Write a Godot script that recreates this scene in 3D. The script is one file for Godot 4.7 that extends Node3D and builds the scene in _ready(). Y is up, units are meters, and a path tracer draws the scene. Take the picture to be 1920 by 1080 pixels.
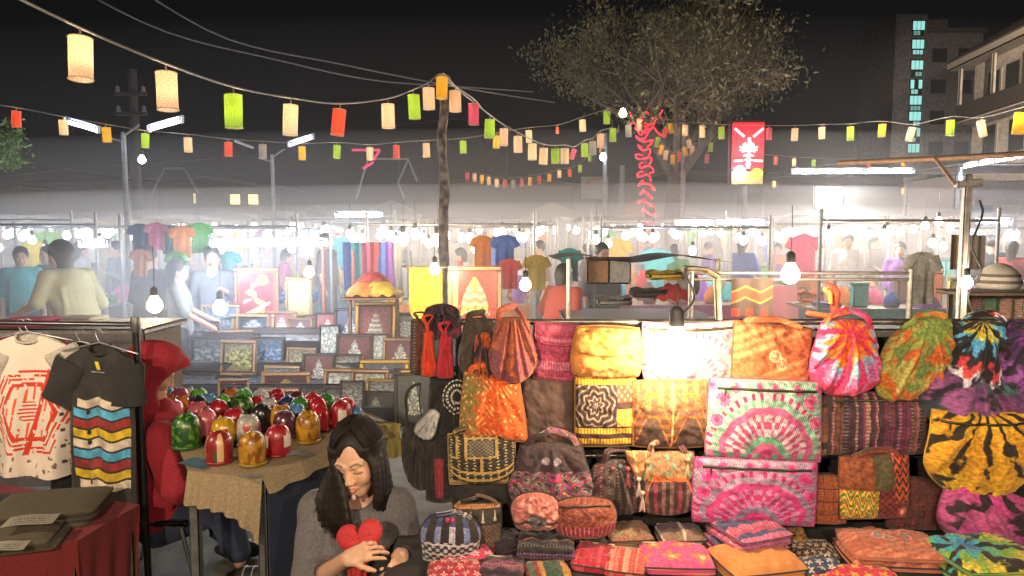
extends Node3D

const FOCAL := 1304.0
const EYE := 1.75
const PITCH := 0.0766
var rng := RandomNumberGenerator.new()
var noise := FastNoiseLite.new()
var mats := {}
var grain: ImageTexture
var weave: ImageTexture
var speck: ImageTexture


# ---------- places ----------
func P(px: float, py: float, z: float) -> Vector3:
	var x := (px - 960.0) / FOCAL
	var y := -(py - 540.0) / FOCAL
	var t := z / (cos(PITCH) + y * sin(PITCH))
	return Vector3(x * t, EYE + t * (y * cos(PITCH) - sin(PITCH)), -z)


func PH(px: float, py: float, h: float) -> Vector3:
	var x := (px - 960.0) / FOCAL
	var y := -(py - 540.0) / FOCAL
	var t := (h - EYE) / (y * cos(PITCH) - sin(PITCH))
	return Vector3(x * t, h, -t * (cos(PITCH) + y * sin(PITCH)))


func rr(a: float, b: float) -> float:
	return rng.randf_range(a, b)


# ---------- mesh building ----------
class MB:
	var v := PackedVector3Array()
	var uv := PackedVector2Array()
	var c := PackedColorArray()
	var ix := PackedInt32Array()
	var col := Color.WHITE

	func vert(p: Vector3, t := Vector2.ZERO) -> int:
		v.append(p)
		uv.append(t)
		c.append(col)
		return v.size() - 1

	func tri(a: int, b: int, d: int) -> void:
		ix.append(a)
		ix.append(b)
		ix.append(d)

	func quad(a: int, b: int, d: int, e: int) -> void:
		tri(a, b, d)
		tri(a, d, e)

	# four corners clockwise as seen from the front
	func face(a: Vector3, b: Vector3, d: Vector3, e: Vector3) -> void:
		quad(vert(a, Vector2(0, 0)), vert(b, Vector2(1, 0)), vert(d, Vector2(1, 1)), vert(e, Vector2(0, 1)))

	func box(ctr: Vector3, size: Vector3, ch := 0.0, bs := Basis()) -> void:
		var h := size / 2.0
		ch = minf(ch, minf(h.x, minf(h.y, h.z)) * 0.9)
		var id := {}
		for sx in [-1, 1]:
			for sy in [-1, 1]:
				for sz in [-1, 1]:
					for ax in 3:
						var p := Vector3(sx * h.x, sy * h.y, sz * h.z)
						for k in 3:
							if k != ax:
								p[k] -= signf(p[k]) * ch
						id[[sx, sy, sz, ax]] = vert(ctr + bs * p)
		for ax in 3:
			var b := (ax + 1) % 3
			var d := (ax + 2) % 3
			for s in [-1, 1]:
				var q := []
				for pr in [[-1, -1], [-1, 1], [1, 1], [1, -1]]:
					var k := [0, 0, 0]
					k[ax] = s
					k[b] = pr[0]
					k[d] = pr[1]
					q.append(id[[k[0], k[1], k[2], ax]])
				if s > 0:
					quad(q[0], q[1], q[2], q[3])
				else:
					quad(q[3], q[2], q[1], q[0])
		if ch <= 0.0:
			return
		for ax in 3:
			var b := (ax + 1) % 3
			var d := (ax + 2) % 3
			for s in [-1, 1]:
				for t in [-1, 1]:
					var k := [0, 0, 0]
					k[b] = s
					k[d] = t
					k[ax] = -1
					var a0: int = id[[k[0], k[1], k[2], b]]
					var a1: int = id[[k[0], k[1], k[2], d]]
					k[ax] = 1
					var b0: int = id[[k[0], k[1], k[2], b]]
					var b1: int = id[[k[0], k[1], k[2], d]]
					if s * t > 0:
						quad(a0, a1, b1, b0)
					else:
						quad(a0, b0, b1, a1)
		for sx in [-1, 1]:
			for sy in [-1, 1]:
				for sz in [-1, 1]:
					if sx * sy * sz > 0:
						tri(id[[sx, sy, sz, 0]], id[[sx, sy, sz, 2]], id[[sx, sy, sz, 1]])
					else:
						tri(id[[sx, sy, sz, 0]], id[[sx, sy, sz, 1]], id[[sx, sy, sz, 2]])

	func beam(a: Vector3, b: Vector3, w: float, d: float, ch := 0.004) -> void:
		var y := (b - a).normalized()
		var x := y.cross(Vector3(0, 0, 1))
		if x.length() < 0.1:
			x = y.cross(Vector3(1, 0, 0))
		x = x.normalized()
		box((a + b) / 2, Vector3(w, a.distance_to(b), d), ch, Basis(x, y, x.cross(y)))

	func tube(pts: Array, r: float, sides := 8, r2 := -1.0, flat := 1.0) -> void:
		var n := pts.size()
		if r2 < 0:
			r2 = r
		var dir: Vector3 = (pts[1] - pts[0]).normalized()
		var up := Vector3(0, 0, 1) if absf(dir.z) < 0.9 else Vector3(1, 0, 0)
		var x := dir.cross(up).normalized()
		var first := v.size()
		for i in n:
			var d: Vector3 = (pts[mini(i + 1, n - 1)] - pts[maxi(i - 1, 0)]).normalized()
			x = (x - d * x.dot(d)).normalized()
			var y := d.cross(x)
			var rad := lerpf(r, r2, float(i) / (n - 1))
			for s in sides:
				var a := TAU * s / sides
				vert(pts[i] + x * cos(a) * rad + y * sin(a) * rad * flat, Vector2(float(s) / sides, float(i) / (n - 1)))
		for i in n - 1:
			for s in sides:
				var a := first + i * sides + s
				var b := first + i * sides + (s + 1) % sides
				quad(a, a + sides, b + sides, b)
		var c0 := vert(pts[0])
		var c1 := vert(pts[n - 1])
		for s in sides:
			tri(c0, first + s, first + (s + 1) % sides)
			tri(c1, first + (n - 1) * sides + (s + 1) % sides, first + (n - 1) * sides + s)

	# profile of (radius, height) from the bottom up
	func lathe(prof: Array, sides := 16, at := Vector3.ZERO, bs := Basis()) -> void:
		var first := v.size()
		var n := prof.size()
		for i in n:
			for s in sides + 1:
				var a := TAU * s / sides
				vert(at + bs * Vector3(cos(a) * prof[i].x, prof[i].y, sin(a) * prof[i].x), Vector2(float(s) / sides, 1.0 - float(i) / (n - 1)))
		for i in n - 1:
			for s in sides:
				var a := first + i * (sides + 1) + s
				quad(a, a + sides + 1, a + sides + 2, a + 1)

	func ball(ctr: Vector3, r: Vector3, sides := 12, bs := Basis()) -> void:
		var rings := maxi(4, sides / 2)
		var first := v.size()
		for i in rings + 1:
			var t := PI * i / rings
			for s in sides + 1:
				var a := TAU * s / sides
				vert(ctr + bs * (Vector3(sin(t) * cos(a), -cos(t), sin(t) * sin(a)) * r), Vector2(float(s) / sides, float(i) / rings))
		for i in rings:
			for s in sides:
				var a := first + i * (sides + 1) + s
				quad(a, a + sides + 1, a + sides + 2, a + 1)

	# f(u, v) -> Vector3, u to the right and v down as seen from the front
	func sheet(nu: int, nv: int, f: Callable, flip := false) -> void:
		var first := v.size()
		for j in nv + 1:
			for i in nu + 1:
				var t := Vector2(float(i) / nu, float(j) / nv)
				vert(f.call(t.x, t.y), t)
		for j in nv:
			for i in nu:
				var a := first + j * (nu + 1) + i
				if flip:
					quad(a, a + nu + 1, a + nu + 2, a + 1)
				else:
					quad(a, a + 1, a + nu + 2, a + nu + 1)

	# a sheet of cloth with thickness
	func slab(nu: int, nv: int, f: Callable, thick: float) -> void:
		sheet(nu, nv, f)
		sheet(nu, nv, func(a, b): return f.call(a, b) + Vector3(0, 0, -thick), true)

	func done() -> ArrayMesh:
		var n := PackedVector3Array()
		n.resize(v.size())
		for i in range(0, ix.size(), 3):
			var a := v[ix[i]]
			var m := (v[ix[i + 2]] - a).cross(v[ix[i + 1]] - a)
			n[ix[i]] += m
			n[ix[i + 1]] += m
			n[ix[i + 2]] += m
		for i in n.size():
			n[i] = n[i].normalized() if n[i].length_squared() > 1e-20 else Vector3.UP
		var arr := []
		arr.resize(Mesh.ARRAY_MAX)
		arr[Mesh.ARRAY_VERTEX] = v
		arr[Mesh.ARRAY_NORMAL] = n
		arr[Mesh.ARRAY_TEX_UV] = uv
		arr[Mesh.ARRAY_COLOR] = c
		arr[Mesh.ARRAY_INDEX] = ix
		var out := ArrayMesh.new()
		out.add_surface_from_arrays(Mesh.PRIMITIVE_TRIANGLES, arr)
		return out


# a distance field on a grid, joined with a smooth minimum and meshed as surface nets
class Field:
	var o: Vector3
	var h: float
	var nx: int
	var ny: int
	var nz: int
	var d := PackedFloat32Array()

	func _init(lo: Vector3, hi: Vector3, cell: float) -> void:
		o = lo
		h = cell
		nx = int((hi.x - lo.x) / cell) + 2
		ny = int((hi.y - lo.y) / cell) + 2
		nz = int((hi.z - lo.z) / cell) + 2
		d.resize(nx * ny * nz)
		d.fill(9.0)

	func cap(a: Vector3, b: Vector3, ra: float, rb: float, k := 0.03) -> void:
		var m := maxf(ra, rb) + k + 2.5 * h
		var lo := (a.min(b) - Vector3.ONE * m - o) / h
		var hi := (a.max(b) + Vector3.ONE * m - o) / h
		var ab := b - a
		var q := 1.0 / maxf(ab.length_squared(), 1e-9)
		for z in range(maxi(0, int(lo.z)), mini(nz, int(hi.z) + 1)):
			for y in range(maxi(0, int(lo.y)), mini(ny, int(hi.y) + 1)):
				var at := (z * ny + y) * nx
				for x in range(maxi(0, int(lo.x)), mini(nx, int(hi.x) + 1)):
					var p := o + Vector3(x, y, z) * h - a
					var t := clampf(p.dot(ab) * q, 0.0, 1.0)
					var e := (p - ab * t).length() - lerpf(ra, rb, t)
					var f := d[at + x]
					var s := maxf(k - absf(f - e), 0.0) / k
					d[at + x] = minf(f, e) - s * s * k * 0.25

	func ell(ctr: Vector3, r: Vector3, bs := Basis(), k := 0.02, cut := false) -> void:
		var m := maxf(r.x, maxf(r.y, r.z)) + k + 2.5 * h
		var lo := (ctr - Vector3.ONE * m - o) / h
		var hi := (ctr + Vector3.ONE * m - o) / h
		var inv := bs.transposed()
		for z in range(maxi(0, int(lo.z)), mini(nz, int(hi.z) + 1)):
			for y in range(maxi(0, int(lo.y)), mini(ny, int(hi.y) + 1)):
				var at := (z * ny + y) * nx
				for x in range(maxi(0, int(lo.x)), mini(nx, int(hi.x) + 1)):
					var p := inv * (o + Vector3(x, y, z) * h - ctr)
					var k0 := (p / r).length()
					var k1 := (p / (r * r)).length()
					var e := k0 * (k0 - 1.0) / maxf(k1, 1e-6)
					var f := d[at + x]
					if cut:
						e = -e
						var s := maxf(k - absf(f - e), 0.0) / k
						d[at + x] = maxf(f, e) + s * s * k * 0.25
					else:
						var s := maxf(k - absf(f - e), 0.0) / k
						d[at + x] = minf(f, e) - s * s * k * 0.25

	func into(mb: MB, tint = null) -> void:
		var id := PackedInt32Array()
		id.resize(d.size())
		id.fill(-1)
		var off := [0, 1, nx, nx + 1, nx * ny, nx * ny + 1, nx * ny + nx, nx * ny + nx + 1]
		var edges := [[0, 1], [0, 2], [0, 4], [1, 3], [1, 5], [2, 3], [2, 6], [3, 7], [4, 5], [4, 6], [5, 7], [6, 7]]
		for z in nz - 1:
			for y in ny - 1:
				var row := (z * ny + y) * nx
				for x in nx - 1:
					var at := row + x
					if absf(d[at]) > h * 2.2:
						continue
					var mask := 0
					for k in 8:
						if d[at + off[k]] < 0.0:
							mask |= 1 << k
					if mask == 0 or mask == 255:
						continue
					var sum := Vector3.ZERO
					var n := 0
					for e in edges:
						var a: int = e[0]
						var b: int = e[1]
						var fa := d[at + off[a]]
						var fb := d[at + off[b]]
						if (fa < 0.0) != (fb < 0.0):
							var t := fa / (fa - fb)
							sum += Vector3(a & 1, (a >> 1) & 1, a >> 2).lerp(Vector3(b & 1, (b >> 1) & 1, b >> 2), t)
							n += 1
					var p := o + (Vector3(x, y, z) + sum / n) * h
					if tint != null:
						mb.col = tint.call(p)
					id[at] = mb.vert(p)
		var sx := 1
		var sy := nx
		var sz := nx * ny
		for z in range(1, nz - 1):
			for y in range(1, ny - 1):
				for x in range(1, nx - 1):
					var at := (z * ny + y) * nx + x
					if id[at] < 0:
						continue
					var f := d[at] < 0.0
					for ax in 3:
						var a := sx if ax == 0 else (sy if ax == 1 else sz)
						var u := sy if ax == 0 else (sz if ax == 1 else sx)
						var w := sz if ax == 0 else (sx if ax == 1 else sy)
						if (d[at + a] < 0.0) == f:
							continue
						var i0 := id[at]
						var i1 := id[at - u]
						var i2 := id[at - u - w]
						var i3 := id[at - w]
						if i1 < 0 or i2 < 0 or i3 < 0:
							continue
						if f:
							mb.quad(i0, i3, i2, i1)
						else:
							mb.quad(i0, i1, i2, i3)


# ---------- things, parts, tags ----------
var used := {}


func fresh(called: String, parent: Node) -> String:
	var key := [called, parent]
	used[key] = used.get(key, -1) + 1
	return called if used[key] == 0 else "%s_%03d" % [called, used[key]]


func tag(o: Node, label: String, category: String, group := "") -> void:
	o.set_meta("label", label)
	o.set_meta("category", category)
	if group:
		o.set_meta("group", group)


func thing(called: String, label: String, category: String, at := Vector3.ZERO, group := "", turn := 0.0) -> Node3D:
	var o := Node3D.new()
	o.name = fresh(called, self)
	add_child(o)
	o.position = at
	o.rotation.y = turn
	tag(o, label, category, group)
	return o


func part(called: String, mesh: Mesh, m: Material, parent: Node, at := Vector3.ZERO, bs := Basis()) -> MeshInstance3D:
	var o := MeshInstance3D.new()
	o.name = fresh(called, parent)
	o.mesh = mesh
	o.material_override = m
	parent.add_child(o)
	o.transform = Transform3D(bs, at)
	return o


func solo(called: String, label: String, category: String, mesh: Mesh, m: Material, at := Vector3.ZERO, group := "", bs := Basis()) -> MeshInstance3D:
	var o := part(called, mesh, m, self, at, bs)
	tag(o, label, category, group)
	return o


func struct(called: String, mesh: Mesh, m: Material, at := Vector3.ZERO) -> MeshInstance3D:
	var o := part(called, mesh, m, self, at)
	o.set_meta("kind", "structure")
	return o


func again(src: Node3D, label: String, at: Vector3, turn := 0.0, group := "") -> Node3D:
	var o: Node3D = src.duplicate()
	o.name = fresh(String(src.name).trim_suffix("_000"), self)
	add_child(o)
	o.position = at
	o.rotation.y = turn
	o.set_meta("label", label)
	if group:
		o.set_meta("group", group)
	return o


# ---------- materials: base colours are linear ----------
func M(r: float, g: float, b: float, rough := 0.75, opt := {}) -> StandardMaterial3D:
	var key := str([r, g, b, rough, opt])
	if mats.has(key):
		return mats[key]
	var m := StandardMaterial3D.new()
	m.albedo_color = Color(r, g, b).linear_to_srgb()
	m.roughness = rough
	m.metallic = opt.get("metal", 0.0)
	if opt.has("spec"):
		m.metallic_specular = opt.spec
	if opt.get("grain", true):
		m.albedo_texture = grain
		m.uv1_triplanar = true
		m.uv1_scale = Vector3.ONE * float(opt.get("scale", 2.0))
	if opt.get("cloth", false):
		m.heightmap_enabled = true
		m.heightmap_texture = weave
		m.heightmap_scale = 0.12
		m.uv1_scale = Vector3.ONE * 9.0
		m.rim_enabled = true
		m.rim = 0.25
		m.rim_tint = 0.6
	if opt.has("coat"):
		m.clearcoat_enabled = true
		m.clearcoat = opt.coat
		m.clearcoat_roughness = 0.12
	if opt.has("back"):
		m.backlight_enabled = true
		m.backlight = opt.back
	if opt.get("vc", false):
		m.vertex_color_use_as_albedo = true
	mats[key] = m
	return m


func E(r: float, g: float, b: float, power: float) -> StandardMaterial3D:
	var key := "e" + str([r, g, b, power])
	if mats.has(key):
		return mats[key]
	var m := StandardMaterial3D.new()
	var c := Color(r, g, b).linear_to_srgb()
	m.albedo_color = c
	m.roughness = 0.4
	m.emission_enabled = true
	m.emission = c
	m.emission_energy_multiplier = power
	mats[key] = m
	return m


# a cloth with a computed print
func T(tex: Texture2D, rough := 0.85, opt := {}) -> StandardMaterial3D:
	var m := StandardMaterial3D.new()
	m.albedo_texture = tex
	m.albedo_color = opt.get("tint", Color.WHITE)
	m.roughness = rough
	if opt.get("cloth", true):
		m.heightmap_enabled = true
		m.heightmap_texture = tex
		m.heightmap_scale = 0.15
		m.rim_enabled = true
		m.rim = 0.25
		m.rim_tint = 0.6
	if opt.has("coat"):
		m.clearcoat_enabled = true
		m.clearcoat = opt.coat
	m.texture_repeat = false
	return m


func paint(w: int, h: int, f: Callable) -> ImageTexture:
	var im := Image.create(w, h, false, Image.FORMAT_RGB8)
	for y in h:
		for x in w:
			im.set_pixel(x, y, f.call((x + 0.5) / w, (y + 0.5) / h))
	return ImageTexture.create_from_image(im)


func n2(x: float, y: float) -> float:
	return noise.get_noise_2d(x * 100.0, y * 100.0)


func make_textures() -> void:
	noise.noise_type = FastNoiseLite.TYPE_SIMPLEX_SMOOTH
	noise.frequency = 0.02
	noise.fractal_octaves = 3
	noise.seed = 4
	grain = soft_noise(256, 0.03, 0.72, 1.0, 11)
	speck = soft_noise(256, 0.09, 0.45, 1.0, 12)
	var im := Image.create(64, 64, false, Image.FORMAT_RGB8)
	for y in 64:
		for x in 64:
			var k := 0.5 + 0.25 * sin(TAU * x / 4.0) * (1.0 if (y / 4) % 2 == 0 else -1.0) + 0.2 * sin(TAU * y / 4.0) + rr(-0.08, 0.08)
			im.set_pixel(x, y, Color(k, k, k))
	weave = ImageTexture.create_from_image(im)


func soft_noise(size: int, freq: float, lo: float, hi: float, sd: int) -> ImageTexture:
	var n := FastNoiseLite.new()
	n.seed = sd
	n.frequency = freq
	n.fractal_octaves = 4
	var src := n.get_seamless_image(size, size)
	var im := Image.create(size, size, false, Image.FORMAT_RGB8)
	for y in size:
		for x in size:
			var k := lerpf(lo, hi, src.get_pixel(x, y).r)
			im.set_pixel(x, y, Color(k, k, k))
	return ImageTexture.create_from_image(im)


# ---------- prints for the bags ----------
func mixpal(pal: Array, t: float) -> Color:
	t = clampf(t, 0.0, 0.9999) * (pal.size() - 1)
	return pal[int(t)].lerp(pal[int(t) + 1], smoothstep(0.25, 0.75, t - int(t)))


func hx(s: String) -> Color:
	return Color.html(s)


func pals(list: String) -> Array:
	var out := []
	for s in list.split(" "):
		out.append(Color.html(s))
	return out


# dye in rings round a knot, cut by rays of a second colour
func tie_dye(pal: Array, ray: Color, cx: float, cy: float, spokes: float, ray_share: float, sd: float, reach := 1.0) -> ImageTexture:
	return paint(176, 176, func(u: float, v: float):
		var x: float = u - cx
		var y: float = v - cy
		var r := sqrt(x * x + y * y)
		var a := atan2(y, x)
		var w := n2(a * 2.2 + sd, r * 0.35) * 0.35 + n2(u * 1.5 + sd, v * 1.5) * 0.3
		var c := mixpal(pal, r / reach + w * 0.55)
		var s := sin(a * spokes + n2(u * 1.2 + sd, v * 1.2 + 3.0) * 2.2) * 0.5 + 0.5
		var cut := smoothstep(1.0 - ray_share, 1.0 - ray_share + 0.22, s + n2(u * 2.5, v * 2.5 + sd) * 0.45 - 0.25 * smoothstep(0.5, 1.0, r))
		c = c.lerp(ray, cut * 0.92)
		return c * (0.9 + 0.3 * n2(u * 9, v * 9 + sd)))


# embroidered cloth: a fan of arcs at the foot, round rosettes, leaves
func rosettes(bg: Color, pink: Color, deep: Color, leaf: Color, pale: Color, sd: float) -> ImageTexture:
	return paint(224, 168, func(u: float, v: float):
		var x: float = absf(u - 0.5) * 1.45
		var y: float = v
		var c: Color = bg
		var r := Vector2(x, (y - 0.93) * 0.95).length()
		var a := atan2(0.93 - y, x)
		var wob := 0.012 * sin(a * 14.0)
		if r < 0.76:
			var ring := int((r + wob) / 0.085)
			c = [deep, pink, leaf, pale, deep.lerp(pink, 0.4), pale, pink, bg, pale][ring % 9]
			if ring >= 3 and sin(a * (12.0 + ring * 4.0)) > 0.35:
				c = [pink, leaf, deep, pink, pale, pink][ring % 6]
		for q in [[0.56, 0.24, 0.1], [0.62, 0.5, 0.085], [0.4, 0.1, 0.07], [0.1, 0.08, 0.055], [0.7, 0.08, 0.07]]:
			var k: float = Vector2(x - q[0], (y - q[1])).length() / q[2]
			if k < 1.25:
				var pet: float = absf(sin(atan2(y - q[1], x - q[0]) * 6.0))
				c = deep if k < 0.35 else (pink if k < 0.8 + 0.2 * pet else (leaf if k > 1.08 else pale))
		if r > 0.78 and sin(x * 33.0) * sin(y * 29.0 + sd) > 0.72:
			c = leaf
		if y > 0.9:
			c = pink if sin(x * 40.0) > 0.0 else leaf
		var thread := 0.86 + 0.14 * sin(u * 320.0 + v * 90.0) + 0.25 * n2(u * 7, v * 7 + sd)
		return c * thread)


func stripes(pal: Array, count: int, down: bool, sd: int) -> ImageTexture:
	var r := RandomNumberGenerator.new()
	r.seed = sd
	var edge := [0.0]
	var cs := []
	while edge[-1] < 1.0:
		edge.append(edge[-1] + r.randf_range(0.4, 1.8) / count)
		cs.append(pal[r.randi() % pal.size()])
	return paint(160, 128, func(u: float, v: float):
		var t: float = (u if down else v) + 0.004 * sin((v if down else u) * 20.0)
		var k := 0
		while k < cs.size() - 1 and edge[k + 1] < t:
			k += 1
		var c: Color = cs[k]
		if absf(t - edge[k]) < 0.006:
			c = c.darkened(0.45)
		var w: float = v if down else u
		if k % 3 == 1 and sin(w * 110.0) > 0.2:
			c = c.lightened(0.25)
		return c * (0.86 + 0.12 * sin(w * 330.0) + 0.25 * n2(u * 6, v * 6)))


# squares of many small embroidered patterns
func patches(pal: Array, nx: int, ny: int, sd: int) -> ImageTexture:
	return paint(176, 144, func(u: float, v: float):
		var i := int(u * nx + 0.08 * n2(u * 2, v * 2))
		var j := int(v * ny)
		var h := (i * 7 + j * 13 + sd * 5 + i * j * 3) % 97
		var fu: float = u * nx - i
		var fv: float = v * ny - j
		var a: Color = pal[h % pal.size()]
		var b: Color = pal[(h * 3 + 1) % pal.size()]
		var c := a
		match h % 5:
			0: c = b if sin(fu * 26.0) * sin(fv * 26.0) > 0.25 else a
			1: c = b if absf(fu - 0.5) + absf(fv - 0.5) < 0.3 else a
			2: c = b if sin((fu + fv) * 30.0) > 0.3 else a
			3: c = b if sin(fv * 34.0) > 0.2 else a
			4: c = a.lerp(b, 0.25 + n2(u * 5, v * 5))
		if fu < 0.05 or fv < 0.05:
			c = c.darkened(0.5)
		return c * (0.9 + 0.3 * n2(u * 9, v * 9)))


# gold braid on black: boxes, crosses, small blossoms
func braid(bg: Color, gold: Color, blossom: Color, sd: float) -> ImageTexture:
	return paint(176, 144, func(u: float, v: float):
		var c: Color = bg * (0.8 + 0.6 * n2(u * 6, v * 6))
		var x := absf(u - 0.5)
		var speckle: float = sin(u * 52.0 + 3.0 * sin(v * 23.0)) * sin(v * 47.0 + sd)
		if speckle > 0.62:
			c = blossom.lerp(gold, 0.5 + n2(u * 9, v * 3))
		var box: float = maxf(x / 0.24, absf(v - 0.24) / 0.2)
		var line: bool = absf(box - 1.0) < 0.1 or v > 0.74 and v < 0.8 or v > 0.9 and v < 0.96 or x < 0.02 and v > 0.44 and v < 0.76
		line = line or absf(u - 0.12) < 0.02 and v < 0.5 or absf(v - 0.5) < 0.02 and u < 0.13
		if line:
			c = gold * (0.8 + 0.2 * sin((u + v) * 190.0))
		elif box < 0.8:
			c = bg.lerp(blossom, 0.35 + 0.3 * sin(u * 90.0) * sin(v * 90.0))
		return c)


# a dark square with a medallion, yellow bands at the foot, bright corner patches
func medallion(bg: Color, pale: Color, band: Color, hot: Color) -> ImageTexture:
	return paint(176, 176, func(u: float, v: float):
		var c: Color = bg * (0.9 + 0.5 * n2(u * 6, v * 6))
		var p := Vector2(u - 0.33, v - 0.4)
		var r := p.length()
		var a := p.angle()
		if u < 0.68 and v > 0.1 and v < 0.7:
			if sin(r * 70.0 + sin(a * 8.0) * 1.6) > 0.45 or r < 0.04:
				c = pale * (0.75 + 0.4 * n2(u * 9, v * 9))
		elif v >= 0.1 and v < 0.7:
			c = hot if (v < 0.38) else band
			if sin(u * 60.0) * sin(v * 55.0) > 0.3:
				c = pale.lerp(hot, 0.4)
			if absf(v - 0.4) < 0.05:
				c = bg
		if v < 0.1 or (v > 0.72 and v < 0.8) or (v > 0.87 and v < 0.96):
			c = band * (0.85 + 0.2 * sin(u * 120.0))
		return c)


# a tote with orange zigzag braid over dark checks
func zigzag(bg: Color, dark: Color, cord: Color) -> ImageTexture:
	return paint(176, 160, func(u: float, v: float):
		var c: Color = bg if sin(u * 40.0) > 0.0 else bg.darkened(0.25)
		if v > 0.42:
			c = bg.lerp(dark, 0.65) if sin(v * 46.0) > -0.3 else cord.darkened(0.35)
		var q: float = fposmod(u * 2.0, 1.0)
		var ridge := 0.95 - 0.42 * smoothstep(0.0, 0.42, 0.5 - absf(q - 0.5))
		for s in [0.0, -0.34]:
			var dd := absf(v - ridge - s)
			if dd < 0.035:
				c = cord * (0.85 + 0.2 * sin((u + v) * 160.0))
		if v > ridge:
			c = c.lerp(dark, 0.75)
		if absf(q - 0.02) < 0.03:
			c = cord.lightened(0.25)
		return c * (0.92 + 0.25 * n2(u * 8, v * 8)))


func plain(a: Color, b: Color, freq: float, sd: float) -> ImageTexture:
	return paint(96, 96, func(u: float, v: float):
		var t := 0.5 + n2(u * freq + sd, v * freq) * 0.9
		return a.lerp(b, clampf(t, 0, 1)) * (0.92 + 0.12 * sin(u * 190.0) * sin(v * 190.0)))


# a sprinkle of small flowers on one ground
func sprigs(bg: Color, a: Color, b: Color, fx: float, fy: float, sd: float) -> ImageTexture:
	return paint(144, 144, func(u: float, v: float):
		var c: Color = bg * (0.9 + 0.3 * n2(u * 5 + sd, v * 5))
		var gx: float = u * fx + 0.5 * float(int(v * fy) % 2)
		var p := Vector2(fposmod(gx, 1.0) - 0.5, fposmod(v * fy, 1.0) - 0.5)
		var r := p.length()
		var pet := 0.26 + 0.12 * sin(p.angle() * 5.0 + sd + int(gx) * 1.3)
		if r < pet:
			c = a if r > 0.1 else b
		return c)


# cloth discs sewn on diagonal pleats
func pleats(bg: Color, light: Color, disc: Color, cx: float, cy: float, n: int) -> ImageTexture:
	return paint(176, 144, func(u: float, v: float):
		var s: float = (v - 0.5) + (u - 0.5) * 0.55
		var c: Color = bg.lerp(light, 0.5 + 0.5 * sin(s * 46.0)) if absf(s) > 0.14 else bg
		for k in n:
			var p := Vector2(u - cx - k * 0.14 + 0.05 * (k % 2), (v - cy - 0.1 * (k % 2)) * 0.8)
			var r := p.length()
			if r < 0.075:
				c = disc if r < 0.05 else light.lightened(0.2)
				if r < 0.05 and sin(p.angle() * 8.0) * r > 0.015:
					c = bg.darkened(0.3)
		return c * (0.92 + 0.25 * n2(u * 8, v * 8)))


# ---------- one bag: body, back, piping, straps ----------
func bag_point(a: float, b: float, hw: float, hh: float, o: Dictionary) -> Vector3:
	var rt: float = o.get("rt", 0.12)
	var rb: float = o.get("rb", 0.25)
	var r := lerpf(rb, rt, smoothstep(-0.6, 0.6, b))
	var x := a * sqrt(1.0 - r * b * b * 0.5)
	var y := b * sqrt(1.0 - r * a * a * 0.5)
	if r > 0.0:
		var k := 1.0 + 0.12 * r
		x *= k
		y *= k
	x *= lerpf(o.get("bw", 1.0), o.get("tw", 1.0), smoothstep(-1.0, 1.0, b))
	y += o.get("sag", 0.0) * (a * a - 0.5) * (1.0 if b > 0 else 0.3) + o.get("skew", 0.0) * a
	x += o.get("lean", 0.0) * b
	return Vector3(x * hw, y * hh, 0)


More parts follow.
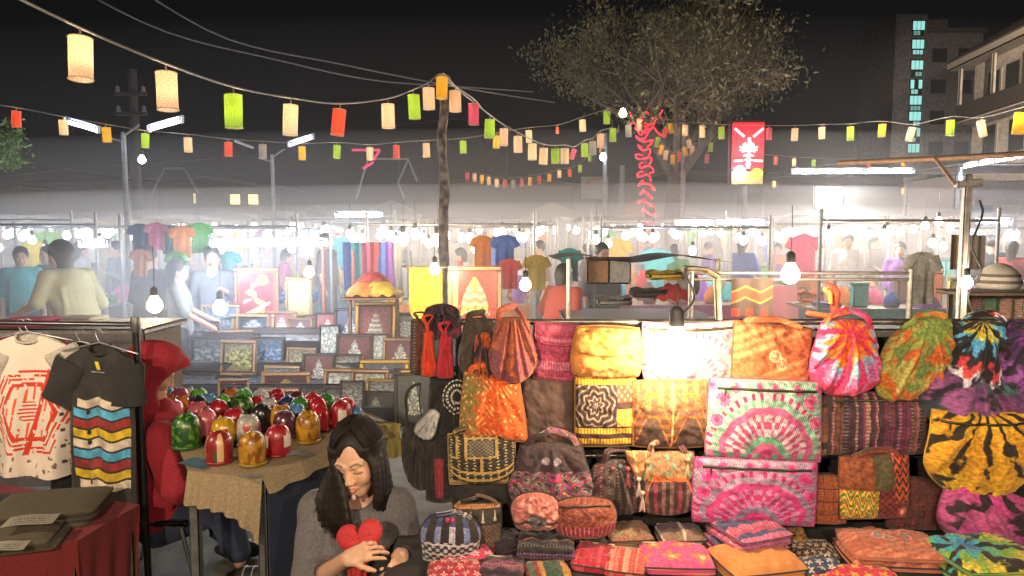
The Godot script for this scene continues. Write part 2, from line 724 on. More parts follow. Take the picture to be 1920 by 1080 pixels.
func bag(called: String, label: String, x0: float, x1: float, y0: float, y1: float, z: float, tex: Texture2D, o := {}) -> Node3D:
	var p0 := P(x0, y1, z)
	var p1 := P(x1, y0, z)
	var ctr := (p0 + p1) / 2.0
	var hw := (p1.x - p0.x) / 2.0
	var hh := (p1.y - p0.y) / 2.0
	var t := thing(called, label, o.get("cat", "bag"), Vector3(ctr.x, p0.y, -z), o.get("group", "bags on the bag stall"))
	var rot := Basis(Vector3(0, 0, 1), o.get("rot", 0.03 * sin(x0 * 1.3)))
	if o.has("lay"):
		rot = Basis(Vector3(1, 0, 0), -o.lay) * rot
	var mid := Vector3(0, hh, 0)
	var D: float = o.get("deep", 0.045) * 0.8
	var na: float = o.get("crumple", 0.0035)
	var sd := x0 * 0.013 + y0 * 0.007
	var gx: float = o.get("gx", 0.0)
	var gy: float = o.get("gy", 1.15)
	var fold: float = o.get("fold", 0.0)
	var fn: float = o.get("fn", 11.0)
	var side := o.get("side", 0.0)
	var front := func(u: float, v: float):
		var a: float = u * 2.0 - 1.0
		var b: float = 1.0 - v * 2.0
		var q := bag_point(a, b, hw, hh, o)
		var e := maxf(0.0, (1.0 - a * a) * (1.0 - b * b))
		var lift := D * pow(e, o.get("puff", 0.36))
		var edge := smoothstep(0.0, 0.12, e)
		lift += edge * na * (n2(q.x * 5.0 + sd, q.y * 7.0) + 0.5 * n2(q.x * 14.0, q.y * 14.0 + sd)) * 2.4
		if fold > 0.0:
			var th := atan2(q.x / hw - gx, gy - q.y / hh)
			lift += edge * fold * (sin(th * fn + 4.0 * n2(th * 0.8 + sd, 1.0)) + 0.5 * sin(th * fn * 2.3 + sd)) * clampf((gy - q.y / hh), 0.1, 1.0)
		if o.get("hfold", 0.0) > 0.0:
			lift += edge * o.hfold * sin(q.y / hh * 9.0 + a * a * 2.4 + n2(q.x * 5, q.y * 5) * 4.0)
		return mid + rot * (q + Vector3(0, 0, lift))
	var back := func(u: float, v: float):
		var a: float = u * 2.0 - 1.0
		var b: float = 1.0 - v * 2.0
		var e := maxf(0.0, (1.0 - a * a) * (1.0 - b * b))
		return mid + rot * (bag_point(a, b, hw, hh, o) - Vector3(0, 0, D * 0.3 * sqrt(e)))
	var mat: Material = T(tex, o.get("rough", 0.85), o.get("mopt", {}))
	var mb := MB.new()
	mb.sheet(40, 36, front)
	part("body", mb.done(), mat, t)
	mb = MB.new()
	mb.sheet(12, 12, back, true)
	var trim: Material = o.get("trim", M(0.03, 0.02, 0.02, 0.8))
	part("back_panel", mb.done(), trim, t)
	if o.get("piping", true):
		var ring := []
		for k in 49:
			var w := TAU * k / 48.0
			var a := clampf(cos(w) * 1.42, -1, 1)
			var b := clampf(sin(w) * 1.42, -1, 1)
			ring.append(mid + rot * bag_point(a, b, hw, hh, o))
		mb = MB.new()
		mb.tube(ring, o.get("pipe", 0.0035), 5)
		part("piping", mb.done(), trim, t)
	if o.get("zip", false):
		var pts := []
		for k in 15:
			pts.append(front.call(0.06 + 0.88 * k / 14.0, 0.11) + Vector3(0, 0, 0.002))
		mb = MB.new()
		mb.tube(pts, 0.005, 6, -1.0, 0.6)
		var zp := part("zipper", mb.done(), M(0.08, 0.07, 0.05, 0.4, {"metal": 0.6}), t)
		mb = MB.new()
		mb.box(pts[1] + Vector3(0, -0.014, 0.006), Vector3(0.006, 0.022, 0.003), 0.001)
		part("zip_pull", mb.done(), M(0.5, 0.4, 0.2, 0.3, {"metal": 1.0}), zp)
	if o.has("flap"):
		var ft: Material = T(o.flaptex) if o.has("flaptex") else mat
		mb = MB.new()
		mb.sheet(30, 14, func(u: float, v: float): return front.call(0.02 + 0.96 * u, 0.03 + v * o.flap * (1.0 - 0.25 * pow(absf(u * 2 - 1), 3.0))) + Vector3(0, 0, 0.007 + 0.008 * v))
		part("flap", mb.done(), ft, t)
	if o.has("strap"):
		var s0: Vector3 = mid + rot * bag_point(-0.72, 0.98, hw, hh, o)
		var s1: Vector3 = mid + rot * bag_point(0.72, 0.98, hw, hh, o)
		var top: float = o.strap
		var pts := []
		for k in 17:
			var w := k / 16.0
			pts.append(s0.lerp(s1, w) + Vector3(0.012 * sin(w * 9.0 + sd), top * pow(sin(w * PI), 0.55), 0.006 + 0.01 * sin(w * 7.0)))
		mb = MB.new()
		mb.tube(pts, o.get("strapw", 0.012), 8, -1.0, 0.35)
		part("strap", mb.done(), o.get("strapmat", mat if side == 0.0 else trim), t)
	if o.has("tassels"):
		for q in o.tassels:
			var at: Vector3 = front.call(q[0], q[1]) + Vector3(0, 0, 0.006)
			mb = MB.new()
			mb.ball(at, Vector3.ONE * 0.009, 10)
			var tm := M(q[2].r, q[2].g, q[2].b, 0.9)
			var bead := part("tassel", mb.done(), tm, t)
			mb = MB.new()
			for k in 9:
				var w := TAU * k / 9.0
				mb.tube([at + Vector3(0, -0.004, 0), at + Vector3(cos(w) * 0.004, -0.03, sin(w) * 0.004), at + Vector3(cos(w) * 0.009, -0.06 - 0.006 * sin(k * 2.0), sin(w) * 0.007)], 0.0022, 4)
			part("threads", mb.done(), tm, bead)
	return t


# folded cloth or a flat purse lying on the table, seen from above and in front
func flat_purse(called: String, label: String, x0: float, x1: float, y: float, h: float, deep: float, tall: float, tex: Texture2D, turn: float, o := {}) -> Node3D:
	var a := PH((x0 + x1) / 2.0, y, h)
	var w := (x1 - x0) / FOCAL * -a.z
	var t := thing(called, label, o.get("cat", "purse"), a, o.get("group", "purses on the bag table"), turn)
	var mb := MB.new()
	var sd := x0 * 0.01
	var n: int = o.get("layers", 1)
	for l in n:
		mb = MB.new()
		var y0 := tall * l / n
		var th := tall / n
		var ww := w * (1.0 - 0.03 * l)
		mb.sheet(26, 22, func(u: float, v: float):
			var p := bag_point(u * 2 - 1, 1 - v * 2, ww / 2, deep / 2, {"rt": 0.14, "rb": 0.14})
			var e := maxf(0.0, (1.0 - pow(u * 2 - 1, 2)) * (1.0 - pow(v * 2 - 1, 2)))
			return Vector3(p.x, y0 + th * (0.35 + 0.45 * pow(e, 0.3)) + 0.006 * n2(p.x * 9 + sd, p.y * 9 + l) * smoothstep(0, 0.2, e) * 2.0, -p.y + 0.01 * l))
		mb.sheet(26, 3, func(u: float, v: float):
			var g: float = u * TAU
			var p := bag_point(clampf(cos(g) * 1.42, -1, 1), clampf(sin(g) * 1.42, -1, 1), ww / 2, deep / 2, {"rt": 0.14, "rb": 0.14})
			return Vector3(p.x, y0 + th * 0.35 * (1.0 - v), -p.y + 0.01 * l), true)
		part("body" if l == 0 else "fold", mb.done(), T(o.tex2 if l % 2 == 1 and o.has("tex2") else tex, 0.85), t)
	var ring := []
	for k in 41:
		var g := TAU * k / 40.0
		var p := bag_point(clampf(cos(g) * 1.42, -1, 1), clampf(sin(g) * 1.42, -1, 1), w / 2, deep / 2, {"rt": 0.14, "rb": 0.14})
		ring.append(Vector3(p.x, tall / n * 0.36, -p.y))
	mb = MB.new()
	mb.tube(ring, 0.003, 5)
	part("piping", mb.done(), M(0.05, 0.03, 0.03, 0.8), t)
	if o.get("zip", true):
		mb = MB.new()
		var pts := []
		for k in 9:
			pts.append(Vector3(w * 0.44 * (k / 4.0 - 1.0), tall * 0.55, -deep * 0.47))
		mb.tube(pts, 0.004, 6)
		part("zipper", mb.done(), M(0.35, 0.3, 0.2, 0.4, {"metal": 0.7}), t)
	return t


# ---------- lamps ----------
# a bare bulb: glowing globe with a light of its size inside, socket, cord up to the wire
func bulb(label: String, at: Vector3, r: float, power: float, tone: Color, group := "", cord := 0.25, glow := 22.0) -> Node3D:
	var t := thing("light_bulb", label, "light bulb", at, group)
	fit_bulb(t, r, power, tone, cord, glow)
	return t


var bulb_mesh := {}


func fit_bulb(t: Node3D, r: float, power: float, tone: Color, cord: float, glow: float) -> void:
	var key := str([snappedf(r, 0.005), snappedf(cord, 0.05)])
	if not bulb_mesh.has(key):
		var g := MB.new()
		g.lathe([Vector2(0.0, -r * 1.05), Vector2(r * 0.55, -r * 0.85), Vector2(r * 0.92, -r * 0.4), Vector2(r, 0.0), Vector2(r * 0.88, r * 0.5), Vector2(r * 0.55, r * 1.0), Vector2(r * 0.42, r * 1.35), Vector2(0.0, r * 1.4)], 14)
		var s := MB.new()
		s.lathe([Vector2(r * 0.44, r * 1.3), Vector2(r * 0.5, r * 1.4), Vector2(r * 0.5, r * 2.3), Vector2(r * 0.2, r * 2.6), Vector2(0.0, r * 2.6)], 10)
		var c := MB.new()
		c.tube([Vector3(0, r * 2.55, 0), Vector3(0.004, r * 2.55 + cord * 0.5, 0), Vector3(0, r * 2.6 + cord, 0)], 0.0025, 5)
		bulb_mesh[key] = [g.done(), s.done(), c.done()]
	var ms: Array = bulb_mesh[key]
	part("glass_bulb", ms[0], E(tone.r, tone.g, tone.b, glow), t)
	part("socket", ms[1], M(0.05, 0.05, 0.05, 0.5), t)
	part("cord", ms[2], M(0.02, 0.02, 0.02, 0.6), t)
	lit(t, Vector3.ZERO, power, tone, r)


func lit(t: Node3D, at: Vector3, power: float, tone: Color, size: float) -> OmniLight3D:
	var l := OmniLight3D.new()
	l.name = "lamp_light"
	l.light_color = tone.linear_to_srgb()
	l.light_energy = power
	l.light_size = size
	l.omni_range = 60.0
	l.omni_attenuation = 2.0
	l.shadow_enabled = true
	t.add_child(l)
	l.position = at
	return l


# a fluorescent tube in its batten, from a to b
func tube_lamp(label: String, a: Vector3, b: Vector3, r: float, power: float, tone: Color, group := "", glow := 9.0) -> Node3D:
	var mid := (a + b) / 2.0
	var t := thing("tube_lamp", label, "tube lamp", mid, group)
	var d := (b - a).normalized()
	var n := 1 + int(a.distance_to(b) / 0.45)
	var mb := MB.new()
	mb.tube([a - mid, b - mid], r, 8)
	part("glass_tube", mb.done(), E(tone.r, tone.g, tone.b, glow), t)
	mb = MB.new()
	var up := Vector3(0, r * 2.2, -r * 0.5)
	mb.beam(a - mid + up - d * 0.03, b - mid + up + d * 0.03, r * 1.6, r * 2.2, r * 0.3)
	part("batten", mb.done(), M(0.6, 0.6, 0.6, 0.5), t)
	for e in [a, b]:
		mb = MB.new()
		mb.box(e - mid + Vector3(0, r * 0.6, 0), Vector3(r * 2.2, r * 4.2, r * 2.4), r * 0.4)
		part("end_cap", mb.done(), M(0.5, 0.5, 0.5, 0.5), t)
	if power > 0.0:
		for k in n:
			var p := a.lerp(b, (k + 0.5) / n) - mid + Vector3(0, -r * 1.8, r * 2.2)
			lit(t, p, power / n, tone, r)
	return t


# ---------- the bag stall on the right ----------
func bag_stall() -> void:
	var steel := M(0.32, 0.3, 0.27, 0.35, {"metal": 0.7})
	var black := M(0.018, 0.015, 0.014, 0.92, {"cloth": true})
	var z := 2.46
	# rack: rails, posts, black cloth behind
	var a := P(858, 604, z)
	var b := P(2080, 603, z)
	var t := thing("bag_rack", "steel pipe rack with a black cloth behind the rows of hanging bags", "rack", Vector3(a.x, 0, -z))
	var mb := MB.new()
	mb.tube([Vector3(-0.06, a.y, 0), Vector3(b.x - a.x, b.y, 0)], 0.011, 10)
	part("top_rail", mb.done(), steel, t)
	for k in 2:
		mb = MB.new()
		mb.tube([Vector3(-0.03, 1.2 - k * 0.25, -0.01), Vector3(b.x - a.x, 1.2 - k * 0.25, -0.01)], 0.007, 8)
		part("rail", mb.done(), steel, t)
	for x in [0.0, 0.92, b.x - a.x]:
		mb = MB.new()
		mb.tube([Vector3(x, 0.0, -0.03), Vector3(x, a.y + 0.015, -0.03)], 0.013, 10)
		part("post", mb.done(), steel, t)
	mb = MB.new()
	mb.slab(60, 24, func(u: float, v: float): return Vector3(0.0 + u * (b.x - a.x), a.y - 0.06 - v * 0.78, -0.05 + 0.012 * sin(u * 60.0 + 2.0 * sin(v * 5.0)) + 0.01 * n2(u * 3, v * 2)), 0.004)
	part("backcloth", mb.done(), black, t)
	# table
	var tb := thing("bag_table", "low table under a black cloth in front of the bag rack", "table", Vector3(0.75, 0, -2.22))
	mb = MB.new()
	mb.box(Vector3(0, 0.645, 0), Vector3(2.3, 0.03, 0.62), 0.006)
	part("table_top", mb.done(), M(0.2, 0.13, 0.08, 0.7), tb)
	mb = MB.new()
	mb.sheet(60, 20, func(u: float, v: float):
		var x: float = -1.16 + u * 2.32
		var s: float = v * 0.9
		if s < 0.62:
			return Vector3(x, 0.665 + 0.003 * sin(x * 31.0), -0.31 + s)
		return Vector3(x, 0.665 - (s - 0.62) * 2.0, 0.315 + 0.02 * sin(x * 24.0) * (s - 0.62) * 4.0))
	part("tablecloth", mb.done(), black, tb)
	for x in [-1.1, 1.1]:
		for q in [-0.27, 0.27]:
			mb = MB.new()
			mb.box(Vector3(x, 0.315, q), Vector3(0.04, 0.63, 0.04), 0.005)
			part("leg", mb.done(), steel, tb)

	var D1 := 2.42
	# --- left end of the rack: narrow pouches and a black bundle
	var m_or := plain(hx("d8431c"), hx("c23312"), 2.0, 1.0)
	var m_rd := plain(hx("c01c34"), hx("a01028"), 2.0, 2.0)
	bag("hanging_pouch", "narrow bright orange cloth pouch at the left end of the rack", 790, 818, 622, 705, 2.40, m_or, {"deep": 0.025, "tw": 0.55, "strap": 0.06, "strapw": 0.006, "trim": M(0.2, 0.05, 0.02), "fold": 0.006})
	bag("hanging_pouch", "narrow crimson cloth pouch next to the orange one", 820, 850, 630, 708, 2.38, m_rd, {"deep": 0.025, "tw": 0.7, "strap": 0.05, "strapw": 0.006, "trim": M(0.15, 0.02, 0.03), "fold": 0.006})
	bag("hanging_pouch", "long brown and blue pouch behind the orange pouch", 772, 800, 600, 700, 2.46, stripes(pals("3a2a22 4a3428 1e2c4a 5a3020"), 9, true, 5), {"deep": 0.03, "strap": 0.03, "strapw": 0.006})
	bag("bundled_bag", "dark purple bundle of gathered cloth above the pouches", 795, 862, 572, 636, 2.44, tie_dye(pals("2a1420 3a1828 7a2038 241018"), hx("140c12"), 0.5, 0.2, 5.0, 0.4, 3.0), {"deep": 0.05, "rt": 0.8, "rb": 0.7, "fold": 0.02, "crumple": 0.02, "piping": false})
	# --- top row
	bag("hobo_bag", "grey brown slouchy shoulder bag behind the rust one, top row", 858, 938, 600, 708, 2.44, plain(hx("3c3029"), hx("54463c"), 1.5, 4.0), {"deep": 0.06, "rt": 0.5, "rb": 0.9, "tw": 0.7, "fold": 0.012, "strap": 0.03})
	bag("hobo_bag", "big rust and mauve gathered shoulder bag in the top row", 916, 1006, 598, 712, 2.37, tie_dye(pals("a8502e a05048 8a4550 b0603a"), hx("c0683e"), 0.45, -0.1, 9.0, 0.4, 8.0, 1.3), {"deep": 0.08, "rt": 0.35, "rb": 1.0, "tw": 0.72, "fold": 0.016, "fn": 16.0, "gy": 1.6, "strap": 0.05, "trim": M(0.2, 0.07, 0.04)})
	bag("hobo_bag", "dark bag with an orange lining slit between the grey and rust bags", 890, 930, 625, 716, 2.40, tie_dye(pals("3a2030 c0501c 4a2c3c 38242c"), hx("2a1a20"), 0.3, 0.3, 3.0, 0.4, 1.4), {"deep": 0.05, "rt": 0.5, "rb": 0.8, "fold": 0.012})
	bag("shoulder_bag", "flat rose pink cloth bag in the top row", 1000, 1088, 606, 712, D1, stripes(pals("a83a5a b04462 a33a58 b85070"), 7, false, 9), {"deep": 0.03, "rt": 0.05, "rb": 0.1, "flap": 0.34, "skew": -0.05, "trim": M(0.3, 0.06, 0.1)})
	bag("satchel", "golden orange satchel with a flap and rounded corners", 1072, 1204, 612, 706, 2.38, plain(hx("c8843c"), hx("d89448"), 1.6, 6.0), {"deep": 0.055, "rt": 0.3, "rb": 0.45, "tw": 0.93, "hfold": 0.006, "flap": 0.5, "trim": M(0.45, 0.2, 0.05), "zip": true})
	bag("clutch_bag", "cream bag with fine floral embroidery behind the bright lamp", 1204, 1382, 604, 716, D1, rosettes(hx("c8b8a0"), hx("c07a8a"), hx("b04a66"), hx("8aa890"), hx("d8cdb8"), 4.0), {"deep": 0.035, "rt": 0.05, "rb": 0.3, "sag": 0.1, "zip": true, "trim": M(0.25, 0.12, 0.2)})
	bag("shoulder_bag", "coral orange bag with diagonal pleats and two cloth discs", 1372, 1522, 608, 734, 2.40, pleats(hx("b85a34"), hx("d08050"), hx("a89878"), 0.5, 0.45, 2), {"deep": 0.045, "rt": 0.05, "rb": 0.12, "skew": -0.1, "hfold": 0.004, "trim": M(0.2, 0.06, 0.03), "strap": 0.02})
	bag("hobo_bag", "pink, orange and pale blue tie dyed round shoulder bag", 1516, 1652, 603, 736, 2.38, tie_dye(pals("d02864 e85a20 f0902c 9ab8d8 d06aa0 d8305c c02850"), hx("d82a66"), 0.5, 0.18, 12.0, 0.34, 2.0, 0.92), {"deep": 0.07, "rt": 0.5, "rb": 0.85, "tw": 0.8, "fold": 0.012, "fn": 15.0, "strap": 0.05, "trim": M(0.4, 0.05, 0.1)})
	bag("hobo_bag", "olive, green and orange tie dyed leaf shaped bag", 1648, 1782, 604, 746, 2.39, tie_dye(pals("7a8a3c 8a9848 c05a20 a8a050 c86420 9a8a38"), hx("66803c"), 0.65, 0.05, 8.0, 0.3, 6.0, 1.1), {"deep": 0.06, "rt": 0.75, "rb": 0.9, "lean": 0.16, "skew": 0.2, "fold": 0.01, "gx": 0.3, "trim": M(0.12, 0.12, 0.04), "strap": 0.03})
	bag("hobo_bag", "black tie dyed bag with blue and yellow rays and white patches", 1776, 1905, 602, 732, 2.38, tie_dye(pals("3a1830 c8b838 4a9ac8 18141c c83a40 d8d0dc 30203c"), hx("100c12"), 0.45, 0.0, 9.0, 0.42, 11.0, 1.0), {"deep": 0.06, "rt": 0.1, "rb": 0.5, "fold": 0.01, "strap": 0.03})
	bag("hobo_bag", "violet tie dyed bag at the right end of the top row", 1868, 1990, 615, 735, 2.36, tie_dye(pals("6a2a7a 3a1c4a 8a4a9a 24142c"), hx("1a1020"), 0.4, 0.1, 7.0, 0.3, 5.0), {"deep": 0.06, "rt": 0.4, "rb": 0.9, "fold": 0.012, "strap": 0.03})
	# --- middle row
	bag("black_bag", "black bag with a round white sequin medallion at the left of the middle row", 806, 884, 706, 840, 2.43, paint(128, 160, func(u: float, v: float):
		var p := Vector2(u - 0.66, (v - 0.26) * 1.5)
		var r := p.length()
		var c := Color(0.05, 0.045, 0.045) * (0.8 + 0.5 * n2(u * 6, v * 6))
		if r < 0.34 and sin(r * 60.0) > 0.0 and sin(p.angle() * 22.0) > -0.55 and r > 0.08:
			c = Color(0.72, 0.7, 0.66)
		return c), {"deep": 0.04, "rt": 0.2, "rb": 0.6, "fold": 0.01, "strap": 0.03})
	bag("tote_bag", "bright orange tote with pale sprigs and an olive side", 862, 986, 704, 822, 2.38, paint(160, 160, func(u: float, v: float):
		var side := smoothstep(0.2, 0.5, u + 0.18 * v + 0.2 * n2(u * 2, v * 2))
		var c: Color = hx("7a6a34").lerp(hx("d0561c"), side)
		if sin(u * 37.0 + 2.0 * sin(v * 17.0)) * sin(v * 33.0 + 2.0 * sin(u * 21.0)) > 0.72:
			c = hx("e0a060")
		if v > 0.93:
			c = hx("c8691c")
		return c * (0.92 + 0.25 * n2(u * 8, v * 8))), {"deep": 0.04, "tw": 0.84, "bw": 1.02, "rt": 0.15, "rb": 0.08, "skew": -0.16, "fold": 0.006, "strap": 0.04, "trim": M(0.35, 0.1, 0.02)})
	bag("tote_bag", "plain dark mauve brown tote beside the orange tote", 976, 1084, 708, 832, 2.43, plain(hx("48342e"), hx("5a423c"), 1.0, 8.0), {"deep": 0.03, "rt": 0.04, "rb": 0.06, "trim": M(0.03, 0.02, 0.02)})
	bag("shoulder_bag", "dark bag with a pale medallion and yellow bands", 1078, 1192, 706, 836, 2.39, medallion(hx("3a2424"), hx("b09a84"), hx("d09a2c"), hx("c04028")), {"deep": 0.035, "rt": 0.04, "rb": 0.08, "strap": 0.02, "trim": M(0.3, 0.18, 0.03)})
	bag("backpack", "brown cloth backpack with zigzag orange braid", 1184, 1328, 714, 838, 2.38, zigzag(hx("a86a42"), hx("3a2a24"), hx("d8782c")), {"deep": 0.05, "rt": 0.08, "rb": 0.2, "trim": M(0.4, 0.16, 0.04), "tassels": [[0.26, 0.92, Color(0.5, 0.3, 0.2)]]})
	bag("clutch_bag", "large mint and pink embroidered clutch in the middle row", 1322, 1544, 712, 862, 2.36, rosettes(hx("9ab8a8"), hx("c85a88"), hx("b02c5c"), hx("6aa888"), hx("c8b4bc"), 0.0), {"deep": 0.05, "rt": 0.04, "rb": 0.06, "skew": -0.05, "tw": 0.96, "zip": true, "trim": M(0.35, 0.1, 0.18)})
	bag("shoulder_bag", "bag with narrow brown, plum and pink stripes running down", 1544, 1740, 736, 852, 2.40, stripes(pals("5a3432 6a2a44 7a4a42 8a5a50 3a2430 a05a5a 4a3a38 7a2a4c"), 34, true, 21), {"deep": 0.045, "rt": 0.05, "rb": 0.12, "zip": true, "strap": 0.03, "trim": M(0.08, 0.04, 0.04)})
	bag("side_panel_bag", "folded end of an orange and brown striped bag beside the mint clutch", 1524, 1552, 740, 855, 2.41, stripes(pals("8a4a34 3a2624 a86a48 5a2a30"), 14, false, 3), {"deep": 0.04, "rt": 0.04, "rb": 0.06})
	bag("hobo_bag", "teal and purple tie dyed half moon bag", 1730, 1925, 700, 806, 2.38, tie_dye(pals("2a4a4c 38585a 6a3a6a 8a4a80 2a3440"), hx("20202a"), 0.72, -0.1, 8.0, 0.32, 4.0, 1.0), {"deep": 0.06, "rt": 0.3, "rb": 0.9, "skew": -0.1, "fold": 0.014, "trim": M(0.03, 0.06, 0.06)})
	bag("half_moon_bag", "yellow and black tie dyed half moon bag", 1738, 1940, 772, 924, 2.34, tie_dye(pals("d0a01c e0a81c d8961c c8901a d8a824"), hx("14100c"), 0.5, -0.12, 17.0, 0.36, 9.0, 1.1), {"deep": 0.06, "rt": 0.1, "rb": 1.0, "sag": 0.1, "fold": 0.01, "gy": 1.3, "zip": true, "trim": M(0.5, 0.3, 0.02)})
	# --- lower row
	bag("shoulder_bag", "black bag with gold braid boxes and small blossoms", 842, 966, 812, 906, 2.38, braid(hx("2a241c"), hx("c09a50"), hx("98907c"), 1.0), {"deep": 0.04, "rt": 0.04, "rb": 0.06, "flap": 0.9, "strap": 0.03, "trim": M(0.4, 0.27, 0.1)})
	bag("shoulder_bag", "plain black bag below the gold braid bag", 850, 960, 895, 955, 2.42, plain(hx("1c1817"), hx("2a2422"), 2.0, 3.0), {"deep": 0.04, "rt": 0.04, "rb": 0.3})
	bag("black_bag", "black cloth bag with a red strip hanging at the end of the rack", 800, 850, 820, 940, 2.42, paint(64, 96, func(u: float, v: float): return (hx("8a2834") if absf(u - 0.5) < 0.16 and v > 0.3 and v < 0.92 else hx("1a1515")) * (0.9 + 0.3 * n2(u * 5, v * 5))), {"deep": 0.035, "rt": 0.2, "rb": 0.3, "strap": 0.05, "fold": 0.006})
	bag("black_bag", "slouching black pouch lowest at the left end of the rack", 758, 812, 800, 912, 2.45, plain(hx("191514"), hx("2e2622"), 2.0, 5.0), {"deep": 0.05, "rt": 0.7, "rb": 0.9, "lean": -0.2, "fold": 0.012, "strap": 0.16, "strapw": 0.006})
	bag("drawstring_pouch", "pale grey pouch with a gathered neck among the black bags", 784, 822, 768, 822, 2.37, plain(hx("8a8a8c"), hx("a8a8aa"), 2.0, 2.0), {"deep": 0.035, "rt": 0.6, "rb": 0.7, "tw": 0.6, "rot": -0.5, "fold": 0.006, "trim": M(0.1, 0.1, 0.1)})
	bag("hobo_bag", "dark shoulder bag densely embroidered in pink, green and violet", 952, 1114, 832, 944, 2.37, paint(192, 144, func(u: float, v: float):
		var c: Color = hx("3a2a2e")
		if v > 0.42:
			var k := int((sin(u * 31.0 + 3.0 * sin(v * 13.0)) + sin(v * 41.0 + 2.0 * sin(u * 23.0)) + 2.0) * 2.2)
			c = [hx("3a2a34"), hx("8a2a48"), hx("4a7a5a"), hx("5a4a7a"), hx("c03a5c"), hx("38304a"), hx("b87a4a"), hx("6a8a78"), hx("44304a")][clampi(k, 0, 8)]
		elif Vector2(absf(u - 0.5) - 0.08, (v - 0.25)).length() < 0.06:
			c = hx("8a7a86")
		return c * (0.9 + 0.35 * n2(u * 8, v * 8))), {"deep": 0.055, "rt": 0.3, "rb": 0.6, "tw": 0.75, "fold": 0.01, "strap": 0.05})
	var tas := Color(0.55, 0.42, 0.36)
	bag("hobo_bag", "dark wine striped pouch bag with a row of cloth buttons", 1108, 1206, 866, 962, 2.39, stripes(pals("3a2a2a 5a2a34 4a3a34 30201f 6a3a40"), 22, true, 31), {"deep": 0.05, "rt": 0.7, "rb": 0.5, "fold": 0.01, "strap": 0.05, "tassels": [[0.4, 0.1, Color(0.3, 0.1, 0.12)], [0.55, 0.08, Color(0.12, 0.16, 0.2)], [0.7, 0.1, Color(0.4, 0.08, 0.1)]]})
	bag("backpack", "small striped backpack with an orange braid arch and white tassels", 1200, 1304, 846, 962, 2.37, paint(160, 144, func(u: float, v: float):
		var x := absf(u - 0.5)
		var c: Color = hx("8a6a4c") if v < 0.42 else (hx("3a2c2a") if sin(u * 44.0) > -0.1 else (hx("7a5a50") if sin(u * 17.0) > 0 else hx("8a3044")))
		var arch := 0.4 + 0.9 * pow(maxf(0.0, x - 0.3), 1.3) * 6.0
		if absf(v - arch) < 0.04:
			c = hx("c8622c")
		elif v < 0.4 and sin(u * 30.0) * sin(v * 24.0) > 0.45:
			c = hx("6a8a70") if sin(u * 15.0) > 0 else hx("b86a3c")
		return c * (0.92 + 0.3 * n2(u * 8, v * 8))), {"deep": 0.05, "rt": 0.15, "rb": 0.5, "strap": 0.045, "tassels": [[0.03, 0.62, tas], [0.97, 0.62, tas], [0.1, 0.12, Color(0.5, 0.3, 0.12)], [0.84, 0.1, Color(0.45, 0.4, 0.25)]]})
	bag("folded_wrap", "pale orange fan of folded cloth above the striped pouch", 1172, 1222, 845, 898, 2.36, stripes(pals("b87848 c89058 a86038 d0a070"), 11, true, 8), {"deep": 0.02, "tw": 1.0, "bw": 0.3, "rt": 0.05, "rb": 0.2, "piping": false, "tassels": [[0.5, 0.95, Color(0.6, 0.5, 0.45)]]})
	bag("clutch_bag", "magenta embroidered clutch with round pink rosettes", 1298, 1532, 862, 982, 2.34, rosettes(hx("a886a0"), hx("cc3c80"), hx("c01c5c"), hx("8a7a98"), hx("c87aa8"), 2.0), {"deep": 0.05, "rt": 0.05, "rb": 0.06, "skew": -0.06, "zip": true, "trim": M(0.35, 0.05, 0.16)})
	bag("clutch_bag", "rust coloured clutch end half behind the patchwork bag", 1520, 1590, 888, 982, 2.38, patches(pals("8a4426 9a4e2c 7a3a24 a85a34"), 4, 4, 2), {"deep": 0.04, "rt": 0.05, "rb": 0.1})
	bag("shoulder_bag", "rust patchwork bag with a green and yellow square", 1572, 1704, 854, 972, 2.35, paint(176, 160, func(u: float, v: float):
		var c: Color = hx("7a3a20")
		if v > 0.5 and u < 0.5:
			c = [hx("c8962c"), hx("5a7a34"), hx("b05a24"), hx("d0a83c"), hx("4a6a30")][int(fposmod(sin(u * 40.0) * 2.0 + v * 22.0, 5.0))]
		elif u > 0.72 and v < 0.72:
			c = hx("b8481c") if sin(v * 44.0 + 2.0 * sin(u * 60.0)) > -0.2 else hx("3a2018")
		elif u > 0.45:
			c = hx("4a4028") if v < 0.5 else (hx("7a2424") if sin(v * 60.0) * sin(u * 60.0) > 0.0 else hx("4a2020"))
		else:
			c = hx("8a4824").lerp(hx("6a3018"), 0.5 + n2(u * 4, v * 4))
		var r := Vector2(u - 0.88, v - 0.86).length()
		if r < 0.075:
			c = hx("c8483c") if r > 0.035 else hx("d8c0a0")
		return c * (0.92 + 0.3 * n2(u * 8, v * 8))), {"deep": 0.05, "rt": 0.08, "rb": 0.06, "tw": 1.02, "strap": 0.02, "trim": M(0.12, 0.04, 0.02)})
	bag("clutch_bag", "dark wine clutch with fine red embroidery right of the patchwork bag", 1660, 1768, 895, 992, 2.39, patches(pals("4a2420 5a2a24 6a2a28 3a1c1a"), 8, 7, 4), {"deep": 0.04, "rt": 0.06, "rb": 0.08, "skew": -0.06})
	bag("leaf_bag", "magenta and black tie dyed leaf shaped bag below the yellow one", 1762, 1945, 918, 1034, 2.34, tie_dye(pals("8a3a68 c03a88 b04a80 a03a78 c85a9a"), hx("1c1218"), 0.5, -0.2, 7.0, 0.34, 7.0, 1.3), {"deep": 0.055, "rt": 0.6, "rb": 0.95, "skew": -0.3, "fold": 0.012, "gx": -0.4, "trim": M(0.2, 0.05, 0.12)})
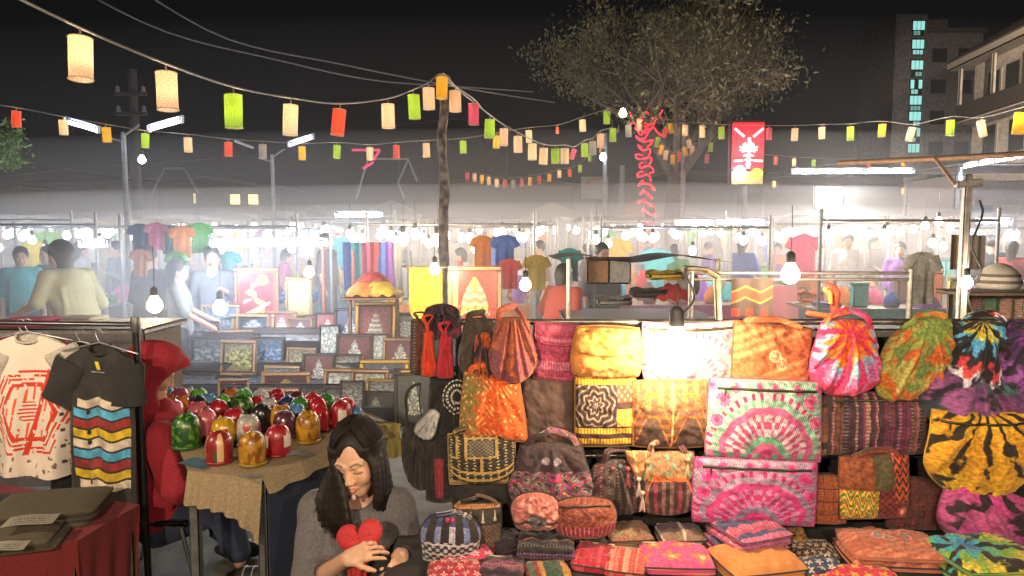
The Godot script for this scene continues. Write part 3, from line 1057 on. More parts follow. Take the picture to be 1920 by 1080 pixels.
	# --- standing on the table
	bag("helmet_pouch", "pink and grey leather cap shaped pouch with its mouth open", 962, 1048, 926, 992, 2.30, paint(128, 96, func(u: float, v: float):
		var c: Color = hx("b86a62")
		if Vector2(u - 0.5, (v - 0.62) * 1.2).length() < 0.2:
			c = hx("5a544e")
		if absf(v - 0.66 - 0.25 * pow(u - 0.5, 2.0)) < 0.035:
			c = hx("2a2220")
		return c * (0.92 + 0.35 * n2(u * 5, v * 5))), {"deep": 0.07, "rt": 0.9, "rb": 0.55, "lean": -0.05, "crumple": 0.01, "mopt": {"coat": 0.3}, "rough": 0.5})
	bag("round_pouch", "dark red embroidered round pouch with a seam along its foot", 1040, 1152, 934, 1004, 2.30, paint(144, 96, func(u: float, v: float):
		var c: Color = hx("7a302c").lerp(hx("8a4a34"), 0.5 + n2(u * 3, v * 3))
		if v > 0.58 and v < 0.84:
			c = hx("8a2438") if sin(u * 90.0) > -0.6 else hx("b06a6a")
		elif sin(u * 50.0 + 4.0 * sin(v * 12.0)) > 0.6:
			c = hx("96503a")
		return c * (0.9 + 0.35 * n2(u * 7, v * 7))), {"deep": 0.08, "rt": 0.75, "rb": 0.65, "crumple": 0.004, "zip": true})
	bag("mini_backpack", "little black and white woven backpack with an arched handle", 792, 898, 968, 1052, 2.26, paint(144, 128, func(u: float, v: float):
		var c: Color = hx("241e20")
		if v > 0.45:
			c = hx("a8a0a4") if sin(u * 46.0) * sin(v * 44.0) > 0.1 else hx("2c2629")
			if absf(fposmod(v * 5.0, 1.0) - 0.5) < 0.08:
				c = hx("b8b0b4")
		elif sin(u * 26.0) > 0.2:
			c = hx("b0aab0").lerp(hx("5a6a9a"), 0.5 + 0.5 * sin(u * 9.0)) if v > 0.16 else hx("38406a")
		return c * (0.92 + 0.3 * n2(u * 8, v * 8))), {"deep": 0.07, "rt": 0.8, "rb": 0.12, "strap": 0.02, "strapw": 0.009, "trim": M(0.02, 0.015, 0.016), "tassels": [[0.45, 0.04, Color(0.5, 0.06, 0.12)], [0.55, 0.04, Color(0.45, 0.05, 0.14)]]})
	bag("woven_box_bag", "square brown woven bag with a row of white tassels", 852, 940, 944, 1022, 2.33, paint(128, 112, func(u: float, v: float):
		var c: Color = hx("2e2622") if v < 0.42 else (hx("6a5646") if sin(u * 70.0) * sin(v * 60.0) > -0.2 else hx("4a3c30"))
		if v < 0.07:
			c = hx("a06a44")
		if v > 0.1 and v < 0.36:
			var x := fposmod(u * 4.0, 1.0) - 0.5
			if absf(x) < (v - 0.08) * 0.45:
				c = hx("b0a898")
		return c * (0.92 + 0.3 * n2(u * 8, v * 8))), {"deep": 0.05, "rt": 0.04, "rb": 0.06, "strap": 0.03, "strapw": 0.006})
	# --- lying on the table
	var hT := 0.67
	var fp := [
		["card_wallet", "pink wallet with white diamond print at the near left corner", 822, 924, 1046, 0.09, 0.035, sprigs(hx("c8345c"), hx("d8b0b0"), hx("c83050"), 4, 3, 1.0), 0.35, {}],
		["cloth_roll", "plum and black rolled cloth beside the pink wallet", 918, 988, 1024, 0.12, 0.05, stripes(pals("2a1c2a 4a3048 38243a 1c141c"), 7, true, 14), 0.5, {"zip": false}],
		["striped_purse", "black purse with yellow, orange and blue bands", 968, 1080, 1040, 0.12, 0.075, stripes(pals("1a1518 c8902c 1c181c 3a3a7a c04a28 201a1e"), 12, false, 15), -0.08, {"layers": 3, "tex2": stripes(pals("2a1a28 5a3a6a 1c161c b86a34 8a2a44"), 11, false, 44)}],
		["striped_purse", "red purse with fine dark stripes", 1074, 1154, 1052, 0.13, 0.05, stripes(pals("c0203c b01c34 c82c44 a01830"), 16, true, 16), -0.25, {}],
		["striped_purse", "coral purse with pale pink stripes", 1136, 1212, 1062, 0.13, 0.05, stripes(pals("d0483c d85a4c c83a34 e08a78"), 14, true, 17), -0.25, {}],
		["floral_pouch", "dusty rose pouch with green sprigs", 1136, 1220, 1010, 0.11, 0.06, sprigs(hx("8a5a4a"), hx("6a7a50"), hx("a83a4a"), 3, 3, 2.0), 0.1, {}],
		["floral_purse", "pink purse with an orange and a green flower", 1200, 1334, 1056, 0.13, 0.06, sprigs(hx("c84a7c"), hx("d8693c"), hx("98a878"), 2.4, 2, 3.0), -0.05, {}],
		["checked_pouch", "grey violet checked pouch with white edging", 1232, 1318, 1012, 0.1, 0.06, paint(112, 96, func(u: float, v: float): return (hx("b8a89c") if absf(fposmod(u * 2.0, 1.0) - 0.5) > 0.43 else (hx("5a4454") if v < 0.6 else hx("7a6050"))) * (0.92 + 0.3 * n2(u * 8, v * 8))), 0.05, {}],
		["folded_cloth", "stack of folded rose pink striped cloths", 1332, 1456, 1030, 0.16, 0.11, stripes(pals("b84a70 c85a80 a83a62 c0688a"), 18, false, 18), 0.35, {"layers": 4, "zip": false, "tex2": stripes(pals("a84060 c87090 38406a b04a74"), 9, false, 19)}],
		["drawstring_pouch", "apricot cloth pouch with a yellow toggle", 1340, 1494, 1064, 0.16, 0.075, plain(hx("b8743c"), hx("c88448"), 1.4, 2.0), 0.2, {"zip": false}],
		["bead_pouch", "small black pouch with coloured beads", 1482, 1564, 1038, 0.1, 0.04, sprigs(hx("241c1a"), hx("a08468"), hx("7a3a30"), 6, 5, 4.0), -0.1, {}],
		["pleated_purse", "salmon purse with diagonal pleats and a cluster of cloth discs", 1578, 1758, 1044, 0.17, 0.075, pleats(hx("a85a44"), hx("c07a60"), hx("8a7a80"), 0.4, 0.36, 3), -0.1, {"layers": 2}],
		["embroidered_mat", "red edged mat with yellow print at the table's front", 1508, 1680, 1082, 0.08, 0.03, sprigs(hx("c02a44"), hx("c88a34"), hx("8aa85a"), 6, 2, 6.0), -0.04, {}],
		["tie_dyed_scarf", "blue and green tie dyed scarf heaped at the right of the table", 1752, 1935, 1068, 0.2, 0.09, tie_dye(pals("2a7ab0 38a8c0 7aa83c c8b83c 1c1c24 2a5a9a"), hx("14141c"), 0.3, 0.4, 6.0, 0.3, 13.0), 0.1, {"zip": false, "layers": 2}],
		["printed_purse", "crimson printed purse at the very front left of the bag table", 800, 905, 1078, 0.1, 0.035, sprigs(hx("a8203c"), hx("c8a090"), hx("c83050"), 5, 3, 8.0), 0.1, {}],
		["striped_purse", "plum purse with orange edge stripes at the front of the table", 900, 985, 1072, 0.1, 0.04, stripes(pals("3a2038 c0602c 2a1828 6a3058"), 9, false, 61), -0.15, {}],
		["striped_purse", "green and red striped purse beside the plum one", 985, 1070, 1080, 0.09, 0.04, stripes(pals("2a4a34 8a2430 1c2c24 b08040"), 10, true, 62), 0.12, {}],
		["floral_pouch", "dark blue pouch with pale sprigs left of the salmon purse", 1490, 1580, 1070, 0.09, 0.04, sprigs(hx("283048"), hx("98a0a8"), hx("b0784a"), 4, 3, 9.0), 0.2, {}],
		["floral_pouch", "ochre pouch with dark sprigs behind the apricot pouch", 1450, 1510, 1012, 0.1, 0.05, sprigs(hx("9a6a2c"), hx("3a2418"), hx("b84a2c"), 3, 3, 10.0), -0.2, {}],
		["black_pouch", "flat black pouch behind the striped purse", 1070, 1130, 1016, 0.1, 0.05, plain(hx("1c1818"), hx("2a2424"), 2.0, 7.0), 0.3, {}],
		["bead_strap", "orange and plum strap end lying behind the wallet", 905, 945, 1022, 0.08, 0.04, stripes(pals("a84a24 5a2a40 7a3a2c"), 5, true, 50), 0.6, {"zip": false}],
	]
	for f in fp:
		flat_purse(f[0], f[1], f[2], f[3], f[4], hT, f[5] * 1.25, f[6], f[7], f[8], f[9])

	# --- the bright lamp on its bracket in front of the rack
	var lp := P(1268, 650, 2.20)
	var warm := Color(1.0, 0.74, 0.45)
	var lamp := bulb("very bright bare bulb hanging in front of the cream bag", lp, 0.05, 0.6, warm, "", 0.05, 60.0)
	var brk := thing("lamp_bracket", "bent metal lamp bracket standing on the rack rail above the cream bag", "bracket", P(1348, 602, 2.44))
	var o := brk.position
	var pa := MB.new()
	pa.beam(Vector3.ZERO, P(1344, 512, 2.44) - o, 0.022, 0.02)
	part("upright", pa.done(), M(0.5, 0.4, 0.28, 0.4, {"metal": 0.4}), brk)
	pa = MB.new()
	pa.beam(P(1347, 520, 2.44) - o, P(1322, 505, 2.42) - o, 0.022, 0.019)
	part("elbow", pa.done(), M(0.5, 0.4, 0.28, 0.4, {"metal": 0.4}), brk)
	pa = MB.new()
	pa.beam(P(1324, 506, 2.42) - o, P(1284, 503, 2.25) - o, 0.02, 0.018)
	part("arm", pa.done(), M(0.5, 0.4, 0.28, 0.4, {"metal": 0.4}), brk)
	pa = MB.new()
	var c := []
	for k in 14:
		var w := k / 13.0
		c.append(P(lerpf(1284, 1268, w) + 26.0 * sin(w * PI) * sin(w * 4.0), lerpf(503, 628, w), lerpf(2.25, 2.2, w)) - o)
	pa.tube(c, 0.004, 6)
	part("cable", pa.done(), M(0.03, 0.03, 0.03, 0.5), brk)


# ---------- people ----------
func mirror_x(p: Vector3) -> Vector3:
	return Vector3(-p.x, p.y, p.z)


# a head of 0.23 m in its own axes: x across, y up, z to the face; appended to mb through xf
func head_into(mb: MB, xf: Transform3D, skin: Color, lip: Color, brow: Color, cell := 0.0036) -> void:
	var f := Field.new(Vector3(-0.1, -0.17, -0.12), Vector3(0.1, 0.14, 0.13), cell)
	f.ell(Vector3(0, 0.03, -0.012), Vector3(0.073, 0.09, 0.093))
	f.ell(Vector3(0, -0.03, 0.026), Vector3(0.06, 0.08, 0.063), Basis(), 0.03)
	f.ell(Vector3(0, -0.096, 0.056), Vector3(0.021, 0.017, 0.02), Basis(), 0.03)
	f.cap(Vector3(0, -0.06, -0.02), Vector3(0, -0.17, -0.04), 0.05, 0.052, 0.03)
	for s in [-1.0, 1.0]:
		f.cap(Vector3(s * 0.052, -0.05, 0.0), Vector3(s * 0.018, -0.095, 0.052), 0.014, 0.014, 0.03)
		f.ell(Vector3(s * 0.036, -0.034, 0.06), Vector3(0.025, 0.026, 0.022), Basis(), 0.025)
		f.ell(Vector3(s * 0.031, -0.002, 0.097), Vector3(0.021, 0.012, 0.016), Basis(), 0.014, true)
		f.ell(Vector3(s * 0.031, -0.004, 0.073), Vector3(0.0165, 0.0125, 0.0135), Basis(), 0.004)
		f.cap(Vector3(s * 0.018, 0.016, 0.088), Vector3(s * 0.046, 0.018, 0.074), 0.007, 0.006, 0.014)
		f.ell(Vector3(s * 0.074, -0.012, -0.012), Vector3(0.01, 0.03, 0.018), Basis(Vector3(0, 1, 0), s * 0.35), 0.008)
		f.ell(Vector3(s * 0.0105, -0.041, 0.096), Vector3(0.0075, 0.0068, 0.0095), Basis(), 0.006)
		f.cap(Vector3(0, -0.0635, 0.0905), Vector3(s * 0.02, -0.069, 0.079), 0.0054, 0.0032, 0.006)
		f.cap(Vector3(0, -0.0765, 0.0885), Vector3(s * 0.018, -0.0715, 0.079), 0.0066, 0.0032, 0.006)
	f.cap(Vector3(0, 0.008, 0.083), Vector3(0, -0.036, 0.103), 0.0075, 0.0098, 0.012)
	f.cap(Vector3(-0.021, -0.0702, 0.09), Vector3(0.021, -0.0702, 0.09), 0.0001, 0.0001, 0.004)
	f.ell(Vector3(0, -0.0702, 0.0965), Vector3(0.021, 0.0016, 0.007), Basis(), 0.003, true)
	var tint := func(p: Vector3):
		var c := skin * (1.0 + 0.12 * n2(p.x * 14.0, p.y * 14.0))
		var ax := absf(p.x)
		if p.z > 0.07 and ax < 0.022 and p.y < -0.06 and p.y > -0.083:
			var m := Vector2(ax / 0.021, (p.y + 0.071) / 0.0115).length()
			c = c.lerp(lip, 1.0 - smoothstep(0.8, 1.1, m))
		if p.z > 0.05 and ax > 0.012 and ax < 0.05:
			var yy := 0.019 + 0.004 * sin((ax - 0.012) / 0.038 * PI) - 0.003 * smoothstep(0.035, 0.05, ax)
			c = c.lerp(brow, 0.8 * (1.0 - smoothstep(0.002, 0.0042, absf(p.y - yy))))
			var lash := -0.0125 + 0.22 * pow(absf(ax - 0.031), 1.0) * 0.35
			if ax > 0.016 and ax < 0.047:
				c = c.lerp(brow, 0.85 * (1.0 - smoothstep(0.0012, 0.003, absf(p.y - lash))))
		return c
	var from := mb.v.size()
	f.into(mb, tint)
	for i in range(from, mb.v.size()):
		mb.v[i] = xf * mb.v[i]


# palm, four fingers and a thumb; dir along the fingers, back = normal of the back of the hand
func hand_into(mb: MB, wrist: Vector3, dir: Vector3, back: Vector3, thumb_side: float, curl: Array, skin: Color, cell := 0.003, sc := 0.84) -> void:
	dir = dir.normalized()
	back = (back - dir * back.dot(dir)).normalized()
	var across := dir.cross(back) * thumb_side
	var m := Vector3.ONE * 0.2 * sc
	var f := Field.new(wrist - m * 0.9, wrist + m * 0.95, cell)
	var spots := [0.031, 0.0105, -0.0105, -0.030]
	var size := [0.95, 1.05, 1.0, 0.8]
	for k in 4:
		var kn: Vector3 = wrist + (dir * (0.083 - 0.006 * absf(k - 1.0)) + across * spots[k]) * sc
		f.cap(wrist + across * spots[k] * 0.6 * sc, kn, 0.0145 * sc, 0.0105 * sc, 0.018 * sc)
		f.ell(kn + back * 0.004 * sc, Vector3.ONE * 0.0105 * sc, Basis(), 0.006 * sc)
		var d: Vector3 = (dir + across * spots[k] * 4.5).normalized()
		var p := kn
		var ax := d.cross(back).normalized()
		var bend: float = curl[k + 1]
		var first := true
		for seg in [[0.037, 0.0086, 0.0078], [0.025, 0.0084, 0.0074], [0.021, 0.0078, 0.0062]]:
			d = d.rotated(ax, -bend)
			var q: Vector3 = p + d * seg[0] * size[k] * sc
			f.cap(p, q, seg[1] * sc, seg[2] * sc, (0.006 if first else 0.003) * sc)
			first = false
			p = q
	var tp := wrist + (dir * 0.022 + across * 0.026) * sc
	var td := (dir * 0.72 + across * 0.62 - back * 0.25).normalized()
	f.cap(wrist + across * 0.012 * sc, tp, 0.016 * sc, 0.0135 * sc, 0.016 * sc)
	for seg in [[0.036, 0.0125, 0.0105], [0.03, 0.0102, 0.0092], [0.024, 0.0092, 0.0075]]:
		var q: Vector3 = tp + td * seg[0] * sc
		f.cap(tp, q, seg[1] * sc, seg[2] * sc, 0.007 * sc)
		tp = q
		td = (td + (dir - across * 0.4) * curl[0] * 0.5 - back * curl[0] * 0.3).normalized()
	f.into(mb, func(_p): return skin)


func woman() -> void:
	var z := 2.45
	var base := Vector3(P(668, 900, z).x, 0.0, -z)
	var t := thing("person", "young woman in grey with long black hair, looking down at a red heart", "person", base)
	var L := func(px: float, py: float, zz: float) -> Vector3: return P(px, py, zz) - base
	var skin := Color(0.52, 0.3, 0.2)
	var hc: Vector3 = L.call(669, 857, z)
	var hb := Basis(Vector3(0, 1, 0), -0.14) * Basis(Vector3(1, 0, 0), 0.26) * Basis(Vector3(0, 0, 1), 0.09)
	var hx_ := Transform3D(hb * 1.04, hc)
	var nb: Vector3 = L.call(680, 942, 2.52)
	var hip := Vector3(0.0, 0.33, -0.06)
	var sr: Vector3 = L.call(596, 955, 2.5)
	var sl: Vector3 = L.call(742, 948, 2.52)
	var er: Vector3 = L.call(588, 1090, 2.4)
	var el: Vector3 = L.call(772, 1060, 2.5)
	var wr: Vector3 = L.call(652, 1046, 2.2)
	var wl: Vector3 = L.call(752, 1040, 2.26)
	# body: one skin under the clothes
	var mb := MB.new()
	mb.col = skin
	var f := Field.new(Vector3(-0.42, 0.02, -0.3), Vector3(0.42, 1.0, 0.65), 0.012)
	f.cap(hc + hb * Vector3(0, -0.06, -0.02), nb, 0.047, 0.05)
	f.cap(nb + Vector3(0, -0.08, 0), hip, 0.1, 0.12)
	f.cap(sr, sl, 0.045, 0.045)
	f.cap(sr, er, 0.042, 0.036)
	f.cap(er, wr, 0.036, 0.024)
	f.cap(sl, el, 0.042, 0.036)
	f.cap(el, wl, 0.036, 0.024)
	var kr := Vector3(-0.13, 0.42, 0.36)
	var kl := Vector3(0.14, 0.42, 0.36)
	for s in [[-0.09, kr], [0.09, kl]]:
		f.cap(hip + Vector3(s[0], -0.02, 0), s[1], 0.075, 0.055)
		f.cap(s[1], Vector3(s[1].x * 1.1, 0.08, 0.3), 0.05, 0.036)
		f.cap(Vector3(s[1].x * 1.1, 0.05, 0.28), Vector3(s[1].x * 1.15, 0.045, 0.42), 0.036, 0.03)
	f.into(mb, func(_p): return skin)
	head_into(mb, hx_, skin, Color(0.46, 0.19, 0.14), Color(0.03, 0.018, 0.014))
	hand_into(mb, wr, L.call(735, 1016, 2.2) - wr, Vector3(0.15, 0.75, 0.65), 1.0, [0.3, 0.3, 0.4, 0.5, 0.6], skin)
	hand_into(mb, wl, L.call(722, 1092, 2.16) - wl, Vector3(0.5, 0.3, 0.8), -1.0, [0.5, 0.55, 0.65, 0.7, 0.75], skin)
	var flesh := StandardMaterial3D.new()
	flesh.vertex_color_use_as_albedo = true
	flesh.roughness = 0.5
	flesh.subsurf_scatter_enabled = true
	flesh.subsurf_scatter_strength = 0.12
	part("body", mb.done(), flesh, t)
	# sweatshirt
	f = Field.new(Vector3(-0.45, 0.22, -0.32), Vector3(0.45, 0.98, 0.5), 0.011)
	f.cap(nb + Vector3(0, -0.035, 0), nb + Vector3(0, -0.12, 0.01), 0.07, 0.12, 0.05)
	f.ell((nb + hip) / 2 + Vector3(0, 0.08, 0.0), Vector3(0.175, 0.2, 0.125), Basis(), 0.08)
	f.ell(hip + Vector3(0, 0.1, 0.02), Vector3(0.185, 0.16, 0.15), Basis(), 0.08)
	f.cap(sr, sl, 0.062, 0.062, 0.07)
	f.cap(sr, er + Vector3(0, 0.02, 0.02), 0.066, 0.066, 0.04)
	f.cap(er + Vector3(0, 0.02, 0.02), er.lerp(wr, 0.34), 0.066, 0.055, 0.03)
	f.cap(sl, el, 0.066, 0.068, 0.04)
	f.cap(el, el.lerp(wl, 0.6), 0.066, 0.055, 0.03)
	for k in 14:
		var w := k / 13.0
		f.cap(sl.lerp(el, 0.2 + w * 0.7) + Vector3(-0.05, 0.02, 0.04), sl.lerp(el, 0.28 + w * 0.7) + Vector3(0.05, -0.02, 0.05), 0.012, 0.012, 0.03)
		f.cap(sr.lerp(er, 0.15 + w * 0.8) + Vector3(-0.04, -0.02, 0.045), sr.lerp(er, 0.22 + w * 0.8) + Vector3(0.04, 0.03, 0.05), 0.011, 0.011, 0.03)
		if k < 7:
			f.cap(nb + Vector3(-0.1 + 0.03 * k, -0.12 - 0.02 * (k % 3), 0.1), hip + Vector3(-0.11 + 0.035 * k, 0.16, 0.12), 0.012, 0.016, 0.04)
	f.ell(nb + Vector3(-0.002, 0.05, 0.04), Vector3(0.058, 0.075, 0.06), Basis(), 0.02, true)
	f.ell(el.lerp(wl, 0.66), Vector3(0.042, 0.042, 0.042), Basis(), 0.01, true)
	f.ell(er.lerp(wr, 0.42), Vector3(0.042, 0.042, 0.042), Basis(), 0.01, true)
	mb = MB.new()
	f.into(mb)
	part("sweatshirt", mb.done(), M(0.15, 0.14, 0.145, 0.9, {"cloth": true}), t)
	mb = MB.new()
	f = Field.new(wl - Vector3.ONE * 0.14, wl + Vector3.ONE * 0.16, 0.006)
	f.cap(el.lerp(wl, 0.62), el.lerp(wl, 0.86), 0.046, 0.034, 0.01)
	f.into(mb)
	part("cuff", mb.done(), M(0.012, 0.012, 0.014, 0.9, {"cloth": true}), t)
	mb = MB.new()
	f = Field.new(Vector3(-0.32, 0.02, -0.3), Vector3(0.32, 0.6, 0.5), 0.014)
	for s in [[-0.09, kr], [0.09, kl]]:
		f.cap(hip + Vector3(s[0], -0.02, 0), s[1], 0.095, 0.072, 0.04)
		f.cap(s[1], Vector3(s[1].x * 1.1, 0.1, 0.3), 0.07, 0.055, 0.03)
	f.into(mb)
	part("trousers", mb.done(), M(0.02, 0.022, 0.03, 0.9, {"cloth": true}), t)
	for s in [-1.0, 1.0]:
		mb = MB.new()
		mb.ball(Vector3(kl.x * 1.13 * s, 0.045, 0.37), Vector3(0.045, 0.045, 0.12), 14)
		part("shoe", mb.done(), M(0.03, 0.03, 0.03, 0.6), t)
	# hair: cap over the skull, parted, long falls left and right, made of many locks
	f = Field.new(Vector3(-0.3, 0.5, -0.25), Vector3(0.24, 1.14, 0.28), 0.0058)
	var S := func(x: float, y: float, zz: float) -> Vector3: return hx_ * Vector3(x, y, zz)
	f.ell(S.call(0, 0.034, -0.02), Vector3(0.087, 0.102, 0.104), hb, 0.01)
	f.ell(S.call(0.008, -0.05, 0.094), Vector3(0.05, 0.096, 0.06), hb, 0.012, true)
	f.ell(S.call(0.012, 0.03, 0.1), Vector3(0.026, 0.062, 0.056), hb, 0.014, true)
	# every strand: from the parting over the skull (a slerp of two directions), then down to its tip
	var rad := Vector3(0.089, 0.104, 0.107)
	var mid_ := Vector3(0, 0.034, -0.02)
	var strand := func(side: float, w: float, j: float, lift: float) -> Array:
		var d0 := Vector3(0.1, 0.95, lerpf(0.5, -0.75, w)).normalized()
		var d1 := (Vector3(-0.72, 0.0, 0.7) if side < 0 else Vector3(0.76, 0.0, 0.64)).lerp(Vector3(-0.8 if side < 0 else 0.85, -0.3, -0.7), w).normalized()
		var out := []
		for q in 6:
			var dd := d0.slerp(d1, q / 5.0)
			out.append(S.call(0, 0, 0) + hb * ((dd * (rad + Vector3.ONE * lift) + mid_) * 1.04))
		var a2: Vector3
		var a3: Vector3
		if side < 0:
			a2 = L.call(lerpf(649, 600, w) + 5 * sin(j * 2.3), 925 + 8.0 * sin(j * 1.7), lerpf(2.33, 2.46, w) - lift * 0.6)
			a3 = L.call(lerpf(657, 586, w) + 9 * sin(j * 3.1), lerpf(1016, 966, w) + 14.0 * sin(j * 2.9), lerpf(2.31, 2.44, w) - lift * 0.5)
		else:
			a2 = L.call(lerpf(711, 729, w) + 3 * sin(j * 2.3), 890 + 6.0 * sin(j * 1.7), lerpf(2.37, 2.5, w) - lift * 0.6)
			a3 = L.call(lerpf(702, 736, w) + 5 * sin(j * 3.1), lerpf(950, 945, w) + 10.0 * sin(j * 2.9), lerpf(2.375, 2.5, w) - lift * 0.5)
		var p5: Vector3 = out[5]
		for q in range(1, 9):
			var t_ := q / 8.0
			var b1 := p5.lerp(a2, t_)
			var b2 := a2.lerp(a3, t_)
			out.append(b1.lerp(b2, t_))
		return out
	for k in 22:
		var pts: Array = strand.call(-1.0, k / 21.0, float(k), -0.006)
		for q in range(4, 13):
			var t_ := (q - 4) / 9.0
			f.cap(pts[q], pts[q + 1], lerpf(0.0135, 0.006, t_ * t_), lerpf(0.0135, 0.006, t_ * t_), 0.008)
	for k in 12:
		var pts: Array = strand.call(1.0, k / 11.0, float(k), -0.006)
		for q in range(4, 13):
			var t_ := (q - 4) / 9.0
			f.cap(pts[q], pts[q + 1], lerpf(0.0125, 0.006, t_ * t_), lerpf(0.0125, 0.006, t_ * t_), 0.008)
	mb = MB.new()
	f.into(mb)
	var hm := M(0.012, 0.009, 0.008, 0.55, {"grain": false, "spec": 0.35})
	var hair := part("hair", mb.done(), hm, t)
	mb = MB.new()
	for k in 700:
		var side := -1.0 if k % 3 != 0 else 1.0
		var pts: Array = strand.call(side, clampf(rr(-0.04, 1.04), 0.0, 1.0), rr(0, 40), rr(0.0005, 0.004))
		mb.tube(pts, 0.0013, 3, 0.0007)
	var st_ := part("strands", mb.done(), hm, hair)
	st_.set_meta("kind", "stuff")
	# earring
	mb = MB.new()
	mb.ball(L.call(663, 933, 2.37), Vector3(0.008, 0.011, 0.008), 10)
	part("pendant", mb.done(), M(0.6, 0.45, 0.42, 0.3), t)
	# stool
	var st := thing("stool", "low plastic stool under the woman in grey", "stool", base)
	mb = MB.new()
	mb.box(Vector3(0, 0.2, -0.06), Vector3(0.3, 0.035, 0.28), 0.012)
	part("seat", mb.done(), M(0.1, 0.12, 0.3, 0.5), st)
	for sx in [-1, 1]:
		for sz in [-1, 1]:
			mb = MB.new()
			mb.beam(Vector3(sx * 0.12, 0.19, -0.06 + sz * 0.11), Vector3(sx * 0.14, 0.0, -0.06 + sz * 0.13), 0.035, 0.03, 0.008)
			part("leg", mb.done(), M(0.1, 0.12, 0.3, 0.5), st)
	# the heart and the dark thing in her hands
	mb = MB.new()
	mb.sheet(48, 20, func(u: float, v: float):
		var a: float = u * TAU
		var b := (v - 0.5) * PI
		var hxp := 16.0 * pow(sin(a), 3.0)
		var hyp := 13.0 * cos(a) - 5.0 * cos(2 * a) - 2.0 * cos(3 * a) - cos(4 * a)
		var k := cos(b)
		return Vector3(hxp * k, hyp * k, sin(b) * 7.0 * (0.6 + 0.4 * k)) * 0.005)
	solo("heart_cushion", "plump red heart shaped cushion held by the woman", "cushion", mb.done(), M(0.55, 0.02, 0.025, 0.7, {"cloth": true}), P(676, 1012, 2.27), "", Basis(Vector3(0, 0, 1), 0.25) * Basis(Vector3(1, 0, 0), -0.3))
	mb = MB.new()
	mb.box(Vector3.ZERO, Vector3(0.05, 0.1, 0.012), 0.004)
	solo("purse_strap", "small black purse between the woman's hands", "purse", mb.done(), M(0.015, 0.015, 0.018, 0.5), P(712, 1066, 2.2), "", Basis(Vector3(0, 0, 1), -0.35))
	mb = MB.new()
	mb.sheet(20, 24, func(u: float, v: float): return Vector3((u - 0.5) * 0.075 * (1.0 - 0.3 * v), -v * 0.12, 0.018 * cos((u - 0.5) * 5.0) + 0.006 * sin(u * 19.0 + v * 3.0)))
	solo("ribbon", "red cloth tail hanging below the heart", "ribbon", mb.done(), M(0.5, 0.03, 0.03, 0.8, {"cloth": true}), P(668, 1048, 2.25))


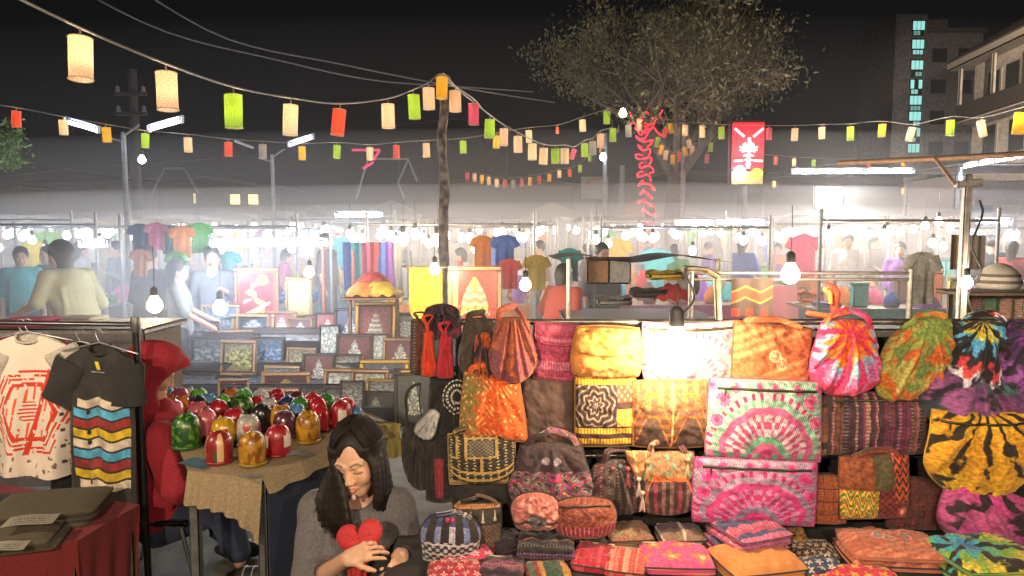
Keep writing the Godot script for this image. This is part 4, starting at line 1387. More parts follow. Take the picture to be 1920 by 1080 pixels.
func hooded() -> void:
	var z := 3.45
	var base := Vector3(P(312, 900, z).x, 0.0, -z)
	var t := thing("person", "person in a red hooded jacket seated beside the table of domed jars", "person", base)
	var L := func(px: float, py: float, zz: float) -> Vector3: return P(px, py, zz) - base
	var skin := Color(0.42, 0.25, 0.17)
	var hc: Vector3 = L.call(288, 698, z)
	var hb := Basis(Vector3(0, 1, 0), 1.95) * Basis(Vector3(1, 0, 0), 0.4)
	var hx_ := Transform3D(hb, hc)
	var nb: Vector3 = L.call(290, 790, z)
	var hip: Vector3 = L.call(312, 975, z)
	var sn: Vector3 = L.call(303, 822, z - 0.17)
	var sf: Vector3 = L.call(300, 812, z + 0.17)
	var en: Vector3 = L.call(338, 918, z - 0.22)
	var wn: Vector3 = L.call(378, 892, z - 0.12)
	var ef: Vector3 = L.call(330, 905, z + 0.2)
	var wf: Vector3 = L.call(392, 880, z + 0.12)
	var kn: Vector3 = L.call(420, 950, z - 0.1)
	var kf: Vector3 = L.call(408, 940, z + 0.16)
	var an: Vector3 = L.call(448, 1052, z - 0.1)
	var af: Vector3 = L.call(425, 1020, z + 0.2)
	var mb := MB.new()
	var f := Field.new(Vector3(-0.45, 0.0, -0.4), Vector3(0.5, 1.35, 0.45), 0.014)
	f.cap(hc, nb, 0.06, 0.055)
	f.cap(nb + Vector3(0, -0.08, 0), hip, 0.11, 0.12)
	f.cap(sn, sf, 0.045, 0.045)
	for q in [[sn, en, wn], [sf, ef, wf]]:
		f.cap(q[0], q[1], 0.045, 0.038)
		f.cap(q[1], q[2], 0.038, 0.026)
	for q in [[kn, an, -0.09], [kf, af, 0.09]]:
		f.cap(hip + Vector3(0, 0, -q[2]), q[0], 0.075, 0.055)
		f.cap(q[0], q[1], 0.05, 0.036)
	f.into(mb, func(_p): return skin)
	head_into(mb, hx_, skin, Color(0.35, 0.12, 0.1), Color(0.03, 0.02, 0.015), 0.005)
	hand_into(mb, wn, Vector3(1, -0.1, -0.2), Vector3(0, 1, 0.3), 1.0, [0.3, 0.3, 0.35, 0.4, 0.45], skin, 0.004)
	hand_into(mb, wf, Vector3(1, -0.1, 0.1), Vector3(0, 1, 0), -1.0, [0.3, 0.3, 0.35, 0.4, 0.45], skin, 0.004)
	var flesh := StandardMaterial3D.new()
	flesh.vertex_color_use_as_albedo = true
	flesh.roughness = 0.55
	part("body", mb.done(), flesh, t)
	var red := M(0.36, 0.014, 0.03, 0.88, {"cloth": true})
	f = Field.new(Vector3(-0.5, 0.25, -0.45), Vector3(0.45, 1.36, 0.5), 0.013)
	f.cap(nb, nb + Vector3(0.01, -0.12, 0), 0.085, 0.13, 0.06)
	f.cap(nb + Vector3(0.03, 0.06, 0), nb, 0.07, 0.09, 0.04)
	f.ell((nb + hip) / 2 + Vector3(-0.02, 0.06, 0), Vector3(0.155, 0.24, 0.2), Basis(), 0.08)
	f.ell(hip + Vector3(0.0, 0.07, 0), Vector3(0.19, 0.14, 0.21), Basis(), 0.08)
	f.cap(sn, sf, 0.075, 0.075, 0.08)
	for q in [[sn, en, wn], [sf, ef, wf]]:
		f.cap(q[0], q[1], 0.07, 0.066, 0.04)
		f.cap(q[1], q[2] - (q[2] - q[1]) * 0.14, 0.064, 0.042, 0.03)
	for k in 9:
		f.cap(nb + Vector3(-0.1 + 0.02 * k, -0.16 - 0.02 * k, 0.16), hip + Vector3(-0.13 + 0.035 * k, 0.12 + 0.03 * (k % 3), 0.17), 0.01, 0.014, 0.04)
		f.cap(sn.lerp(en, 0.15 + 0.1 * k) + Vector3(-0.05, -0.02, 0.05), sn.lerp(en, 0.22 + 0.1 * k) + Vector3(0.05, 0.02, 0.055), 0.011, 0.011, 0.03)
	mb = MB.new()
	f.into(mb)
	part("jacket", mb.done(), red, t)
	f = Field.new(hc - Vector3.ONE * 0.3, hc + Vector3.ONE * 0.28, 0.008)
	var S := func(x: float, y: float, zz: float) -> Vector3: return hx_ * Vector3(x, y, zz)
	f.ell(S.call(0, 0.035, -0.02), Vector3(0.104, 0.124, 0.135), hb, 0.02)
	f.cap(S.call(0, 0.1, 0.02), S.call(0, 0.075, 0.1), 0.055, 0.05, 0.05)
	f.cap(S.call(0, -0.05, -0.06), nb + Vector3(-0.01, -0.02, 0), 0.11, 0.1, 0.05)
	for k in 8:
		var a := -0.9 + 0.26 * k
		f.cap(S.call(0.09 * sin(a * 1.6), 0.13 * cos(a), 0.06), S.call(0.1 * sin(a * 1.6), 0.09 * cos(a) - 0.12, -0.1), 0.008, 0.014, 0.05)
	f.ell(S.call(0, -0.05, 0.13), Vector3(0.082, 0.13, 0.12), hb, 0.02, true)
	mb = MB.new()
	f.into(mb)
	part("hood", mb.done(), red, t)
	f = Field.new(Vector3(-0.35, 0.0, -0.4), Vector3(0.5, 0.7, 0.45), 0.014)
	for q in [[kn, an, -0.09], [kf, af, 0.09]]:
		f.cap(hip + Vector3(0, 0, -q[2]), q[0], 0.098, 0.075, 0.04)
		f.cap(q[0], q[1] + Vector3(0, 0.05, 0), 0.074, 0.058, 0.03)
		for k in 5:
			f.cap(q[0].lerp(q[1], 0.1 + 0.16 * k) + Vector3(-0.06, 0.0, 0.03), q[0].lerp(q[1], 0.18 + 0.16 * k) + Vector3(0.04, 0.0, 0.05), 0.01, 0.01, 0.03)
	mb = MB.new()
	f.into(mb)
	part("jeans", mb.done(), M(0.03, 0.045, 0.09, 0.9, {"cloth": true}), t)
	for q in [an, af]:
		mb = MB.new()
		mb.ball(Vector3(q.x + 0.07, 0.05, q.z), Vector3(0.14, 0.05, 0.05), 16)
		var sh := part("shoe", mb.done(), M(0.03, 0.03, 0.035, 0.6), t)
		for k in 3:
			mb = MB.new()
			var ring := []
			for w in 9:
				var a := PI * w / 8.0
				ring.append(Vector3(q.x + 0.03 + 0.045 * k, 0.052 + 0.047 * sin(a), q.z + 0.047 * cos(a)))
			mb.tube(ring, 0.004, 5)
			part("stripe", mb.done(), M(0.6, 0.6, 0.6, 0.6), sh)
	var ch := thing("chair", "folding chair with thin bright metal legs under the hooded person", "chair", base)
	mb = MB.new()
	mb.box(Vector3(hip.x, 0.36, hip.z), Vector3(0.4, 0.03, 0.42), 0.01)
	part("seat", mb.done(), M(0.02, 0.02, 0.022, 0.6), ch)
	for s in [-0.19, 0.19]:
		for q in [[-0.16, -0.24], [0.16, 0.24]]:
			mb = MB.new()
			mb.tube([Vector3(hip.x + q[0], 0.36, hip.z + s), Vector3(hip.x + q[1], 0.0, hip.z + s)], 0.011, 8)
			part("leg", mb.done(), M(0.6, 0.6, 0.6, 0.25, {"metal": 0.9}), ch)


# standing people: a few poses, built once at 1.68 m and shared
var poses := {}


func pose(kind: int, cell: float) -> Array:
	var key := [kind, cell]
	if poses.has(key):
		return poses[key]
	var hc := Vector3(0, 1.55, 0.01)
	var nb := Vector3(0, 1.4, -0.01)
	var hip := Vector3(0, 0.9, 0)
	var sh := Vector3(0.165, 1.36, 0)
	var arms := []
	match kind:
		0: arms = [[Vector3(0.21, 1.08, -0.02), Vector3(0.22, 0.84, 0.07)], [Vector3(-0.21, 1.08, -0.02), Vector3(-0.22, 0.84, 0.07)]]
		1: arms = [[Vector3(0.22, 1.1, 0.08), Vector3(0.15, 0.98, 0.32)], [Vector3(-0.22, 1.1, 0.08), Vector3(-0.12, 0.94, 0.3)]]
		2: arms = [[Vector3(0.25, 1.1, 0.02), Vector3(0.12, 1.2, 0.24)], [Vector3(-0.21, 1.08, -0.02), Vector3(-0.2, 0.84, 0.08)]]
		3: arms = [[Vector3(0.26, 1.14, 0.1), Vector3(0.3, 1.02, 0.34)], [Vector3(-0.22, 1.1, 0.02), Vector3(-0.2, 0.88, 0.16)]]
	var lean := 0.16 if kind == 3 else 0.0
	if kind == 3:
		hc += Vector3(0.02, -0.04, lean)
		nb += Vector3(0, -0.02, lean * 0.8)
		sh += Vector3(0, -0.02, lean * 0.75)
	var skin := Color(0.45, 0.27, 0.18)
	var f := Field.new(Vector3(-0.36, 0.0, -0.25), Vector3(0.36, 1.72, 0.5), cell)
	f.cap(hc + Vector3(0, -0.07, -0.02), nb, 0.055, 0.055)
	f.cap(nb + Vector3(0, -0.1, 0), hip, 0.11, 0.12, 0.06)
	for k in 2:
		var s := 1.0 if k == 0 else -1.0
		var a: Vector3 = Vector3(sh.x * s, sh.y, sh.z)
		f.cap(nb + Vector3(0, -0.04, 0), a, 0.05, 0.048)
		f.cap(a, arms[k][0], 0.046, 0.036)
		f.cap(arms[k][0], arms[k][1], 0.036, 0.025)
		var d: Vector3 = (arms[k][1] - arms[k][0]).normalized()
		f.cap(arms[k][1], arms[k][1] + d * 0.09, 0.028, 0.03, 0.015)
		for q in 4:
			f.cap(arms[k][1] + d * 0.08 + Vector3(0.012 * (q - 1.5), 0, 0), arms[k][1] + d * 0.17 + Vector3(0.016 * (q - 1.5), -0.01, 0), 0.009, 0.007, 0.006)
		f.cap(arms[k][1] + d * 0.03, arms[k][1] + d * 0.09 + Vector3(-s * 0.05, 0, 0.02), 0.013, 0.009, 0.01)
		f.cap(hip + Vector3(0.085 * s, 0, 0), Vector3(0.095 * s, 0.48, 0.02), 0.08, 0.055)
		f.cap(Vector3(0.095 * s, 0.48, 0.02), Vector3(0.1 * s, 0.09, -0.01), 0.055, 0.038)
	var body := MB.new()
	f.into(body, func(_p): return skin)
	head_into(body, Transform3D(Basis(Vector3(1, 0, 0), 0.3 if kind == 3 else 0.1), hc), skin, Color(0.35, 0.12, 0.1), Color(0.03, 0.02, 0.015), 0.006 if cell < 0.025 else 0.012)
	f = Field.new(Vector3(-0.38, 0.7, -0.3), Vector3(0.38, 1.5, 0.45), cell)
	f.cap(nb + Vector3(0, -0.03, 0), nb + Vector3(0, -0.12, 0), 0.07, 0.12, 0.05)
	f.ell(Vector3(0, 1.2, lean * 0.5), Vector3(0.18, 0.22, 0.125), Basis(), 0.06)
	f.ell(Vector3(0, 0.95, 0.0), Vector3(0.175, 0.2, 0.135), Basis(), 0.06)
	for k in 2:
		var s := 1.0 if k == 0 else -1.0
		var a: Vector3 = Vector3(sh.x * s, sh.y, sh.z)
		f.cap(nb + Vector3(0, -0.05, 0), a, 0.06, 0.06, 0.05)
		f.cap(a, arms[k][0], 0.062, 0.06, 0.03)
		if kind == 2:
			f.cap(arms[k][0], arms[k][0].lerp(arms[k][1], 0.8), 0.056, 0.042, 0.03)
	for k in 6:
		f.cap(Vector3(-0.12 + 0.05 * k, 1.25, 0.1 + lean * 0.5), Vector3(-0.14 + 0.055 * k, 0.85, 0.12), 0.012, 0.016, 0.04)
		f.cap(Vector3(-0.12 + 0.05 * k, 1.25, -0.09 + lean * 0.5), Vector3(-0.14 + 0.055 * k, 0.85, -0.11), 0.012, 0.016, 0.04)
	var shirt := MB.new()
	f.into(shirt)
	f = Field.new(Vector3(-0.3, 0.03, -0.25), Vector3(0.3, 1.0, 0.3), cell)
	for s in [-1.0, 1.0]:
		f.cap(hip + Vector3(0.08 * s, 0, 0), Vector3(0.097 * s, 0.48, 0.02), 0.1, 0.075, 0.03)
		f.cap(Vector3(0.097 * s, 0.48, 0.02), Vector3(0.1 * s, 0.1, -0.01), 0.073, 0.06, 0.02)
	var pants := MB.new()
	f.into(pants)
	f = Field.new(hc - Vector3.ONE * 0.2, hc + Vector3.ONE * 0.2, minf(cell, 0.012))
	f.ell(hc + Vector3(0, 0.045, -0.022), Vector3(0.09, 0.1, 0.106))
	if kind % 2 == 1:
		f.cap(hc + Vector3(0, 0.0, -0.07), hc + Vector3(0, -0.17, -0.07), 0.07, 0.05)
	f.ell(hc + Vector3(0, -0.04, 0.09), Vector3(0.085, 0.1, 0.08), Basis(), 0.012, true)
	var hair := MB.new()
	f.into(hair)
	var shoe := MB.new()
	shoe.ball(Vector3(0, 0.04, 0.05), Vector3(0.045, 0.045, 0.13), 12)
	poses[key] = [body.done(), shirt.done(), pants.done(), hair.done(), shoe.done()]
	return poses[key]


func person(label: String, foot: Vector3, turn: float, tall: float, kind: int, shirt: Material, pants: Material, cell := 0.014, group := "", hair: Material = null) -> Node3D:
	var ms := pose(kind, cell)
	var t := thing("person", label, "person", foot, group, turn)
	t.scale = Vector3.ONE * tall / 1.68
	var flesh := M(1, 1, 1, 0.6, {"vc": true, "grain": false})
	part("body", ms[0], flesh, t)
	part("shirt", ms[1], shirt, t)
	part("trousers", ms[2], pants, t)
	part("hair", ms[3], hair if hair else M(0.015, 0.012, 0.011, 0.5, {"grain": false}), t)
	for s in [-1.0, 1.0]:
		part("shoe", ms[4], M(0.04, 0.035, 0.03, 0.6), t, Vector3(0.1 * s, 0, 0))
	return t


# ---------- T-shirts ----------
# front and back sheets of a shirt hung by its shoulders: wide w, tall h, origin at the neck
func shirt_sheet(w: float, h: float, sway: float, front: bool, sd: float) -> MB:
	var mb := MB.new()
	var s := 1.0 if front else -1.0
	mb.sheet(32, 48, func(u: float, v: float):
		var a := u * 2.0 - 1.0
		var b := absf(a)
		var x := a * lerpf(0.36, 0.34, smoothstep(0.0, 0.4, v))
		var y := -v * h - 0.1 * h * pow(b, 1.3) * maxf(0.0, 1.0 - v / 0.3)
		var dip := 0.09 if front else 0.02
		y -= dip * h * maxf(0.0, 1.0 - pow(x / 0.115, 2.0)) * maxf(0.0, 1.0 - v * 8.0)
		var edge := 1.0 - pow(b, 6.0)
		var z := s * 0.024 * edge * (0.5 + v) + 0.018 * sin(x * 17.0 + sd + v * 1.5) * v + 0.012 * n2(x * 3.0 + sd, v * 1.2) * (0.3 + v)
		return Vector3(x * w + sway * v * v, y + 0.012 * h * sin(x * 9.0 + sd) * v, z), not front)
	return mb


# one sleeve hanging from the shoulder, side -1 or 1
func sleeve_mesh(w: float, h: float, side: float, spread := 0.44) -> ArrayMesh:
	var mb := MB.new()
	var p0 := Vector3(side * 0.28 * w, -0.12 * h, 0)
	var p1 := Vector3(side * spread * w, -0.37 * h, 0.012)
	mb.sheet(24, 12, func(u: float, v: float):
		var g := u * TAU
		var along := (p1 - p0).normalized()
		var out := Vector3(along.y, -along.x, 0) * -side
		var r := lerpf(0.12, 0.115, v) * h
		var c := p0.lerp(p1, v)
		return c + out * cos(g) * r * (1.0 if v > 0.05 else 0.9) + Vector3(0, 0, sin(g) * r * 0.34 + 0.006 * sin(g * 3.0 + v * 5.0)), side < 0)
	return mb.done()


func tee_uv(mb: MB, w: float, h: float) -> MB:
	for i in mb.v.size():
		mb.uv[i] = Vector2(mb.v[i].x / w + 0.5, -mb.v[i].y / h)
	return mb


func tshirt(label: String, at: Vector3, w: float, h: float, mat: Material, plain_mat: Material, group := "", hook := 0.12, turn := 0.0, spread := [0.44, 0.44]) -> Node3D:
	var t := thing("hanging_shirt", label, "t-shirt", at, group, turn)
	part("shirt_front", tee_uv(shirt_sheet(w, h, 0.0, true, at.x * 7.0), w, h).done(), mat, t)
	part("shirt_back", tee_uv(shirt_sheet(w, h, 0.0, false, at.x * 7.0), w, h).done(), plain_mat, t)
	for sd in [-1.0, 1.0]:
		part("sleeve", sleeve_mesh(w, h, sd, spread[0] if sd < 0 else spread[1]), plain_mat, t)
	var mb := MB.new()
	var ring := []
	for k in 25:
		var a := TAU * k / 24.0
		ring.append(Vector3(cos(a) * 0.112 * w, (-0.012 if sin(a) < 0 else -0.045) * h + absf(sin(a)) * -0.028 * h * (1.0 if sin(a) > 0 else 0.2), sin(a) * 0.018))
	mb.tube(ring, 0.007, 6, -1.0, 1.0)
	part("collar", mb.done(), plain_mat, t)
	mb = MB.new()
	var pts := []
	for k in 9:
		var a := PI * k / 8.0
		pts.append(Vector3(0.02 * cos(a), hook - 0.02 + 0.02 * sin(a), 0))
	pts.append(Vector3(-0.0, 0.0, 0))
	mb.tube(pts, 0.0022, 5)
	mb.tube([Vector3(-0.4 * w, -0.06 * h, 0), Vector3(0, 0.0, 0), Vector3(0.4 * w, -0.06 * h, 0)], 0.004, 5)
	part("hanger", mb.done(), M(0.5, 0.5, 0.52, 0.3, {"metal": 0.6}), t)
	return t


func stack_cloth(label: String, at: Vector3, w: float, d: float, n: int, mats_: Array, turn := 0.0, group := "", each := 0.022) -> Node3D:
	var t := thing("folded_clothes", label, "folded clothes", at, group, turn)
	for k in n:
		var mb := MB.new()
		var sd := at.x * 5.0 + k * 1.7
		var ww := w * rr(0.92, 1.02)
		var dd := d * rr(0.92, 1.02)
		var ox := rr(-0.015, 0.015)
		mb.sheet(18, 14, func(u: float, v: float):
			var p := bag_point(u * 2 - 1, 1 - v * 2, ww / 2, dd / 2, {"rt": 0.1, "rb": 0.1})
			var e := maxf(0.0, (1.0 - pow(u * 2 - 1, 4)) * (1.0 - pow(v * 2 - 1, 4)))
			return Vector3(p.x + ox, each * (0.35 + 0.65 * pow(e, 0.25)) + 0.006 * n2(p.x * 4 + sd, p.y * 4) * e, -p.y))
		mb.sheet(28, 2, func(u: float, v: float):
			var g := u * TAU
			var p := bag_point(clampf(cos(g) * 1.42, -1, 1), clampf(sin(g) * 1.42, -1, 1), ww / 2, dd / 2, {"rt": 0.1, "rb": 0.1})
			return Vector3(p.x + ox, each * 0.36 * (1.0 - v), -p.y), true)
		part("fold", mb.done(), mats_[k % mats_.size()], t, Vector3(0, each * 0.93 * k, 0))
	return t


func left_stall() -> void:
	var z := 3.2
	# rail and pole
	var pole := thing("rack_pole", "dark metal pole at the end of the T-shirt rail", "pole", Vector3(P(262, 800, z).x, 0, -z))
	var mb := MB.new()
	mb.tube([Vector3(0.028, 0, 0.03), Vector3(0.0, 1.34, 0.0)], 0.016, 10)
	part("post", mb.done(), M(0.025, 0.025, 0.027, 0.4, {"metal": 0.5}), pole)
	mb = MB.new()
	mb.tube([Vector3(0.0, 1.335, 0), Vector3(-0.9, 1.345, 0.0)], 0.011, 8)
	part("rail", mb.done(), M(0.12, 0.12, 0.13, 0.35, {"metal": 0.8}), pole)
	mb = MB.new()
	mb.tube([Vector3(0, 1.3, 0), Vector3(0, 1.37, 0)], 0.022, 10)
	part("joint", mb.done(), M(0.2, 0.2, 0.2, 0.4, {"metal": 0.6}), pole)
	# white shirt with a red line drawing
	var red := hx("b8301c")
	var wt := paint(300, 360, func(u: float, v: float):
		var c := hx("c8bcae")
		var x := (u - 0.5) / 0.34
		var y := (v - 0.55) / 0.3
		var r := maxf(absf(x) * 0.86 + absf(y) * 0.5, absf(y))
		var inside := r < 1.0
		if inside:
			var a := atan2(y, x)
			var ring := int(r * 11.0)
			var gap := sin(a * 5.0 + ring * 2.1) > -0.55
			if r > 0.58 and fposmod(r * 11.0, 1.0) < 0.55 and gap:
				c = red
			elif r <= 0.58 and r > 0.24 and fposmod(x * 5.0 + y * 1.2, 1.0) < 0.3 and sin(y * 9.0 + floor(x * 5.0) * 2.0) > -0.6:
				c = hx("c8502c")
			elif r <= 0.24 and fposmod(y * 12.0, 1.0) < 0.4:
				c = red
			if absf(x * 0.5 + y * 0.2 - 0.12) < 0.035 or absf(r - 0.62) < 0.035:
				c = red
			if n2(u * 6, v * 6) > 0.38:
				c = hx("c8bcae")
		elif v > 0.74 and n2(u * 7 + 4.0, v * 7) > 0.42:
			c = hx("6a5a52")
		if u > 0.76 and v > 0.2 and fposmod(v * 9.0, 1.0) < 0.2 and absf(u - 0.79) < 0.014:
			c = hx("3a3230")
		return c)
	var at := P(52, 622, z)
	tshirt("off white T-shirt with a red angular line drawing on the front", at, 0.5, 0.68, T(wt), M(0.5, 0.46, 0.4, 0.9, {"cloth": true}), "", 0.06, 0.05)
	var cols := pals("c8b8a4 4a9ac0 8a2424 c8a81c c8b8a4 4a9ac0 8a2424 c8a81c c8b8a4")
	var bt := paint(300, 360, func(u: float, v: float):
		var c := hx("262523")
		var top := 0.34 + 0.012 * sin(u * 22.0)
		var k := int(floor((v - top) / 0.062))
		var f := fposmod((v - top) / 0.062, 1.0)
		var x0 := 0.24 + (0.035 if k == 0 or k == 8 else 0.0)
		if k >= 0 and k < 9 and f < 0.8 and u > x0 and u < 0.8:
			c = cols[k]
			if k in [1, 3, 4, 8] and Vector2((u - (0.38 + 0.07 * float((k * 5) % 5))) / 0.03, (f - 0.2) / 0.3).length() < 0.8:
				c = hx("1c1b1a")
		if absf(u - 0.5) < 0.075 and v > 0.1 and v < 0.19:
			c = hx("1a1918")
			if absf(u - 0.5 - (v - 0.14) * 0.5) < 0.02 and v > 0.115 and v < 0.165:
				c = hx("c8b41c")
			if absf(v - 0.176) < 0.004:
				c = hx("8a8a88")
		return c * (0.92 + 0.3 * n2(u * 4, v * 4)))
	at = P(186, 642, z - 0.06)
	tshirt("charcoal T-shirt with white, blue, red and yellow bands", at, 0.5, 0.76, T(bt), M(0.02, 0.02, 0.019, 0.9, {"cloth": true}), "", 0.06, -0.2, [0.46, 0.3])
	at = P(-70, 630, z + 0.03)
	tshirt("red shirt hanging behind the white T-shirt on the rail", P(40, 622, z + 0.06), 0.52, 0.6, M(0.3, 0.03, 0.05, 0.9, {"cloth": true}), M(0.3, 0.03, 0.05, 0.9, {"cloth": true}), "", 0.06)
	tshirt("black shirt on the rail behind the charcoal one", P(150, 640, z + 0.08), 0.52, 0.8, M(0.014, 0.014, 0.014, 0.9, {"cloth": true}), M(0.014, 0.014, 0.014, 0.9, {"cloth": true}), "", 0.06)
	# table with a red cloth
	var h := 0.58
	var A := PH(-140, 1066, h)
	var B := PH(145, 1014, h)
	var C := PH(262, 946, h)
	var Dd := PH(-60, 900, h)
	var c := (A + B + C + Dd) / 4.0
	c.y = 0
	var tb := thing("cloth_table", "table under a dark red cloth below the hanging T-shirts", "table", c)
	mb = MB.new()
	var q := [Dd - c, C - c, B - c, A - c]
	mb.sheet(24, 18, func(u: float, v: float): return (q[0] as Vector3).lerp(q[1], u).lerp((q[3] as Vector3).lerp(q[2], u), v) + Vector3(0, 0.004 * n2(u * 3, v * 3), 0))
	for k in 4:
		var e0: Vector3 = q[k]
		var e1: Vector3 = q[(k + 1) % 4]
		var nrm := Vector3(e1.z - e0.z, 0, e0.x - e1.x).normalized() * -1.0
		mb.sheet(30, 10, func(u: float, v: float): return e0.lerp(e1, 1.0 - u) + Vector3(0, -0.55 * v, 0) + nrm * (0.05 * v + 0.02 * sin(u * 21.0 + k) * v))
	part("tablecloth", mb.done(), M(0.19, 0.016, 0.018, 0.9, {"cloth": true}), tb)
	for k in 4:
		mb = MB.new()
		var e: Vector3 = q[k] * 0.9
		mb.box(Vector3(e.x, 0.28, e.z), Vector3(0.04, 0.56, 0.04), 0.004)
		part("leg", mb.done(), M(0.1, 0.07, 0.05, 0.6), tb)
	var olive := M(0.075, 0.06, 0.035, 0.9, {"cloth": true})
	var olive2 := M(0.06, 0.05, 0.03, 0.9, {"cloth": true})
	var s1 := PH(95, 968, h + 0.004)
	stack_cloth("folded olive brown trousers on the red cloth", s1, 0.4, 0.3, 3, [olive, olive2], 0.25, "", 0.026)
	stack_cloth("second pile of folded olive trousers at the corner of the red table", PH(20, 1020, h + 0.004), 0.36, 0.22, 2, [olive2, olive], 0.3, "", 0.024)
	for lb in [["white paper label lying on the folded trousers", 58, 975, 0.083, 0.085, 0.05], ["white paper label on the second pile of trousers", 14, 1024, 0.058, 0.06, 0.04]]:
		var lp := PH(lb[1], lb[2], h + lb[3])
		mb = MB.new()
		mb.slab(10, 6, func(u: float, v: float): return Vector3((u - 0.5) * 2.0 * lb[4], 0.004 * sin(u * 5.0), (v - 0.5) * 2.0 * lb[5]), 0.001)
		var pt := paint(80, 48, func(u: float, v: float): return hx("5a5850") if (u > 0.15 and u < 0.85 and fposmod(v * 5.0, 1.0) < 0.35 and n2(u * 12, floor(v * 5.0)) > -0.1 and v > 0.2 and v < 0.85) else hx("b0aca0"))
		solo("paper_label", lb[0], "label", mb.done(), T(pt, 0.8, {"cloth": false}), lp, "", Basis(Vector3(0, 1, 0), 0.3))
	stack_cloth("small yellow and black folded cloth at the left edge of the red table", PH(6, 948, h + 0.004), 0.12, 0.12, 2, [M(0.5, 0.3, 0.02, 0.9, {"cloth": true}), M(0.02, 0.02, 0.02, 0.9, {"cloth": true})], 0.2)
	# counter behind, with pink cloth on it
	var ct := thing("counter", "long counter with a grey cloth behind the T-shirt rail", "counter", Vector3(P(60, 610, 4.6).x, 0, -4.7))
	mb = MB.new()
	mb.box(Vector3(0, 1.13, 0), Vector3(1.7, 0.04, 0.6), 0.008)
	part("counter_top", mb.done(), M(0.3, 0.29, 0.27, 0.6), ct)
	mb = MB.new()
	mb.sheet(40, 8, func(u: float, v: float): return Vector3((u - 0.5) * 1.7, 1.12 - v * 1.0, 0.31 + 0.02 * sin(u * 40.0) * v))
	part("skirt", mb.done(), M(0.2, 0.19, 0.2, 0.9, {"cloth": true}), ct)
	for x in [-0.8, 0.8]:
		mb = MB.new()
		mb.box(Vector3(x, 0.56, 0), Vector3(0.05, 1.1, 0.5), 0.005)
		part("leg", mb.done(), M(0.1, 0.07, 0.05, 0.6), ct)
	var pk := M(0.42, 0.05, 0.13, 0.9, {"cloth": true})
	stack_cloth("folded pink cloths on the counter behind the T-shirts", P(58, 612, 4.6) , 0.36, 0.3, 3, [pk, M(0.5, 0.15, 0.2, 0.9, {"cloth": true})], 0.0, "", 0.02)
	stack_cloth("folded pale green cloths on the counter beside the pink ones", P(150, 604, 4.75), 0.3, 0.26, 2, [M(0.25, 0.32, 0.2, 0.9, {"cloth": true}), M(0.4, 0.4, 0.36, 0.9, {"cloth": true})])


